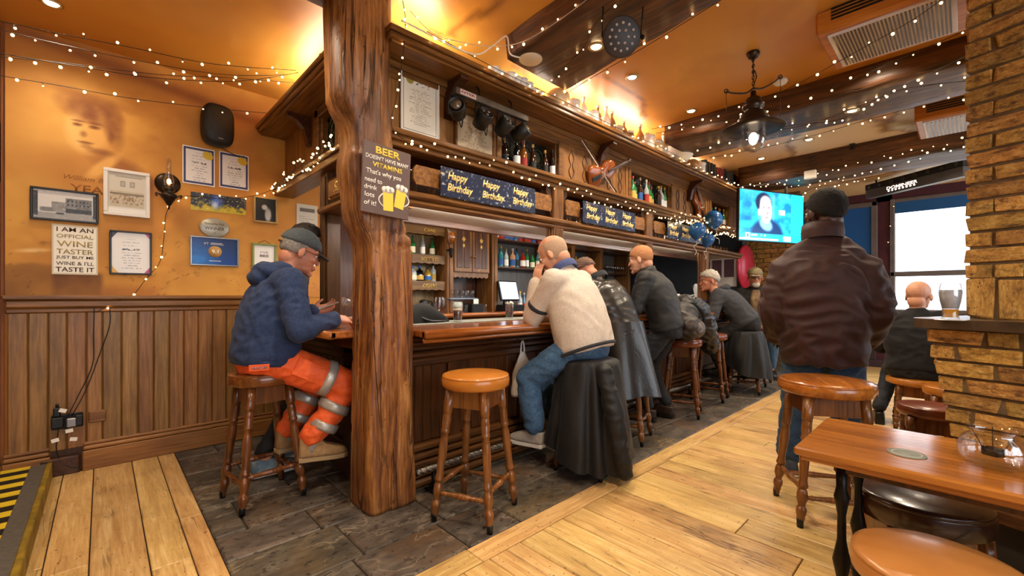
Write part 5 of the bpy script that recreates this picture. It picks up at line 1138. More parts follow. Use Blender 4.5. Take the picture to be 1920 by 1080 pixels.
# pints of dark ale
for (px, py, lab) in ((858, 603, 'pint glass two thirds full of dark ale, left on the counter'), (955, 597, 'nearly full pint of dark ale on the counter by the till')):
    c = onZ(px, py, 1.006); full = px > 900; t = thing('pint_glass', lab, 'glass', T(c.x, c.y, 1.006))
    q = MB(); q.lathe([(.03, 0), (.031, .006), (.034, .05), (.041, .15), (.0395, .15), (.0325, .05), (.029, .012), (.001, .012)], 22); q.build('glass_body', M_glass, t)
    h_ = .125 if full else .085; q = MB(); q.lathe([(.001, .0125), (.0285, .0125), (.032, .05), (.0315+.0072*(h_-.05)/.1, h_), (.001, h_)], 20); q.build('ale', mat('dark_ale', '3a0e06', '4a1409', rough=.15), t)
    q = MB(); r = .0312+.0072*(h_-.05)/.1; q.lathe([(.001, h_), (r, h_), (r+.0006, h_+.012), (.001, h_+.012)], 20); q.build('foam', mat('beer_foam', 'e6d3b4', rough=.8), t)
# till
tc = onY(960, 560, 4.0); t = thing('till', 'black touchscreen till with a lit screen on the back counter', 'till', T(tc.x+.27, 4.36, .97) @ Rz(.1))
q = MB(); q.cbox(-.18, .18, -.15, .2, 0, .11, .01); q.build('cash_drawer', M_black, t); q = MB(); q.tube([(0, .05, .11), (0, .03, .2)], .04, 10); q.build('stand', M_black, t)
Ms = T(0, 0, .30) @ Rx(-.25); q = MB(); q.cbox(-.19, .19, -.02, .02, -.14, .14, .008, Ms); sc_ = q.build('screen', M_black, t); q = MB(); q.box(-.172, .172, -.0215, -.0205, -.122, .122, Ms); q.build('display', mat('till_display', 'b9c8dd', emis=.9), sc_)
t = thing('receipt_printer', 'dark receipt printer with paper beside the till', 'printer', T(tc.x-.33, 4.38, .97)); q = MB(); q.cbox(-.09, .09, -.1, .1, 0, .13, .012); q.build('body', M_black, t); q = MB(); q.cbox(-.04, .04, -.06, -.055, .11, .19, .001); q.build('paper', M_white, t)
# racks of upturned glasses behind the counter
for k, (px, lab) in enumerate(((868, 'blue tinted crate of glasses on the back counter'), (893, 'clear crate of stacked glasses on the back counter'), (880, 'row of upturned pint glasses before the crates'))):
    x = onY(px, 560, 4.4).x; z = .97 if k != 0 else 1.16
    t = thing('glass_rack', lab, 'glasses', T(x, 4.42-.06*(k == 2), z))
    for i in range(5):
        o = link('tumbler', GLM, None, t, T(-.16+i*.08, 0, .12) @ Rx(PI) @ Sc(1, 1, 1.05))
    q = MB(); q.box(-.22, .22, -.05, .05, .0, .012); q.build('tray', mat('rack_blue', '7d93a8', rough=.4), t)
jx = onY(826, 560, 4.4).x; t = thing('glass_jug', 'glass water jug on the back counter under CIDERS', 'jug', T(jx, 4.42, .97)); q = MB(); q.lathe([(.07, 0), (.085, .02), (.085, .17), (.075, .2), (.08, .22), (.078, .22), (.073, .2), (.082, .17), (.08, .025), (.001, .01)], 22); q.build('glass_body', M_glass, t); q = MB(); q.tube(smooth_poly([(.08, 0, .19), (.13, 0, .17), (.13, 0, .08), (.085, 0, .05)]), .008, 6); q.build('handle', M_glass, t)
t = thing('kettle', 'small black kettle beside the glass jug', 'kettle', T(jx-.2, 4.45, .97)); q = MB(); q.lathe([(.07, 0), (.075, .02), (.06, .15), (.045, .18), (.001, .19)], 20); q.build('body', M_black, t); q = MB(); q.tube(smooth_poly([(.05, 0, .17), (.11, 0, .15), (.1, 0, .05)]), .009, 6); q.build('handle', M_black, t)
# blue charity box on the counter
bx = onZ(1003, 588, 1.0); t = thing('charity_box', 'blue printed leaflet stand on the counter beside the man in beige', 'stand', T(bx.x, bx.y, 1.0) @ Rz(-.3)); q = MB(); q.cbox(-.055, .055, -.03, .03, 0, .03, .004); q.build('base', mat('box_blue', '1c3fae', '2448bd', rough=.4), t); q = MB(); q.cbox(-.06, .06, .0, .012, .03, .23, .003); q.build('panel', mat('box_blue', '1c3fae'), t)
q = MB(); q.box(-.045, .045, -.002, 0, .155, .168); q.box(-.035, .035, -.002, 0, .125, .135); q.build('print_lines', M_white, t)
# black folded cap-like bag at the post
hb_ = onZ(800, 606, 1.0); t = thing('black_bag', 'slumped black bag on the counter against the post', 'bag', T(hb_.x, hb_.y+.02, 1.0))
q = MB(); rings = []
for i in range(12):
    u = i/11; x = -.16+.34*u; h_ = .14*math.sin(PI*min(1, .25+u*.72))**.8+.006; wv = .10*(1-.45*u); rings.append([(x, wv*math.cos(a), max(0, h_*math.sin(a))+noise.noise(Vector((x*9, a, 0)))*.012*(math.sin(a) > .1)) for a in [PI*j/10 for j in range(11)]])
q.loft(rings, closed=False); r0 = rings[0]; q.build('body', mat('black_nylon', '070707', '0d0c0c', scale=14, rough=.85, bump=.3), t)
q = MB(); q.tube(smooth_poly([(-.1, -.06, .06), (-.02, -.1, .02), (.1, -.08, .012), (.18, -.03, .01)]), .010, 6); q.build('strap', M_black, t)
# carrier bag hanging from the counter edge
cb = onY(985, 655, 2.3); t = thing('carrier_bag', 'white plastic carrier bag hanging from a hook under the counter', 'bag', T(cb.x, 2.33, cb.z))
rings = []
for i in range(16):
    u = i/15; z = -.02-.33*u; wv = .02+.075*min(1, u*2.2)+.012*u; dp = .012+.04*min(1, u*1.8); rings.append([(wv*math.cos(a)*(1+.12*noise.noise(Vector((a*2, z*14, 1)))), dp*math.sin(a)*(1+.4*noise.noise(Vector((a*3, z*9, 4)))), z) for a in [2*PI*j/28 for j in range(28)]])
q = MB(); q.loft(rings); q.build('bag_body', mat('white_plastic', 'e0d9d2', 'f3eee8', scale=9, rough=.4, bump=.3), t)
q = MB(); q.tube(smooth_poly([(-.02, 0, -.03), (-.012, 0, .04), (0, 0, .06), (.012, 0, .04), (.02, 0, -.03)]), .006, 6); q.build('handles', mat('white_plastic', 'cfc6bd'), t); q = MB(); q.tube([(0, .06, .07), (0, 0, .055), (0, -.01, .075)], .004, 6); q.build('hook', M_brass, t)
# beer taps
for (px, py, lab, c, h_) in ((1253, 545, 'chrome beer tap with round badge', 'a9acb0', .26), (1272, 548, 'chrome beer tap beside the round badged one', '9a9da2', .22), (1305, 545, 'tall white beer tap lens by the third gantry post', 'dcdad6', .36)):
    c0 = onY(px, py, 2.62); t = thing('beer_tap', lab, 'beer tap', T(c0.x, 2.62, 1.006)); m_ = mat('tap_'+c, c, rough=.2, metal=.7 if c[0] != 'd' else 0)
    q = MB(); q.lathe([(.04, 0), (.042, .01), (.022, .03), (.02, h_*.6), (.03, h_*.7), (.036, h_*.85), (.026, h_), (.001, h_+.01)], 16); q.build('column', m_, t); q = MB(); q.tube([(0, 0, h_*.6), (0, .08, h_*.55), (0, .09, h_*.42)], .009, 8); q.build('spout', m_, t); q = MB(); q.tube([(0, .02, h_*.68), (0, .05, h_*.95)], [.006, .012], 8); q.build('handle', M_black, t)
# framed notice, red sign and blue sign near the far end
t = thing('notice_frame', 'white framed twin notice on the far back wall', 'notice', faceX((7.718, 2.86, 1.62)))
q = MB(); q.cbox(-.22, .22, -.26, .26, 0, .02, .004); q.build('frame', M_frw, t)
for s in (-1, 1): q = MB(); q.box(s*.1-.08, s*.1+.08, -.1, .2, .02, .022); q.build('print', mat('plum_print', '55283a', '6d4150', scale=30, rough=.5), t)
t = thing('round_sign', 'red curved sign board on the far brick wall', 'sign', faceY((7.80, 2.555, 1.68)))
q = MB(); q.lathe([(.36, 0), (.38, .02), (.36, .05), (.001, .06)], 36); q.build('disc', mat('red_enamel', 'b5203a', 'c9304a', rough=.3), t)
t = thing('bar_card', 'small blue sign card on the counter by the grey-haired man', 'sign', T(5.55, 2.3, 1.006)); q = MB(); q.cbox(-.07, .07, -.005, .005, .02, .14, .002); q.build('card', mat('card_blue', '1b4fa8', rough=.4), t); q = MB(); q.cbox(-.04, .04, -.03, .03, 0, .02, .003); q.build('foot', M_black, t)
# ================================================================== TV
a_, b2 = Vector((5.99, 2.03, 0)), Vector((7.12, 1.56, 0)); u = (b2-a_).normalized(); n_ = Vector((u.y, -u.x, 0)); n_ = n_ if n_.dot(-a_) > 0 else -n_; tvw = (b2-a_).length
tv = thing('television', 'wall hung television showing a man on a blue news screen', 'television', basis(Vector(((a_.x+b2.x)/2, (a_.y+b2.y)/2, 2.265)), u, n_) @ Rx(.02))
q = MB(); q.cbox(-tvw/2, tvw/2, -.345, .345, -.04, .0, .006); q.build('casing', M_black, tv)
def tvp(U, V):
    k = vnoise(U*9, V*7, 4); col = mixc(base(U, '0e6fa8'), '2bb7dd', np.clip((k-.35)*3, 0, 1)); col = mixc(col, '0a3f74', rect(U, V, .0, .22, .35, 1, .1)*.5)
    for i in range(5): col = mixc(col, '8fe0f2', rect(U, V, .17+i*.11, .20+i*.11, .35, .95, .03)*.35*(i % 2+.3))
    col = mixc(col, '23d6b8', ell(U, V, .08, .32, .14, .05, .1, .8)*.9); col = mixc(col, 'bfeaf2', rect(U, V, .6, .7, .55, .66, .01)*.8)
    col = mixc(col, '0d2f5c', ell(U, V, .42, .12, .25, .34, 0, .12)); col = mixc(col, '6ea2c9', ell(U, V, .40, .34, .09, .14, .4, .2)); col = mixc(col, '0c1a33', ell(U, V, .355, .78, .12, .2, 0, .12))
    col = mixc(col, 'c8b0bb', ell(U, V, .395, .63, .095, .26, .05, .1)); col = mixc(col, 'e0cfd4', ell(U, V, .39, .8, .07, .1, 0, .4)); col = mixc(col, 'b08fa0', ell(U, V, .29, .58, .02, .07, 0, .3))
    for (x, y, rx, ry) in ((.36, .68, .022, .02), (.44, .68, .02, .02), (.41, .48, .03, .014), (.425, .57, .012, .03)): col = mixc(col, '4d4055', ell(U, V, x, y, rx, ry, 0, .6)*.7)
    col = mixc(col, '1fd0ee', rect(U, V, .8, 1, .12, 1, .01)); col = mixc(col, '1aa6d2', rect(U, V, 0, 1, 0, .15, .01)); col = mixc(col, 'd8f2f8', rect(U, V, .0, .6, .02, .05, .006)); col = mixc(col, 'e8f6fa', rect(U, V, .09, .16, .05, .15, .006)); col = mixc(col, '1b5fae', ell(U, V, .125, .1, .015, .04)); col = mixc(col, 'e8f6fa', rect(U, V, .68, .8, .02, .12, .01)); col = mixc(col, 'd8f2f8', rect(U, V, .18, .4, .1, .13, .004)*(vnoise(U*60, V*3, 1) > .25))
    return col
paint('screen', tvw-.03, .66, 150, 90, tvp, vmat('tv_screen', rough=.2, emis=1.15), tv, T(0, 0, .002))
q = MB(); q.tube([(.28, .345, -.02), (.28, .70, -.02)], .018, 8); q.build('pole', M_grey, tv)
# ================================================================== CEILING FITTINGS
ln = thing('pendant_lantern', 'dark bronze pendant lantern with bell glass on a chain', 'lamp', T(3.39, 1.05, 0)); z0 = 2.23
q = MB(); q.lathe([(.002, z0+.02), (.012, z0), (.06, z0+.03), (.08, z0+.08), (.084, z0+.17), (.078, z0+.20), (.076, z0+.20), (.081, z0+.17), (.077, z0+.08), (.057, z0+.033), (.001, z0+.005)], 28); q.build('glass_bell', M_glass, ln)
q = MB(); q.sphere((0, 0, z0+.10), (.03, .03, .045), 12, 8); q.build('bulb', mat('lantern_glow', 'ffe6c0', emis=6), ln)
q = MB(); q.lathe([(.085, z0+.18), (.20, z0+.165), (.205, z0+.17), (.10, z0+.225), (.10, z0+.245), (.085, z0+.25), (.085, z0+.275), (.055, z0+.295), (.06, z0+.31), (.072, z0+.325), (.07, z0+.345), (.05, z0+.36), (.052, z0+.375), (.045, z0+.39), (.02, z0+.405), (.018, z0+.44), (.001, z0+.445)], 32); q.build('shade', M_iron, ln)
pts = smooth_poly([(-.19, 0, z0+.445), (-.14, 0, z0+.43), (-.05, 0, z0+.43), (0, 0, z0+.46), (.06, 0, z0+.46), (.14, 0, z0+.50), (.19, 0, z0+.54)], 5); Mr = Rz(-.8)
q = MB(); q.tube(pts, .006, 6, Mr)
for e in (pts[0], pts[-1]): q.tube([e+Vector((.014*math.cos(k*PI/6), 0, .014*math.sin(k*PI/6))) for k in range(13)], .004, 5, Mr)
q.build('crossarm', M_iron, ln)
for e in (pts[0], pts[-1]): q = MB(); q.tube([e, (e.x, 0, z0+.19)], .002, 4, Mr); q.build('pull_wire', M_iron, ln)
q = MB()
for k in range(12):
    zc = z0+.455+k*.021; q.tube([(.009*math.cos(t*PI/4)*(1 if k % 2 else .2), .009*math.cos(t*PI/4)*(.2 if k % 2 else 1), zc+.015*math.sin(t*PI/4)) for t in range(9)], .003, 4)
q.build('chain', M_iron, ln)
q = MB(); q.lathe([(.002, CZ-.05), (.03, CZ-.04), (.045, CZ-.01), (.04, CZ)], 16); q.build('ceiling_rose', M_iron, ln)
q = MB(); q.tube(smooth_poly([(.0, 0, z0+.47), (.04, 0, z0+.53), (.07, 0, z0+.57), (.03, 0, z0+.6), (.0, 0, z0+.56), (.0, 0, z0+.68)]), .004, 5); q.build('cable', M_black, ln)
M_orange = wood('orange_timber', '9a5216', 'cf8330', 1, rough=.4)
def ac(lab, x0, x1, y0, y1, zb, n):
    t = thing('air_conditioner', lab, 'air conditioner', T(0, 0, 0))
    q = MB(); q.cbox(x0, x1, y0, y1, zb, CZ-.002, .012); q.build('casing', M_orange, t); q = MB(); q.cbox(x0+.05, x1-.05, y0+.05, y1-.05, zb-.012, zb+.004, .004); gr = q.build('grille_frame', mat('grille_grey', 'cfc8c8', rough=.5), t)
    q = MB()
    for i in range(n):
        yy = y0+.07+(y1-y0-.14)*(i+.5)/n; q.box(x0+.07, x1-.07, yy-.25*(y1-y0-.14)/n, yy+.25*(y1-y0-.14)/n, zb-.016, zb-.011)
    q.build('vent_slots', M_dark, gr)['kind'] = 'stuff'
    q = MB()
    for k in range(4): q.box(x0-.003, x0+.01, y0+.12, y1-.08, zb+.06+k*.02, zb+.072+k*.02)
    q.build('side_louvres', M_black, t)['kind'] = 'stuff'
ac('large wood cased air conditioning unit on the ceiling near the pier', 3.2, 3.80, -.02, .64, 2.81, 30)
ac('smaller far air conditioning unit on the ceiling past the beam', 5.35, 6.0, -.35, .32, 2.78, 20)
fl = thing('led_spotlight', 'flat round grey LED spotlight hung from the beam', 'light', T(*onD(1165, 70, 2.42)) @ Rz(-.78) @ Rx(math.radians(113)))
q = MB(); q.lathe([(.08, -.03), (.10, -.02), (.105, 0), (.104, .012), (.098, .016), (.001, .016)], 40); q.build('body', mat('spot_grey', '2c2522', '372f2b', rough=.5), fl)
for n_, r in ((6, .035), (12, .068)):
    for k in range(n_):
        q = MB(); q.lathe([(.008, .0162), (.008, .02), (.001, .0205)], 10, T(r*math.cos(k*2*PI/n_), r*math.sin(k*2*PI/n_), 0)); q.build('led', mat('led_lens', 'a49a92', rough=.2), fl)
q = MB(); q.tube([(-.108, 0, 0), (-.11, .17, -.02)], .004, 5); q.tube([(.108, 0, 0), (.11, .17, -.02)], .004, 5); q.build('yoke', M_blackm, fl); q = MB(); q.sphere((.118, 0, 0), .014, 8, 6); q.build('knob', M_blackm, fl)
dc = onZ(995, 110, 2.80); t = thing('ceiling_plate', 'round white cover plate on the underside of the beam', 'plate', T(dc.x, dc.y, 2.788)); q = MB(); q.lathe([(.078, .012), (.078, .004), (.072, -.002), (.001, -.004)], 32); q.build('cover', mat('cream_cover', 'd6c9ae', rough=.5), t)
for (px, py, z, lab) in ((1463, 150, CZ, 'white smoke detector on the ceiling behind the lantern'), (1400, 340, CZ, 'white ceiling box above the television')):
    c = onZ(px, py, z); t = thing('smoke_detector', lab, 'detector', T(c.x, c.y, z)); q = MB(); q.lathe([(.05, 0), (.052, -.02), (.04, -.035), (.001, -.04)], 20); q.build('body', M_white, t)
c = onZ(1598, 270, CZ); t = thing('sprinkler', 'small dark ceiling sprinkler head between the beams', 'sprinkler', T(c.x, c.y, CZ)); q = MB(); q.lathe([(.03, 0), (.028, -.01), (.01, -.015), (.012, -.05), (.03, -.055), (.001, -.058)], 12); q.build('body', M_blackm, t)
c = onX(1520, 328, 6.28); t = thing('junction_box', 'small beige junction box on the far beam', 'box', T(6.26, c.y, c.z)); q = MB(); q.cbox(-.02, .03, -.06, .06, -.05, .05, .006); q.build('body', M_white, t)
# gantry heater / display unit at the window
hp0, hp1 = Vector((8.5, 1.06, 0)), Vector((7.75, .02, 0)); hu = (hp1-hp0).normalized(); hn = Vector((hu.y, -hu.x, 0)); hn = hn if hn.dot(-hp0) > 0 else -hn; hw = (hp1-hp0).length
ht = thing('hanging_light_bar', 'long grey hanging unit lettered DOMINEER above the window', 'light', basis(Vector(((hp0.x+hp1.x)/2, (hp0.y+hp1.y)/2, 2.79)), hu, hn))
q = MB(); q.cbox(-hw/2, hw/2, -.10, .03, -.1, 0, .006); q.build('body', mat('unit_grey', '4b4644', '565150', rough=.45), ht); q = MB(); q.cbox(-hw/2, hw/2, .03, .11, -.1, .004, .004); q.build('lamp_strip', M_black, ht)
for k in range(8):
    q = MB(); q.lathe([(.035, .004), (.03, .012), (.001, .018)], 14, T(-hw/2+.08+k*(hw-.16)/7, .07, 0)); q.build('lamp', mat('lamp_reflector', '8d7d5c' if k > 1 else '3a342c', rough=.25, metal=.6), ht)
lettering('DOMINEER', ht, mat('sign_glow', 'ffe9d8', emis=1.5), -.1, -.02, .001, .042, .42, .01)
for k in range(8): q = MB(); q.lathe([(.014, .001), (.014, .003), (.001, .003)], 10, T(-.28+k*.05, -.06, 0)); q.build('dot', mat('sign_glow', 'ffe9d8'), ht)
for s in (-.4, .4): q = MB(); q.tube([(s*hw, .1, -.05), (s*hw, .16, -.05)], .012, 6); q.build('hanger', M_blackm, ht)
t = thing('white_cable', 'white electric cable looping from the post to the beam plate', 'cable', T(0, 0, 0)); q = MB(); q.tube(smooth_poly([onY(752, 38, 2.2), onY(800, 62, 2.15), onY(850, 88, 2.13), onY(895, 102, 2.12), onY(925, 85, 2.12), onY(950, 68, 2.1), onY(956, 100, 2.06), onZ(975, 108, 2.79)], 6), .005, 6); q.build('cable', M_white, t)
# ================================================================== FAIRY LIGHTS
M_bulb = mat('fairy_bulb', 'ffcf85', emis=9); M_wire = mat('fairy_wire', '1f1a12', rough=.6); M_wirew = mat('pale_wire', 'c9beb0', rough=.5)
def strand(lab, pts, gap=.125, r=.0068, wire=None, wr=.0022, jit=.022, seed=1):
    rs = random.Random(seed); P_ = smooth_poly(pts, 8); t = thing('string_lights', lab, 'string lights', T(0, 0, 0), 'fairy light strings')
    q = MB(); q.tube(P_, wr, 5); q.build('wire', wire or M_wire, t)
    q = MB(); acc = gap*.5; st_ = MB()
    for a, b_ in zip(P_, P_[1:]):
        L = (b_-a).length; s = acc
        while s < L:
            p = a.lerp(b_, s/L); e = p+Vector((rs.uniform(-.4, .4)*jit, rs.uniform(-.4, .4)*jit, rs.choice((-1, -1, 1))*jit*rs.uniform(.4, 1)))
            st_.tube([p, e], .0016, 4); q.sphere(e, r*rs.uniform(.55, 1.3), 7, 5); s += gap*rs.uniform(.6, 1.4)
        acc = s-L
    st_.build('drop_wires', wire or M_wire, t)['kind'] = 'stuff'; q.build('bulbs', M_bulb, t)['kind'] = 'stuff'
Yp = lambda Y, *p: [onY(a, b_, Y) for a, b_ in p]
Zp = lambda Z, *p: [onZ(a, b_, Z) for a, b_ in p]
Xp = lambda X, *p: [onX(a, b_, X) for a, b_ in p]
strand('topmost fairy light string crossing above the ochre wall', Yp(3.5, (-260, 5), (-40, 33), (110, 63), (250, 90), (400, 120), (555, 132)), seed=1)
strand('second fairy light string from the top above the ochre wall', Yp(3.7, (-260, 15), (-40, 48), (100, 80), (250, 112), (420, 140), (555, 140)), seed=2)
strand('third fairy light string sagging across the ochre wall', Yp(3.6, (-260, 40), (-40, 92), (150, 125), (300, 147), (450, 152), (560, 136)), seed=3)
strand('fourth fairy light string close under the third', Yp(3.75, (-260, 45), (-40, 100), (120, 118), (300, 140), (430, 146), (560, 156)), seed=4, gap=.16)
strand('lowest fairy light string passing over the painted head', Yp(3.8, (-260, 60), (-40, 132), (110, 160), (250, 185), (400, 203), (500, 212)), seed=5, gap=.14)
strand('fairy lights trailing from the wall lamp to the wainscot', Yp(4.17, (530, 348), (480, 366), (420, 372), (345, 368), (314, 395), (308, 440), (300, 490), (272, 525), (250, 552), (215, 566), (182, 585)), seed=6, gap=.085)
strand('fairy lights bunched along the side rail of the gantry', [(1.06, 4.1, 2.10), (1.04, 3.7, 2.12), (1.05, 3.4, 2.16), (1.05, 3.1, 2.13), (1.04, 2.8, 2.15), (1.0, 2.6, 2.14)], seed=7, gap=.035, jit=.05)
strand('fairy lights wound up the timber post', [(1.2, 2.19, 2.98), (1.25, 2.2, 2.8), (1.23, 2.18, 2.6), (1.2, 2.19, 2.35), (1.16, 2.19, 2.15), (1.25, 2.19, 2.08), (1.35, 2.27, 2.12)], seed=8, gap=.07)
strand('fairy lights draped along the front rail of the gantry', [(1.3, 2.27, 2.14), (1.7, 2.28, 2.12), (2.1, 2.28, 2.13), (2.5, 2.28, 2.09), (2.9, 2.28, 2.10), (3.3, 2.28, 2.06), (3.7, 2.28, 2.09), (4.2, 2.28, 2.07), (4.7, 2.28, 2.09), (5.2, 2.28, 2.10)], seed=9, gap=.075, jit=.035)
strand('dense ball of fairy lights behind the balloons', [(4.6, 2.27, 2.04), (5.0, 2.26, 2.12), (5.3, 2.26, 2.16), (5.6, 2.27, 2.10), (5.9, 2.28, 2.06), (6.3, 2.28, 2.12), (6.9, 2.28, 2.08)], seed=10, gap=.022, jit=.07)
strand('fairy lights lying along the cornice shelf edge', [(1.35, 2.13, 2.72), (1.9, 2.14, 2.705), (2.6, 2.145, 2.71), (3.4, 2.145, 2.705), (4.2, 2.145, 2.72), (5.2, 2.145, 2.70), (6.5, 2.145, 2.71)], seed=11, gap=.12)
strand('fairy lights and pale cable swagged from the post to the beam', [(1.28, 2.2, 2.84), (1.40, 2.15, 2.74), (1.55, 2.1, 2.73), (1.75, 2.05, 2.76), (1.92, 1.9, 2.80), (1.93, 1.5, 2.82), (1.88, 1.1, 2.85)], seed=12, wire=M_wirew)
strand('fairy lights along the underside of the nearest beam', [(2.62, 2.2, 2.77), (2.56, 1.9, 2.77), (2.48, 1.4, 2.77), (2.38, .9, 2.77), (2.3, .5, 2.77)], seed=13)
strand('fairy lights criss-crossing the nearest beam', [(1.95, 1.1, 2.77), (2.05, 1.45, 2.77), (2.2, 1.65, 2.77), (2.3, 1.9, 2.77), (2.4, 2.1, 2.77)], seed=14)
strand('fairy lights from the cornice end to the near air conditioner', Zp(2.72, (1222, 242), (1300, 226), (1400, 200), (1500, 155), (1600, 100), (1710, 38), (1790, -20)), seed=15)
strand('fairy lights running parallel below the near air conditioner string', Zp(2.72, (1230, 250), (1420, 212), (1560, 165), (1700, 105), (1815, 55), (1860, 30)), seed=16)
strand('fairy lights along the second beam from the bar', Zp(2.75, (1300, 282), (1400, 258), (1480, 236), (1580, 222), (1680, 165), (1760, 130), (1830, 95)), seed=17, gap=.10)
strand('fairy lights under the second beam far edge', Zp(2.74, (1330, 296), (1440, 275), (1540, 250), (1650, 218), (1740, 196), (1830, 178)), seed=18, gap=.10)
strand('faint fairy lights crossing the second beam', Zp(2.74, (1420, 250), (1520, 232), (1620, 196), (1700, 166), (1830, 150)), seed=19, gap=.12)
strand('fairy lights along the third beam above the television', Zp(2.66, (1385, 350), (1450, 343), (1520, 332), (1600, 310), (1700, 285), (1830, 255)), seed=20, gap=.10)
strand('fairy lights lower on the third beam', Zp(2.63, (1400, 348), (1500, 346), (1560, 336), (1650, 315), (1740, 290), (1830, 268)), seed=21, gap=.10)
strand('far fairy light garland under the third beam', Xp(6.9, (1500, 366), (1525, 352), (1560, 347), (1600, 338), (1650, 328)), seed=22, gap=.05, jit=.04)
strand('short fairy lights dangling on the window frame', Xp(9.45, (1664, 470), (1668, 440), (1672, 400), (1675, 388)), seed=23, gap=.3)
# ================================================================== PEOPLE
def lap(me, it, f=.5):
    n = len(me.vertices); co = np.zeros(n*3); me.vertices.foreach_get('co', co); co = co.reshape(-1, 3)
    ed = np.zeros(len(me.edges)*2, dtype=int); me.edges.foreach_get('vertices', ed); ed = ed.reshape(-1, 2)
    deg = np.bincount(ed.ravel(), minlength=n).astype(float); deg[deg == 0] = 1
    for _ in range(it):
        s = np.zeros_like(co)
        for k in range(3): s[:, k] = np.bincount(ed[:, 0], co[ed[:, 1], k], n)+np.bincount(ed[:, 1], co[ed[:, 0], k], n)
        co += f*(s/deg[:, None]-co)
    me.vertices.foreach_set('co', co.ravel()); me.update()
def remesh(mb, voxel, it=3, wr=0, wfreq=9, seed=0, ridge=True):
    me = mb.mesh('tmp'); o = bpy.data.objects.new('tmp', me); C.objects.link(o); md = o.modifiers.new('r', 'REMESH'); md.mode = 'VOXEL'; md.voxel_size = voxel
    bpy.context.view_layer.update(); out = bpy.data.meshes.new_from_object(o.evaluated_get(bpy.context.evaluated_depsgraph_get()))
    bpy.data.objects.remove(o); bpy.data.meshes.remove(me); out.materials.clear(); lap(out, it)
    if wr:
        n = len(out.vertices); co = np.zeros(n*3); out.vertices.foreach_get('co', co); co = co.reshape(-1, 3); nr = np.zeros(n*3); out.vertex_normals.foreach_get('vector', nr); nr = nr.reshape(-1, 3)
        sd = Vector((seed*7.3, seed*3.1, 0)); d = np.zeros(n)
        for i in range(n):
            p = Vector(co[i]); q_ = Vector((p.x*wfreq, p.y*wfreq, p.z*wfreq*1.7))+noise.noise_vector(p*3+sd)*1.3+sd
            v = noise.noise(q_); d[i] = ((1-abs(v)*3) if ridge else v*1.5)+.5*noise.noise(q_*2.1)
        co += nr*(np.clip(d, -1, 1)*wr)[:, None]; out.vertices.foreach_set('co', co.ravel()); lap(out, 1, .4)
    out.polygons.foreach_set('use_smooth', [True]*len(out.polygons)); out.update(); return out
def cap(mb, p0, p1, r0, r1, seg=14):
    p0, p1 = Vector(p0), Vector(p1); mb.tube([p0, p1], [r0, r1], seg); mb.sphere(p0, r0, seg, 8); mb.sphere(p1, r1, seg, 8)
def limb(mb, pts, rad):
    for i in range(len(pts)-1): cap(mb, pts[i], pts[i+1], rad[i], rad[i+1])
def ik(a, c, l1, l2, pole):
    a, c = Vector(a), Vector(c); d = c-a; L = min(d.length, (l1+l2)*.999)
    u = d.normalized(); x = (l1*l1-l2*l2+L*L)/(2*L); h = math.sqrt(max(l1*l1-x*x, 0)); p = Vector(pole); p = (p-u*p.dot(u)).normalized(); return a+u*x+p*h
def rings_loft(mb, cs, hw, hd, rights, n=24, pw=2.4):
    cs = [Vector(c) for c in cs]; R_ = []
    for i, c in enumerate(cs):
        t = (cs[min(i+1, len(cs)-1)]-cs[max(i-1, 0)]).normalized(); r = Vector(rights[i] if isinstance(rights, list) else rights); r = (r-t*r.dot(t)).normalized(); f = t.cross(r)
        ring = []
        for j in range(n):
            a = 2*PI*j/n; ca, sa = math.cos(a), math.sin(a); k = 1/((abs(ca)**pw+abs(sa)**pw)**(1/pw)); ring.append(c+r*(hw[i]*ca*k)+f*(hd[i]*sa*k))
        R_.append(ring)
    mb.loft(R_)
def smooth_tab(cs, hw, hd, n=3):
    P_ = smooth_poly(cs, n); idx = np.linspace(0, len(cs)-1, len(P_)); x = np.arange(len(cs)); return P_, np.interp(idx, x, hw), np.interp(idx, x, hd)
def hand_mesh(mb, w, d, nrm, side, curl=.6, s=1.0, spread=.0):
    """w wrist, d to knuckles, nrm palm normal, side +1/-1 thumb side along d x nrm"""
    d = Vector(d).normalized(); nrm = Vector(nrm); nrm = (nrm-d*nrm.dot(d)).normalized(); sd = d.cross(nrm).normalized()*side; w = Vector(w)
    rings_loft(mb, [w, w+d*.03*s, w+d*.06*s, w+d*.088*s], [.028*s, .036*s, .041*s, .039*s], [.02*s, .018*s, .016*s, .013*s], sd, 16)
    for k, L in enumerate((.070, .080, .074, .058)):
        b_ = w+d*.084*s+sd*((.030-k*.020)*s); a = 0; p = b_; r = .0088*s; dd = (d+sd*(.12-.08*k)*spread).normalized()
        for f, seg in ((.45, 1), (.32, 1), (.23, 1)):
            a += curl*(.75 if f == .45 else 1); v = dd*math.cos(a)+nrm*math.sin(a); q_ = p+v*(L*f*s); cap(mb, p, q_, r, r*.9, 8); p = q_; r *= .9
    p = w+d*.02*s+sd*.026*s; a0 = p; v = (d*.75+sd*.75+nrm*.35).normalized(); q_ = p+v*.042*s; cap(mb, p, q_, .014*s, .0105*s, 8); v2 = (d*.95+sd*.1+nrm*.5).normalized(); cap(mb, q_, q_+v2*.034*s, .0105*s, .0085*s, 8)
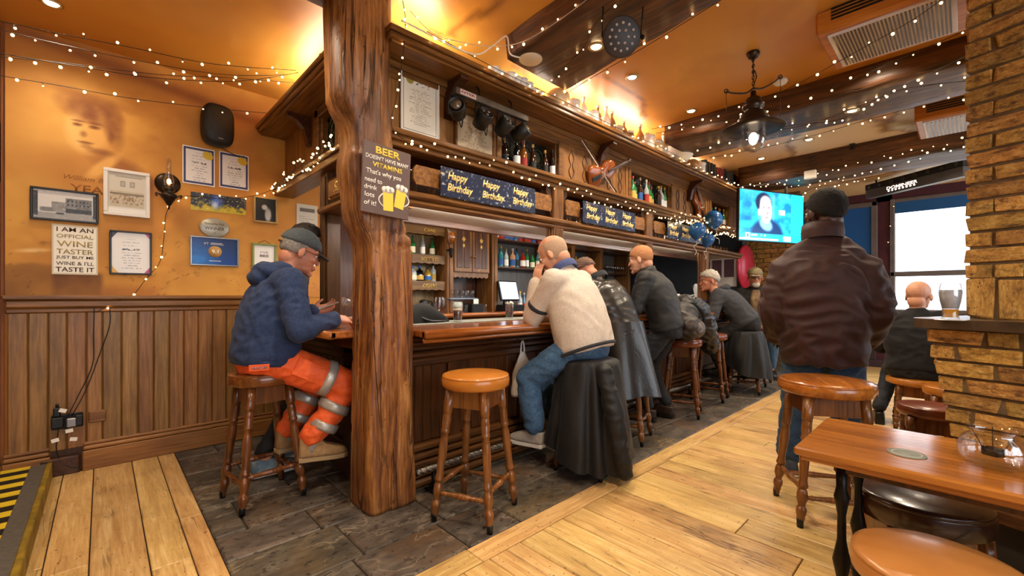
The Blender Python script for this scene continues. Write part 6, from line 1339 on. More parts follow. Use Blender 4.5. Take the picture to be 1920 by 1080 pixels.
def head_parts(mb, M_, fat=1.0, neck=None, nr=.056):
    S_ = lambda c, r, rot=None: mb.sphere((0, 0, 0), r, 20, 12, M_ @ T(*c) @ (rot or I4))
    S_((-.014, 0, .032), (.100, .079, .088)); S_((.026, 0, -.028), (.064, .062*fat, .086)); S_((.036, 0, -.082), (.05, .05*fat, .034)); S_((.074, 0, .022), (.022, .048, .013)); S_((.084, 0, -.102), (.019, .022, .017))
    S_((-.05, 0, -.05), (.05, .058*fat, .06))
    for s in (-1, 1):
        S_((.062, s*.036, -.022), (.025, .024*fat, .022)); S_((-.008, s*.080, -.012), (.019, .009, .033), Rz(s*.35) @ Rx(s*.12)); S_((-.003, s*.079, -.036), (.010, .008, .012)); S_((.105, s*.012, -.036), (.009, .008, .008))
    c = lambda *p: M_ @ Vector(p)
    cap(mb, c(.086, 0, .012), c(.105, 0, -.028), .008, .0115, 10); S_((.094, 0, -.060), (.011, .025, .007)); S_((.093, 0, -.071), (.010, .021, .007))
    if neck is not None: cap(mb, c(-.028, 0, -.07), neck, nr*fat, nr*1.12*fat)
def hair_mesh(M_, keep, k=1.06, amp=.004, seed=0, fine=30, zs=1.0, n=56, m=36):
    V_, F_ = [], []; ok = {}
    for i in range(m+1):
        th = PI*i/m
        for j in range(n):
            ph = 2*PI*j/n; d = Vector((math.sin(th)*math.cos(ph), math.sin(th)*math.sin(ph), math.cos(th)))
            base_ = Vector((-.014+.100*d.x, .079*d.y, .030+.088*d.z*(zs if d.z > 0 else 1.25))); w_ = keep(d)
            kk = k if w_ > .12 else 1+(k-1)*max(w_, 0)/.12-.02*(w_ < 0); c0 = Vector((-.014, 0, .03)); p = c0+(base_-c0)*kk; p += d*amp*noise.noise(d*fine*.3+Vector((seed, 0, 0)))*2+d*amp*.7*noise.noise(d*fine); ok[i, j] = w_ > -.02; V_.append(M_ @ p)
    for i in range(m):
        for j in range(n):
            j2 = (j+1) % n
            if ok[i, j] and ok[i+1, j] and ok[i, j2] and ok[i+1, j2]: F_.append((i*n+j, (i+1)*n+j, (i+1)*n+j2, i*n+j2))
    q = MB(); q.add(V_, F_, None, True); return q
def shoe(name, M_, m_up, m_sole, parent, L=.28, W=.05, boot=0, lace=None):
    """M_: ankle frame on the ground under the heel: x toe direction, z up; origin = sole under ankle"""
    out = [(-.075, .030), (-.06, .036), (0, .036), (.08, .044), (.13, .048), (.18, .042), (.205, .022)]; k = L/.28
    def ring(z, sc, fx): return [(x*k*fx, y*sc, z) for x, y in out]+[(x*k*fx, -y*sc, z) for x, y in out[::-1]]
    q = MB(); q.loft([ring(0, .96, .98), ring(.004, 1, 1), ring(.024, 1.03, 1.01), ring(.028, .98, .99)], smooth=False); so_ = q.build('shoe', m_sole, parent, M_)
    q = MB(); R_ = []
    hs = [(.024, 1.02, 0), (.045, 1.02, 0), (.064, .97, 0), (.080, .90, 0), (.098, .84, 0)]+([(.12, .82, 0), (.15, .84, 0)] if boot else [(.108, .82, 0)])
    for z, sc, cut in hs:
        r = []
        for x, y in out:
            lim = (.212 if z < .03 else .21 if z < .05 else .188 if z < .07 else .13 if z < .085 else .07 if z < .105 else .045)*k; xx = min(x*k, lim); r.append((xx, y*sc, z))
        R_.append(r+[(x, -y, z) for x, y, z in r[::-1]])
    q.loft(R_); me = q.mesh('upper'); lap(me, 1, .3); link('upper', me, m_up, so_)
    if lace:
        q = MB()
        for i in range(5): x = .055+i*.022; z = .098-i*.009; q.tube([(x*k, -.024, z-.004), (x*k+.006, 0, z+.004), (x*k, .024, z-.004)], .003, 5)
        q.build('laces', lace, so_)
    return so_
SK = {'fair': mat('skin_fair', 'c98e70', 'd8a284', scale=9, rough=.5), 'ruddy': mat('skin_ruddy', 'b9755a', 'cd8f70', scale=9, rough=.5), 'dark': mat('skin_dark', '3a2015', '4a2b1c', scale=9, rough=.45)}
M_eye = mat('eye_white', 'd9d4cc', rough=.2); M_pupil = mat('eye_dark', '1d1512', rough=.2)
def cloth(name, a, b_, scale=120, rough=.85, bump=.15, bscale=None, sheen=.03, coat=0): return mat(name, a, b_, scale=scale, rough=rough, bump=bump, bscale=bscale, sheen=sheen, coat=coat)
def person(label, x, y, yaw, J, top, trou, skin='fair', face=True, sole=None, upper=None, boot=0, lace=None, voxel=.011, fat=1.0, bulk=1.0, sleeve=(.072, .058, .046), legr=(.098, .072, .055), hem=.07, tsm=4, topwr=.005, trwr=.005, shoes=True, hands=(.6, .6), tw=None, collar=None, seed=1, torso=None, nose=0, shz=.55, wf=9, yoke=.165):
    """J: joints in the person's frame (x forward, y left, z up, origin on the floor under the pelvis)"""
    M0 = T(x, y, 0) @ Rz(yaw); V = {k: Vector(v) for k, v in J.items() if not isinstance(v, (int, float))}
    pel, chest, neck, head = V['pel'], V['chest'], V['neck'], V['head']; rs = V.get('right', Vector((0, -1, 0)))
    shw = .185*bulk*.5*2; sh = {1: chest-rs*(.165*bulk)+(neck-chest)*shz, -1: chest+rs*(.165*bulk)+(neck-chest)*shz}
    hp = {1: pel+Vector((.02, .09, -.02)), -1: pel+Vector((.02, -.09, -.02))}
    el, kn = {}, {}
    for s, nm in ((1, 'l'), (-1, 'r')):
        el[s] = V.get('el_'+nm) or ik(sh[s], V['wr_'+nm], .30, .265, V.get('pole_'+nm, Vector((-.4, s*.6, -1)))); kn[s] = V.get('kn_'+nm) or ik(hp[s], V['an_'+nm], .44, .43, Vector((1, s*.15, .3)))
    Mh = T(*head) @ Rz(J.get('hyaw', 0)) @ Ry(J.get('hpit', 0)) @ Rx(J.get('hroll', 0)) @ Sc(*(3*(J.get('hs', 1.1),)))
    # ---- the body itself: one mesh
    b = MB(); head_parts(b, Mh, fat, neck-Vector((0, 0, .03))); hm = remesh(b, .0055, 3)
    parts = [hm]; b = MB()
    for s, nm in ((1, 'l'), (-1, 'r')):
        w_ = V['wr_'+nm]; d = V.get('hd_'+nm, (w_-el[s])); nn = V.get('pn_'+nm, Vector((0, 0, -1))); hand_mesh(b, w_, d, nn, V.get('th_'+nm, Vector((1, 0, 0))).x*s*-1 if 'th_'+nm in V else -s, hands[0 if s == 1 else 1]); cap(b, w_+(el[s]-w_)*.35, w_+Vector(d).normalized()*.01, .034, .026)
    parts.append(remesh(b, .0045, 2)); b = MB()
    cs, hw, hd = smooth_tab([pel-Vector((0, 0, .08)), pel, pel.lerp(chest, .5), chest, neck], [.14, .15, .13, .14, .06], [.09, .1, .09, .09, .05]); rings_loft(b, cs, hw, hd, rs)
    for s, nm in ((1, 'l'), (-1, 'r')): limb(b, [sh[s], el[s], V['wr_'+nm]], [.045, .038, .028]); limb(b, [hp[s], kn[s], V['an_'+nm]], [.07, .05, .035])
    parts.append(remesh(b, .02, 1))
    vs, fs = [], []
    for me in parts:
        n = len(vs); vs += [v.co[:] for v in me.vertices]; fs += [tuple(i+n for i in p.vertices) for p in me.polygons]; bpy.data.meshes.remove(me)
    me = bpy.data.meshes.new('person'); me.from_pydata(vs, [], fs); me.polygons.foreach_set('use_smooth', [True]*len(fs)); me.update()
    P = link('person', me, SK[skin], None, M0); tag(P, label, 'person')
    if face:
        for s in (-1, 1):
            q = MB(); q.sphere((0, 0, 0), (.010, .0135, .0095), 12, 8, Mh @ T(.0765, s*.032, .002)); e = q.build('eye', M_eye, P); q = MB(); q.sphere((0, 0, 0), (.004, .0055, .0055), 8, 6, Mh @ T(.0855, s*.032, .002)); q.build('pupil', M_pupil, e)
            q = MB(); q.tube([Mh @ Vector(p) for p in ((.092, s*.012, .021), (.092, s*.032, .026), (.082, s*.052, .02))], [.004, .005, .003], 6); q.build('eyebrow', tw or M_dark, P)
        q = MB(); q.tube([Mh @ Vector(p) for p in ((.098, -.022, -.0655), (.1055, 0, -.0655), (.098, .022, -.0655))], .0022, 5); q.build('mouth', mat('lip', '9a5a4c', rough=.4), P)
    # ---- top
    b = MB(); tz = torso or [(-.10, .185, .135), (0, .19, .14), (.3, .18, .135), (.65, .195, .14), (1.0, .20, .125)]
    cs = [pel.lerp(chest, t) for t, _, _ in tz]+[chest.lerp(neck, .55), chest.lerp(neck, .92), neck.lerp(head, .12)]
    cs, hw, hd = smooth_tab(cs, [w_*bulk for _, w_, _ in tz]+[yoke*bulk, .088, .07], [d_*bulk for _, _, d_ in tz]+[.10, .075, .068]); rings_loft(b, cs, hw, hd, rs, 28)
    for s, nm in ((1, 'l'), (-1, 'r')):
        w_ = V['wr_'+nm]; c_ = el[s].lerp(w_, .97); limb(b, [sh[s], sh[s].lerp(el[s], .5), el[s], c_], [sleeve[0], (sleeve[0]+sleeve[1])/2, sleeve[1], sleeve[2]])
        b.sphere(sh[s].lerp(chest, .25), sleeve[0]*1.12, 14, 8)
    tm = remesh(b, voxel, tsm, topwr, wf, seed); tp = link('top', tm, top, P)
    # ---- trousers
    if trou is not None:
        b = MB(); cs, hw, hd = smooth_tab([pel-Vector((0, 0, .09)), pel-Vector((0, 0, .02)), pel+(chest-pel)*.22], [.15*bulk, .178*bulk, .165*bulk], [.12*bulk, .135*bulk, .12*bulk]); rings_loft(b, cs, hw, hd, rs)
        for s, nm in ((1, 'l'), (-1, 'r')):
            an = V['an_'+nm]; k_ = kn[s]; limb(b, [hp[s], hp[s].lerp(k_, .5), k_, k_.lerp(an, .5), an+Vector((0, 0, hem))], [legr[0], (legr[0]+legr[1])/2+.008, legr[1], (legr[1]+legr[2])/2, legr[2]])
        link('trousers', remesh(b, voxel, 4, trwr, 10, seed+3), trou, P)
    if shoes:
        for s, nm in ((1, 'l'), (-1, 'r')):
            an = V['an_'+nm]; shoe('shoe', T(an.x, an.y, an.z-.085) @ Rz(J.get('fy_'+nm, s*.12)) @ Ry(J.get('fp', 0)), upper, sole, P, boot=boot, lace=lace)
    return P, Mh, dict(sh=sh, el=el, kn=kn, hp=hp, V=V)
def torus_collar(P, c, r, rz, h, m_, tilt=0, name='collar', rx=None):
    q = MB(); n = 28; R_ = []
    for (k, z) in ((1.0, 0), (1.02, h*.5), (.98, h), (.90, h), (.88, h*.4), (.9, 0)): R_.append([(r*k*math.cos(2*PI*j/n), rz*k*math.sin(2*PI*j/n), z) for j in range(n)])
    rr = R_+[R_[0]]; q.loft(rr, True, False); return q.build(name, m_, P, T(*c) @ Ry(tilt))
M_solew = mat('sole_white', 'd8d2c8', rough=.6); M_soleb = mat('sole_black', '17130f', rough=.7); M_solet = mat('sole_tan', 'a58a62', rough=.7)
# ---- 1: man in the navy hoodie
M_navy = cloth('navy_fleece', '1c2b4b', '2a3d63', 60); M_hiv = cloth('orange_workwear', 'e0521d', 'f06a30', 40, rough=.6)
P, Mh, D = person('man in navy hoodie, grey cap and orange work trousers on a stool', .70, 2.88, 0, dict(pel=(.0, 0, .845), chest=(.055, -.005, 1.20), neck=(.105, -.01, 1.345), head=(.20, -.02, 1.475), hpit=.38, hyaw=-.12,
    wr_r=(.34, -.20, 1.055), wr_l=(.30, .06, 1.10), hd_r=(.5, .12, -.02), hd_l=(.5, -.05, .12), pn_l=(0, -.5, .6), pn_r=(0, .5, -.7), pole_r=(-.3, -.6, -1), kn_r=(.425, -.17, .64), an_r=(.225, -.135, .285), kn_l=(.36, .14, .65), an_l=(.17, .14, .285), fy_r=-.18, fp=.05),
    M_navy, M_hiv, 'ruddy', sole=mat('sole_tan', 'a58a62'), upper=mat('suede_boot', '8a6a44', 'a5835a', scale=30, rough=.85), boot=1, lace=mat('lace_dark', '5b4a36', rough=.8), voxel=.0095, bulk=1.08, sleeve=(.088, .072, .05), legr=(.105, .092, .068), topwr=.006, trwr=.007, tw=M_grey, torso=[(-.12, .185, .15), (0, .205, .165), (.3, .20, .165), (.65, .205, .16), (1.0, .20, .13)], hands=(.45, .5), seed=2)
q = MB(); q.sphere((0, 0, 0), (.092, .115, .06), 20, 12, T(.02, -.005, 1.335) @ Ry(.5)); q.sphere((0, 0, 0), (.07, .10, .05), 16, 10, T(.09, -.01, 1.36) @ Ry(.2)); q.sphere((0, 0, 0), (.06, .085, .045), 16, 10, T(-.035, -.005, 1.30) @ Ry(.7)); link('hood', remesh(q, .009, 3, .005, 11, 4), M_navy, P)
q = MB(); rings_loft(q, [(-.005, 0, .80), (0, 0, .845)], [.208, .212], [.168, .17], (0, -1, 0), 28); link('waistband', q.mesh('waistband'), M_navy, P)
M_cap = cloth('grey_cap', '3b4145', '4d5458', 80); q = hair_mesh(Mh, lambda d: d.z*1.0+.02-.05*d.x-.0, 1.13, .001, 2, zs=1.02); cp = q.build('cap', M_cap, P)
q = MB(); br = [(.075, .07), (.11, .055), (.145, .03), (.155, 0), (.145, -.03), (.11, -.055), (.075, -.07)]; q.prism(br, .028, .034, Mh @ Ry(.12)); q.build('brim', M_cap, cp)
q = MB(); q.cbox(-.128, -.10, -.03, .03, .012, .03, .004, Mh); q.build('strap', mat('tan_strap', 'a07a3a', rough=.6), cp)
hr = hair_mesh(Mh, lambda d: min(.30-d.x, d.z+.62, .35-abs(d.z+.2)), 1.045, .003, 3).build('hair', mat('grey_hair', '6f6a64', '938d86', scale=60, rough=.8), P)
q = MB()
for s in (-1, 1):
    q.tube([Mh @ Vector((.098+.0*k, s*.033+.020*math.cos(k*PI/6), .0+.015*math.sin(k*PI/6))) for k in range(13)], .0018, 5); q.tube([Mh @ Vector((.098, s*.053, .003)), Mh @ Vector((.06, s*.076, .006)), Mh @ Vector((-.01, s*.084, .004))], .0018, 5)
q.tube([Mh @ Vector((.1, -.014, .004)), Mh @ Vector((.1, .014, .004))], .0018, 5); q.build('glasses', M_black, P)
M_refl = mat('silver_tape', 'a9a49c', 'bdb8b0', scale=50, rough=.35, metal=.4)
def band(P, a, b_, t, r, m_, w_=.05, name='reflective_band', amp=.004, fl=1.0):
    a, b_ = Vector(a), Vector(b_); c = a.lerp(b_, t); d = (b_-a).normalized(); q = MB(); pts = [c-d*w_/2, c-d*w_*.2, c+d*w_*.2, c+d*w_/2]; q.tube(pts, [r*.97, r, r, r*.97], 20, None, False, fl); me = q.mesh(name); me.polygons.foreach_set('use_smooth', [True]*len(me.polygons)); return link(name, me, m_, P)
for s, an in ((-1, (.225, -.135, .285)), (1, (.17, .14, .285))):
    k_ = D['kn'][s]; h_ = D['hp'][s]; band(P, h_, k_, .72, .112, M_refl, .055); band(P, k_, an, .36, .099, M_refl, .055); band(P, k_, an, .66, .089, M_refl, .05)
    q = MB(); limb(q, [Vector(an)+Vector((0, 0, .03)), Vector(an)+Vector((-.005, 0, -.03))], [.038, .036]); q.build('sock', cloth('grey_sock', '8d8780', 'a39c94', 90), P)
pk = MB(); h_ = D['hp'][-1].lerp(D['kn'][-1], .42)+Vector((.0, -.092, .012)); pk.cbox(-.09, .07, -.012, .012, -.06, .05, .006, T(*h_) @ Ry(.5)); pk.build('cargo_pocket', M_hiv, P)
q = MB(); q.cbox(-.05, .05, -.004, .004, -.018, .018, .002, T(-.075, -.205, .805) @ Rz(-.25)); q.build('brand_patch', mat('patch_orange', 'e0551f', rough=.6), P); link('lettering', text_mesh('APACHE', .014, .075, .02), M_grey, P, basis(Vector((-.076, -.211, .805)), (1, -.25, 0), (-.25, -1, 0)))
ph = thing('smartphone', 'smartphone held in the left hand of the man in the hoodie', 'phone', T(1.09, 2.935, 1.135) @ Rz(-.2) @ Ry(-.35)); q = MB(); q.cbox(-.07, .07, -.035, .035, -.004, .004, .003); q.build('case', mat('phone_case', 'b8b4ac', rough=.3), ph); q = MB(); q.box(-.064, .064, -.031, .031, .0042, .0046); q.build('screen', M_black, ph)
# ---- 2: companion in black behind him
M_blk = cloth('black_cloth', '0d0d0f', '18181b', 70); M_blk2 = cloth('black_jacket', '101012', '1b1b1d', 70, rough=.6)
P, Mh, D = person('person in black half hidden behind the man in the navy hoodie', .80, 3.30, -.05, dict(pel=(.0, 0, .93), chest=(.14, 0, 1.30), neck=(.21, 0, 1.45), head=(.28, -.02, 1.585), hpit=.1, wr_r=(.34, -.14, 1.05), wr_l=(.34, .16, 1.05), an_r=(-.02, -.10, .10), an_l=(.12, .14, .10), fy_r=.05),
    M_blk2, M_blk, 'ruddy', sole=M_solew, upper=mat('sneaker_blue', '3a5a6e', '9fb2bd', scale=12, rough=.6), lace=M_white, voxel=.012, seed=5)
hair_mesh(Mh, lambda d: d.z+.12-.35*d.x, 1.09, .004, 6).build('hair', mat('black_hair', '120f0d', '1f1a17', scale=60, rough=.6), P)
# ---- 3: man in beige sweater
M_beige = cloth('beige_knit', 'c2b5a7', 'd9ccbe', 90); M_jean = cloth('blue_denim', '2c4a68', '48688a', 60, bscale=200); M_strip = cloth('charcoal_trim', '22242a', '2d2f36', 80)
P, Mh, D = person('bald man in beige sweater and jeans leaning on the bar, head in hand', 2.46, 1.84, math.radians(97), dict(pel=(.0, 0, .87), chest=(.10, .0, 1.22), neck=(.165, .02, 1.385), head=(.25, .04, 1.505), hpit=.55, hyaw=.25,
    el_l=(.34, .16, 1.045), wr_l=(.33, .135, 1.30), hd_l=(-.02, -.03, .2), pn_l=(-.1, -1, 0), el_r=(.30, -.25, 1.05), wr_r=(.40, .0, 1.045), hd_r=(.1, .6, 0), pn_r=(0, 0, -1), kn_l=(.33, .23, .62), an_l=(.285, .215, .225), kn_r=(.40, -.12, .63), an_r=(.33, -.1, .225), fy_l=.1, fy_r=-.1),
    M_beige, M_jean, 'fair', sole=M_solew, upper=mat('trainer_grey', '8e867c', 'aaa298', scale=20, rough=.7), lace=M_white, voxel=.0095, bulk=1.12, sleeve=(.085, .072, .05), legr=(.105, .085, .075), topwr=.0035, wf=6.5, tw=mat('grey_hair', '6f6a64'), seed=7, torso=[(-.16, .19, .15), (-.05, .2, .16), (.3, .205, .165), (.65, .205, .16), (1.0, .195, .135)], hands=(.25, .4))
hair_mesh(Mh, lambda d: min(.25-d.x*.8, .48-d.z, d.z+.72), 1.02, .0012, 8, 60).build('hair', mat('cropped_grey', 'a98a72', 'b89a80', scale=90, rough=.8), P)
band(P, D['sh'][1], D['el'][1], .70, .0835, M_strip, .028, 'sleeve_stripe'); band(P, D['sh'][-1], D['el'][-1], .70, .0835, M_strip, .028, 'sleeve_stripe')
q = MB(); rings_loft(q, [(-.016, 0, .812), (-.008, 0, .832)], [.232, .234], [.187, .19], (0, -1, 0), 32); link('hem_band', q.mesh('hem'), M_strip, P)
torus_collar(P, (.148, .015, 1.385), .088, .098, .05, cloth('blue_collar', '3a4672', '4a5686', 80), .55)
# coat draped over his stool
def drape(name, lab, x, y, R, z0, zb, m_, fl=.11, seed=1, lobes=9, amp=.03, parent_cat='coat', hemf=None):
    t = thing(name, lab, parent_cat, T(x, y, 0)); R_ = []; n = 96; k = 26
    for i in range(4): R_.append([(R*(i+.2)/4*math.cos(2*PI*j/n), R*(i+.2)/4*math.sin(2*PI*j/n), z0+.004*noise.noise(Vector((i, j*.2, seed)))) for j in range(n)])
    for i in range(k):
        u = i/(k-1); r = []
        for j in range(n):
            a = 2*PI*j/n; hem = zb+.07*noise.noise(Vector((math.cos(a)*1.3, math.sin(a)*1.3, seed)))+(hemf(a) if hemf else 0); z = z0-.012-(z0-.012-hem)*u; f = (abs(math.sin(lobes*a*.5+2.6*noise.noise(Vector((math.cos(a)*1.4, math.sin(a)*1.4, seed+3))+Vector((0, 0, u*.5)))))*2-1.2)*amp*u**.6+.012*noise.noise(Vector((math.cos(a)*4, math.sin(a)*4, z*4+seed))); rr = R*1.03+fl*u**.8+f; r.append((rr*math.cos(a), rr*math.sin(a), z))
        R_.append(r)
    q = MB(); q.loft(R_, True, False); q.build('cloth', m_, t); return t
M_coat = cloth('black_coat', '0c0c0e', '151517', 40, rough=.6)
dt = drape('coat', 'black coat draped over the stool of the man in beige', 2.46, 1.80, .188, .775, .20, M_coat, .10, 3, 7, .04, hemf=lambda a: .10*math.cos(a-1.2)-.04)
q = MB(); limb(q, [(-.12, -.2, .72), (-.14, -.29, .45), (-.12, -.33, .20), (-.10, -.34, .10)], [.05, .062, .055, .05]); link('sleeve', remesh(q, .01, 3, .006, 11, 5), M_coat, dt)
# ---- 4: long leather coat
M_leath = mat('black_leather', '130f0c', '221b15', scale=6, rough=.36, coat=.2, bump=.2, bscale=40)
P, Mh, D = person('hunched person in long dark leather coat and knitted hat', 3.22, 2.0, math.radians(92), dict(pel=(.0, 0, .86), chest=(.17, 0, 1.20), neck=(.30, 0, 1.32), head=(.40, .01, 1.405), hpit=.75, wr_r=(.40, -.16, 1.05), wr_l=(.42, .14, 1.05), kn_r=(.38, -.14, .62), an_r=(.3, -.12, .225), kn_l=(.38, .14, .62), an_l=(.3, .12, .225)),
    M_leath, M_blk, 'ruddy', sole=M_soleb, upper=M_black, voxel=.011, bulk=1.15, sleeve=(.092, .075, .055), topwr=.004, wf=7, tsm=8, seed=9)
hair_mesh(Mh, lambda d: d.z+.1-.2*d.x, 1.12, .004, 4, 50).build('knitted_hat', mat('striped_knit', '2a2422', '8a6a5a', scale=40, rough=.9, stretch=(.2, .2, 3)), P)
torus_collar(P, (.26, 0, 1.335), .10, .105, .05, cloth('fleece_collar', '1f2126', '2b2d33', 90), .6)
R_ = []
for i in range(20):
    u = i/19; R_.append([((.168+.10*u+.02*math.sin(6*a+1)*u)*math.cos(a)-.03*u+.03*(1-u), (.222+.085*u+.02*math.sin(7*a)*u)*math.sin(a), .99-.60*u+.02*math.sin(3*a)*u) for a in [2*PI*j/72 for j in range(72)]])
q = MB(); q.loft(R_, True, False); q.build('coat_skirt', M_leath, P)
# ---- 5: man in black jacket standing at the bar
M_drk = cloth('dark_trouser', '15171c', '20232a', 60)
P, Mh, D = person('ginger cropped man in black jacket leaning at the bar', 3.93, 2.0, math.radians(100), dict(pel=(-.04, 0, .90), chest=(.08, 0, 1.28), neck=(.16, .02, 1.43), head=(.22, .05, 1.565), hpit=.2, hyaw=.12, wr_r=(.42, -.16, 1.06), wr_l=(.42, .14, 1.06), an_r=(.02, -.12, .09), an_l=(.12, .12, .09)),
    M_blk2, M_drk, 'fair', sole=M_soleb, upper=mat('brown_shoe', '2b1d15', '3a281c', rough=.5), voxel=.012, bulk=1.12, sleeve=(.085, .07, .05), seed=11)
hair_mesh(Mh, lambda d: min(d.z+.35-.5*d.x, .62-d.x*.6), 1.035, .002, 7, 60).build('hair', mat('ginger_hair', 'a46f4a', 'ba8258', scale=70, rough=.8), P)
torus_collar(P, (.15, .015, 1.40), .085, .092, .075, M_blk2, .3)
# backpack and coat on the next stool
bp = thing('backpack', 'bulky black backpack propped on the reddish stool', 'backpack', T(4.14, 1.96, .772) @ Rz(.3) @ Sc(1.3, 1.25, 1.25)); q = MB(); q.sphere((0, 0, .14), (.19, .14, .15), 20, 12); q.sphere((-.08, -.08, .10), (.12, .10, .10), 16, 10); q.sphere((.08, -.02, .2), (.13, .11, .1), 16, 10); link('bag_body', remesh(q, .01, 3, .012, 12, 3), mat('backpack_nylon', '201b19', '3c332e', scale=5, rough=.5, bump=.2, bscale=40), bp)
q = MB(); q.sphere((-.06, -.14, .09), (.10, .06, .07), 14, 8); link('front_pocket', remesh(q, .009, 2, .006, 14, 4), mat('pocket_nylon', '4a3f3a', '5d514a', scale=6, rough=.45), bp)
for k in (0, 1): q = MB(); q.tube(smooth_poly([(.02+.08*k, -.1, .29), (.06+.08*k, -.17, .2), (.05+.09*k, -.17, .08), (.0+.1*k, -.12, .01)]), .012, 6, flat=.4); q.build('strap', M_black, bp)
jk = thing('puffer_jacket', 'dark jacket slung over the far side of the backpack', 'coat', T(4.52, 2.0, .76) @ Sc(1.25, 1.2, 1.15)); q = MB(); limb(q, [(-.12, 0, .30), (.04, -.02, .24), (.14, -.04, .08), (.26, -.06, -.10)], [.09, .12, .115, .07]); limb(q, [(-.08, .1, .3), (.1, .1, .2), (.2, .08, .02)], [.08, .1, .07]); link('jacket_body', remesh(q, .011, 3, .014, 12, 6), mat('jacket_black', '151414', '272523', scale=6, rough=.4, coat=.1), jk)
# ---- 6: grey-haired man
M_grh = cloth('charcoal_hoodie', '2d2e33', '3d3e44', 70)
P, Mh, D = person('grey-haired man in charcoal hoodie bent forward over the bar', 5.86, 1.90, math.radians(96), dict(pel=(-.02, 0, .87), chest=(.20, 0, 1.15), neck=(.34, .02, 1.27), head=(.43, .05, 1.40), hyaw=.75, hpit=.12, wr_r=(.50, -.12, 1.05), wr_l=(.52, .20, 1.05), kn_r=(.36, -.16, .62), an_r=(.26, -.14, .24), kn_l=(.36, .16, .62), an_l=(.26, .14, .24)),
    M_grh, M_blk, 'ruddy', sole=M_soleb, upper=M_black, voxel=.012, bulk=1.1, sleeve=(.085, .07, .05), seed=13, tw=M_grey)
hair_mesh(Mh, lambda d: d.z+.10-.42*d.x, 1.13, .013, 8, 34).build('hair', mat('silver_hair', 'a8a29a', 'd0cac0', scale=50, rough=.75), P)
q = MB(); q.sphere((0, 0, 0), (.08, .12, .05), 18, 10, T(.25, .0, 1.29) @ Ry(.7)); link('hood', remesh(q, .01, 3, .005, 11, 4), M_grh, P)
drape('coat', 'dark coat draped over the stool of the grey-haired man', 5.85, 1.90, .188, .775, .30, M_coat, .10, 8, 7, .028, hemf=lambda a: .12*math.sin(a))
# ---- 7: old man in cap facing the room
P, Mh, D = person('old man in flat cap and glasses facing the room at the far end', 6.5, 2.0, math.radians(205), dict(pel=(.0, 0, .80), chest=(.02, 0, 1.17), neck=(.03, 0, 1.32), head=(.06, 0, 1.455), hpit=.05, hyaw=.0, wr_r=(.26, -.05, .86), wr_l=(.26, .10, .86), pole_r=(-.5, -1, -.6), pole_l=(-.5, 1, -.6), kn_r=(.40, -.16, .66), an_r=(.30, -.15, .22), kn_l=(.40, .16, .66), an_l=(.30, .15, .22)),
    cloth('dark_olive_jacket', '17161a', '25231f', 60), M_jean, 'ruddy', sole=M_soleb, upper=M_black, voxel=.013, seed=15, tw=M_white)
q = hair_mesh(Mh, lambda d: d.z-.05+.1*d.x, 1.12, .002, 2); fc = q.build('flat_cap', cloth('khaki_cap', '6f6244', '857757', 70), P); q = MB(); q.prism([(.06, .075), (.11, .06), (.13, .03), (.135, 0), (.13, -.03), (.11, -.06), (.06, -.075)], .03, .038, Mh @ Ry(.15)); q.build('brim', cloth('khaki_cap', '6f6244', '857757'), fc)
q = MB(); q.sphere((0, 0, 0), (.03, .045, .035), 14, 10, Mh @ T(.078, 0, -.09)); link('beard', remesh(q, .006, 2, .003, 30, 2), mat('white_beard', 'b5aea4', 'cfc9c0', scale=60, rough=.9), P)
q = MB()
for s in (-1, 1): q.tube([Mh @ Vector((.098, s*.033+.021*math.cos(k*PI/6), .0+.017*math.sin(k*PI/6))) for k in range(13)], .0022, 5)
q.tube([Mh @ Vector((.1, -.014, .004)), Mh @ Vector((.1, .014, .004))], .002, 5); q.build('glasses', M_black, P)
q = MB(); rings_loft(q, [(.10, 0, .84), (.13, 0, 1.0), (.14, 0, 1.15), (.10, 0, 1.28)], [.07, .07, .07, .05], [.05, .055, .05, .03], (0, -1, 0)); link('checked_shirt', remesh(q, .01, 2), mat('check_shirt', '5a3c28', '9a815e', scale=18, rough=.8), P)
# ---- 8: standing man in the big brown jacket
M_puff = mat('brown_padded', '28100d', '3a1813', scale=30, rough=.68, bump=.1, sheen=.05)
P, Mh, D = person('tall man standing with his back turned in a padded maroon brown jacket', 3.37, .635, math.radians(14), dict(pel=(.0, 0, .98), chest=(.0, 0, 1.37), neck=(.02, 0, 1.60), head=(.05, -.01, 1.745), hs=1.2, hyaw=.62, hpit=-.02, wr_r=(.22, -.25, .93), wr_l=(.22, .25, .93), el_r=(-.02, -.262, 1.10), el_l=(-.02, .262, 1.10), an_r=(.03, -.16, .09), an_l=(.05, .17, .09), fy_l=.1, fy_r=-.4),
    M_puff, cloth('dark_denim', '20354c', '33506e', 60, bscale=200), 'dark', sole=M_solew, upper=mat('trainer_navy', '1e2c44', '5d6f88', scale=10, rough=.6), lace=M_white, voxel=.0105, bulk=1.22, shz=-.06, yoke=.165, tsm=14, sleeve=(.106, .104, .08), legr=(.115, .095, .088), wf=6.5, topwr=.013, trwr=.008, seed=17, torso=[(-.55, .178, .17), (-.35, .19, .18), (0, .195, .185), (.5, .20, .185), (1.0, .185, .155)], face=True)
hair_mesh(Mh, lambda d: d.z+.28-.55*d.x, 1.10, .003, 9, 90, zs=1.03).build('hair', mat('black_curls', '0c0908', '171210', scale=120, rough=.9, bump=.6), P)
torus_collar(P, (.015, 0, 1.565), .112, .115, .095, M_puff, .12); torus_collar(P, (.02, 0, 1.60), .098, .10, .07, M_blk2, .1, 'inner_collar')
for z in (.62, .86, 1.12): pass
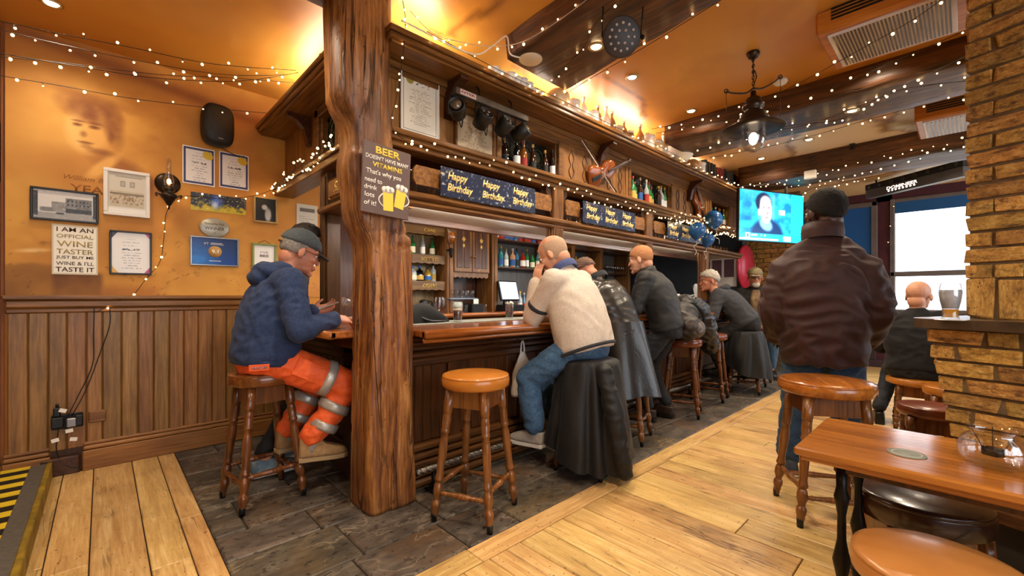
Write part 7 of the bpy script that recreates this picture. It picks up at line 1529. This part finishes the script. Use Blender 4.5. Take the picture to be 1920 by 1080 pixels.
# ---- 9: bald man by the window
P, Mh, D = person('bald man in black sweater sitting with his back turned at the window', 5.33, .30, math.radians(2), dict(pel=(.0, 0, .55), chest=(.05, 0, .90), neck=(.07, 0, 1.07), head=(.10, -.01, 1.205), hyaw=-.3, hpit=.05, wr_r=(.40, -.12, .73), wr_l=(.40, .14, .73), kn_r=(.42, -.18, .5), an_r=(.30, -.2, .09), kn_l=(.36, .2, .48), an_l=(.0, .26, .09)),
    M_blk, M_drk, 'fair', sole=M_soleb, upper=M_black, voxel=.012, bulk=1.2, sleeve=(.09, .075, .05), seed=19)
# ================================================================== LAMPS
M_ring = mat('chrome_ring', 'b9a27a', rough=.3, metal=.9); M_lamp = mat('lamp_glow', 'ffd9a0', emis=12)
for (X, Y, Z, e, lab) in ((-.22, 3.75, CZ, 16, 'over the ochre wall'), (2.28, 1.62, 2.795, 28, 'under the nearest beam beside the flat LED spotlight'), (3.06, 1.83, CZ, 42, 'between the nearest beam and the lantern'), (4.02, 1.78, CZ, 42, 'just before the second beam'), (6.05, 1.78, CZ, 36, 'above the television'), (4.02, .45, CZ, 40, 'beside the near air conditioner'), (4.6, .66, 2.775, 25, 'under the second beam'), (5.7, 1.2, CZ, 30, 'past the second beam'),
                     (1.2, 1.2, CZ, 55, 'just above the camera'), (.3, 2.6, CZ, 40, 'over the hoodie man'), (-.9, 1.5, CZ, 50, 'behind the camera on the left'), (.4, -.6, CZ, 55, 'behind the camera'), (2.9, -.9, CZ, 45, 'behind the pier'), (7.4, .4, CZ, 30, 'near the window'),
                     (2.3, 3.5, CZ, 45, 'added unseen inside the bar near the post'), (3.6, 3.5, CZ, 45, 'added unseen inside the bar at the middle'), (5.2, 3.5, CZ, 45, 'added unseen inside the bar at the far end')):  # this last row: unseen lamps added to brighten the back bar
    t = thing('downlight', 'small round recessed warm downlight '+lab, 'light', T(X, Y, Z-.002), 'ceiling downlights')
    q = MB(); q.lathe([(.05, 0), (.052, -.008), (.04, -.012), (.036, -.004)], 20); q.build('ring', M_ring, t)
    q = MB(); q.sphere((0, 0, -.004), (.034, .034, .012), 14, 6); q.build('bulb', M_lamp, t)
    lamp('SPOT', (X, Y, Z-.03), e, size=.04, spot=2.6, blend=.8)
# slim uplight strips lying on the cornice, washing the ceiling
for (x, y, lx, ly, e, lab) in ((2.9, 2.45, .9, .03, 7, 'front cornice past the nearest beam'), (3.9, 2.45, .8, .03, 6, 'front cornice before the second beam'), (5.6, 2.45, .9, .03, 5, 'front cornice far end'), (1.5, 2.46, .3, .03, 3, 'front cornice beside the post'), (1.2, 3.3, .03, 1.0, 5, 'side cornice')):
    t = thing('uplight_strip', 'slim uplight strip hidden on the '+lab, 'light', T(x, y, 2.70 if lx > ly else 2.67))
    q = MB(); q.cbox(-lx/2, lx/2, -ly/2, ly/2, 0, .015, .003); q.build('housing', M_grey, t)
    lamp('AREA', (x, y, 2.72 if lx > ly else 2.69), e, (1, .88, .72), lx, ly, (PI, 0, 0))
# added, unseen strips under the gantry shelf to brighten back bar and soffit
for (x, lx) in ((2.05, 1.2), (3.55, 1.3), (5.05, 1.3)):
    t = thing('added_shelf_light', 'added slim strip light hidden under the gantry shelf '+{2.05: 'nearest the post', 3.55: 'in the middle bay', 5.05: 'in the third bay'}[x], 'light', T(x, 2.91, 1.79)); q = MB(); q.cbox(-lx/2, lx/2, -.012, .012, 0, .018, .003); q.build('housing', M_grey, t)
    lamp('AREA', (x, 2.432, 1.775), 3.5, (1, .93, .85), lx, .014, (PI/2, 0, 0))  # added strip hidden behind the front moulding, brightens the pale soffit
    lamp('AREA', (x, 2.91, 1.785), 5, (1, .93, .85), lx, .02, (math.radians(40), 0, 0))
lamp('POINT', (3.39, 1.05, 2.33), 6, size=.03)
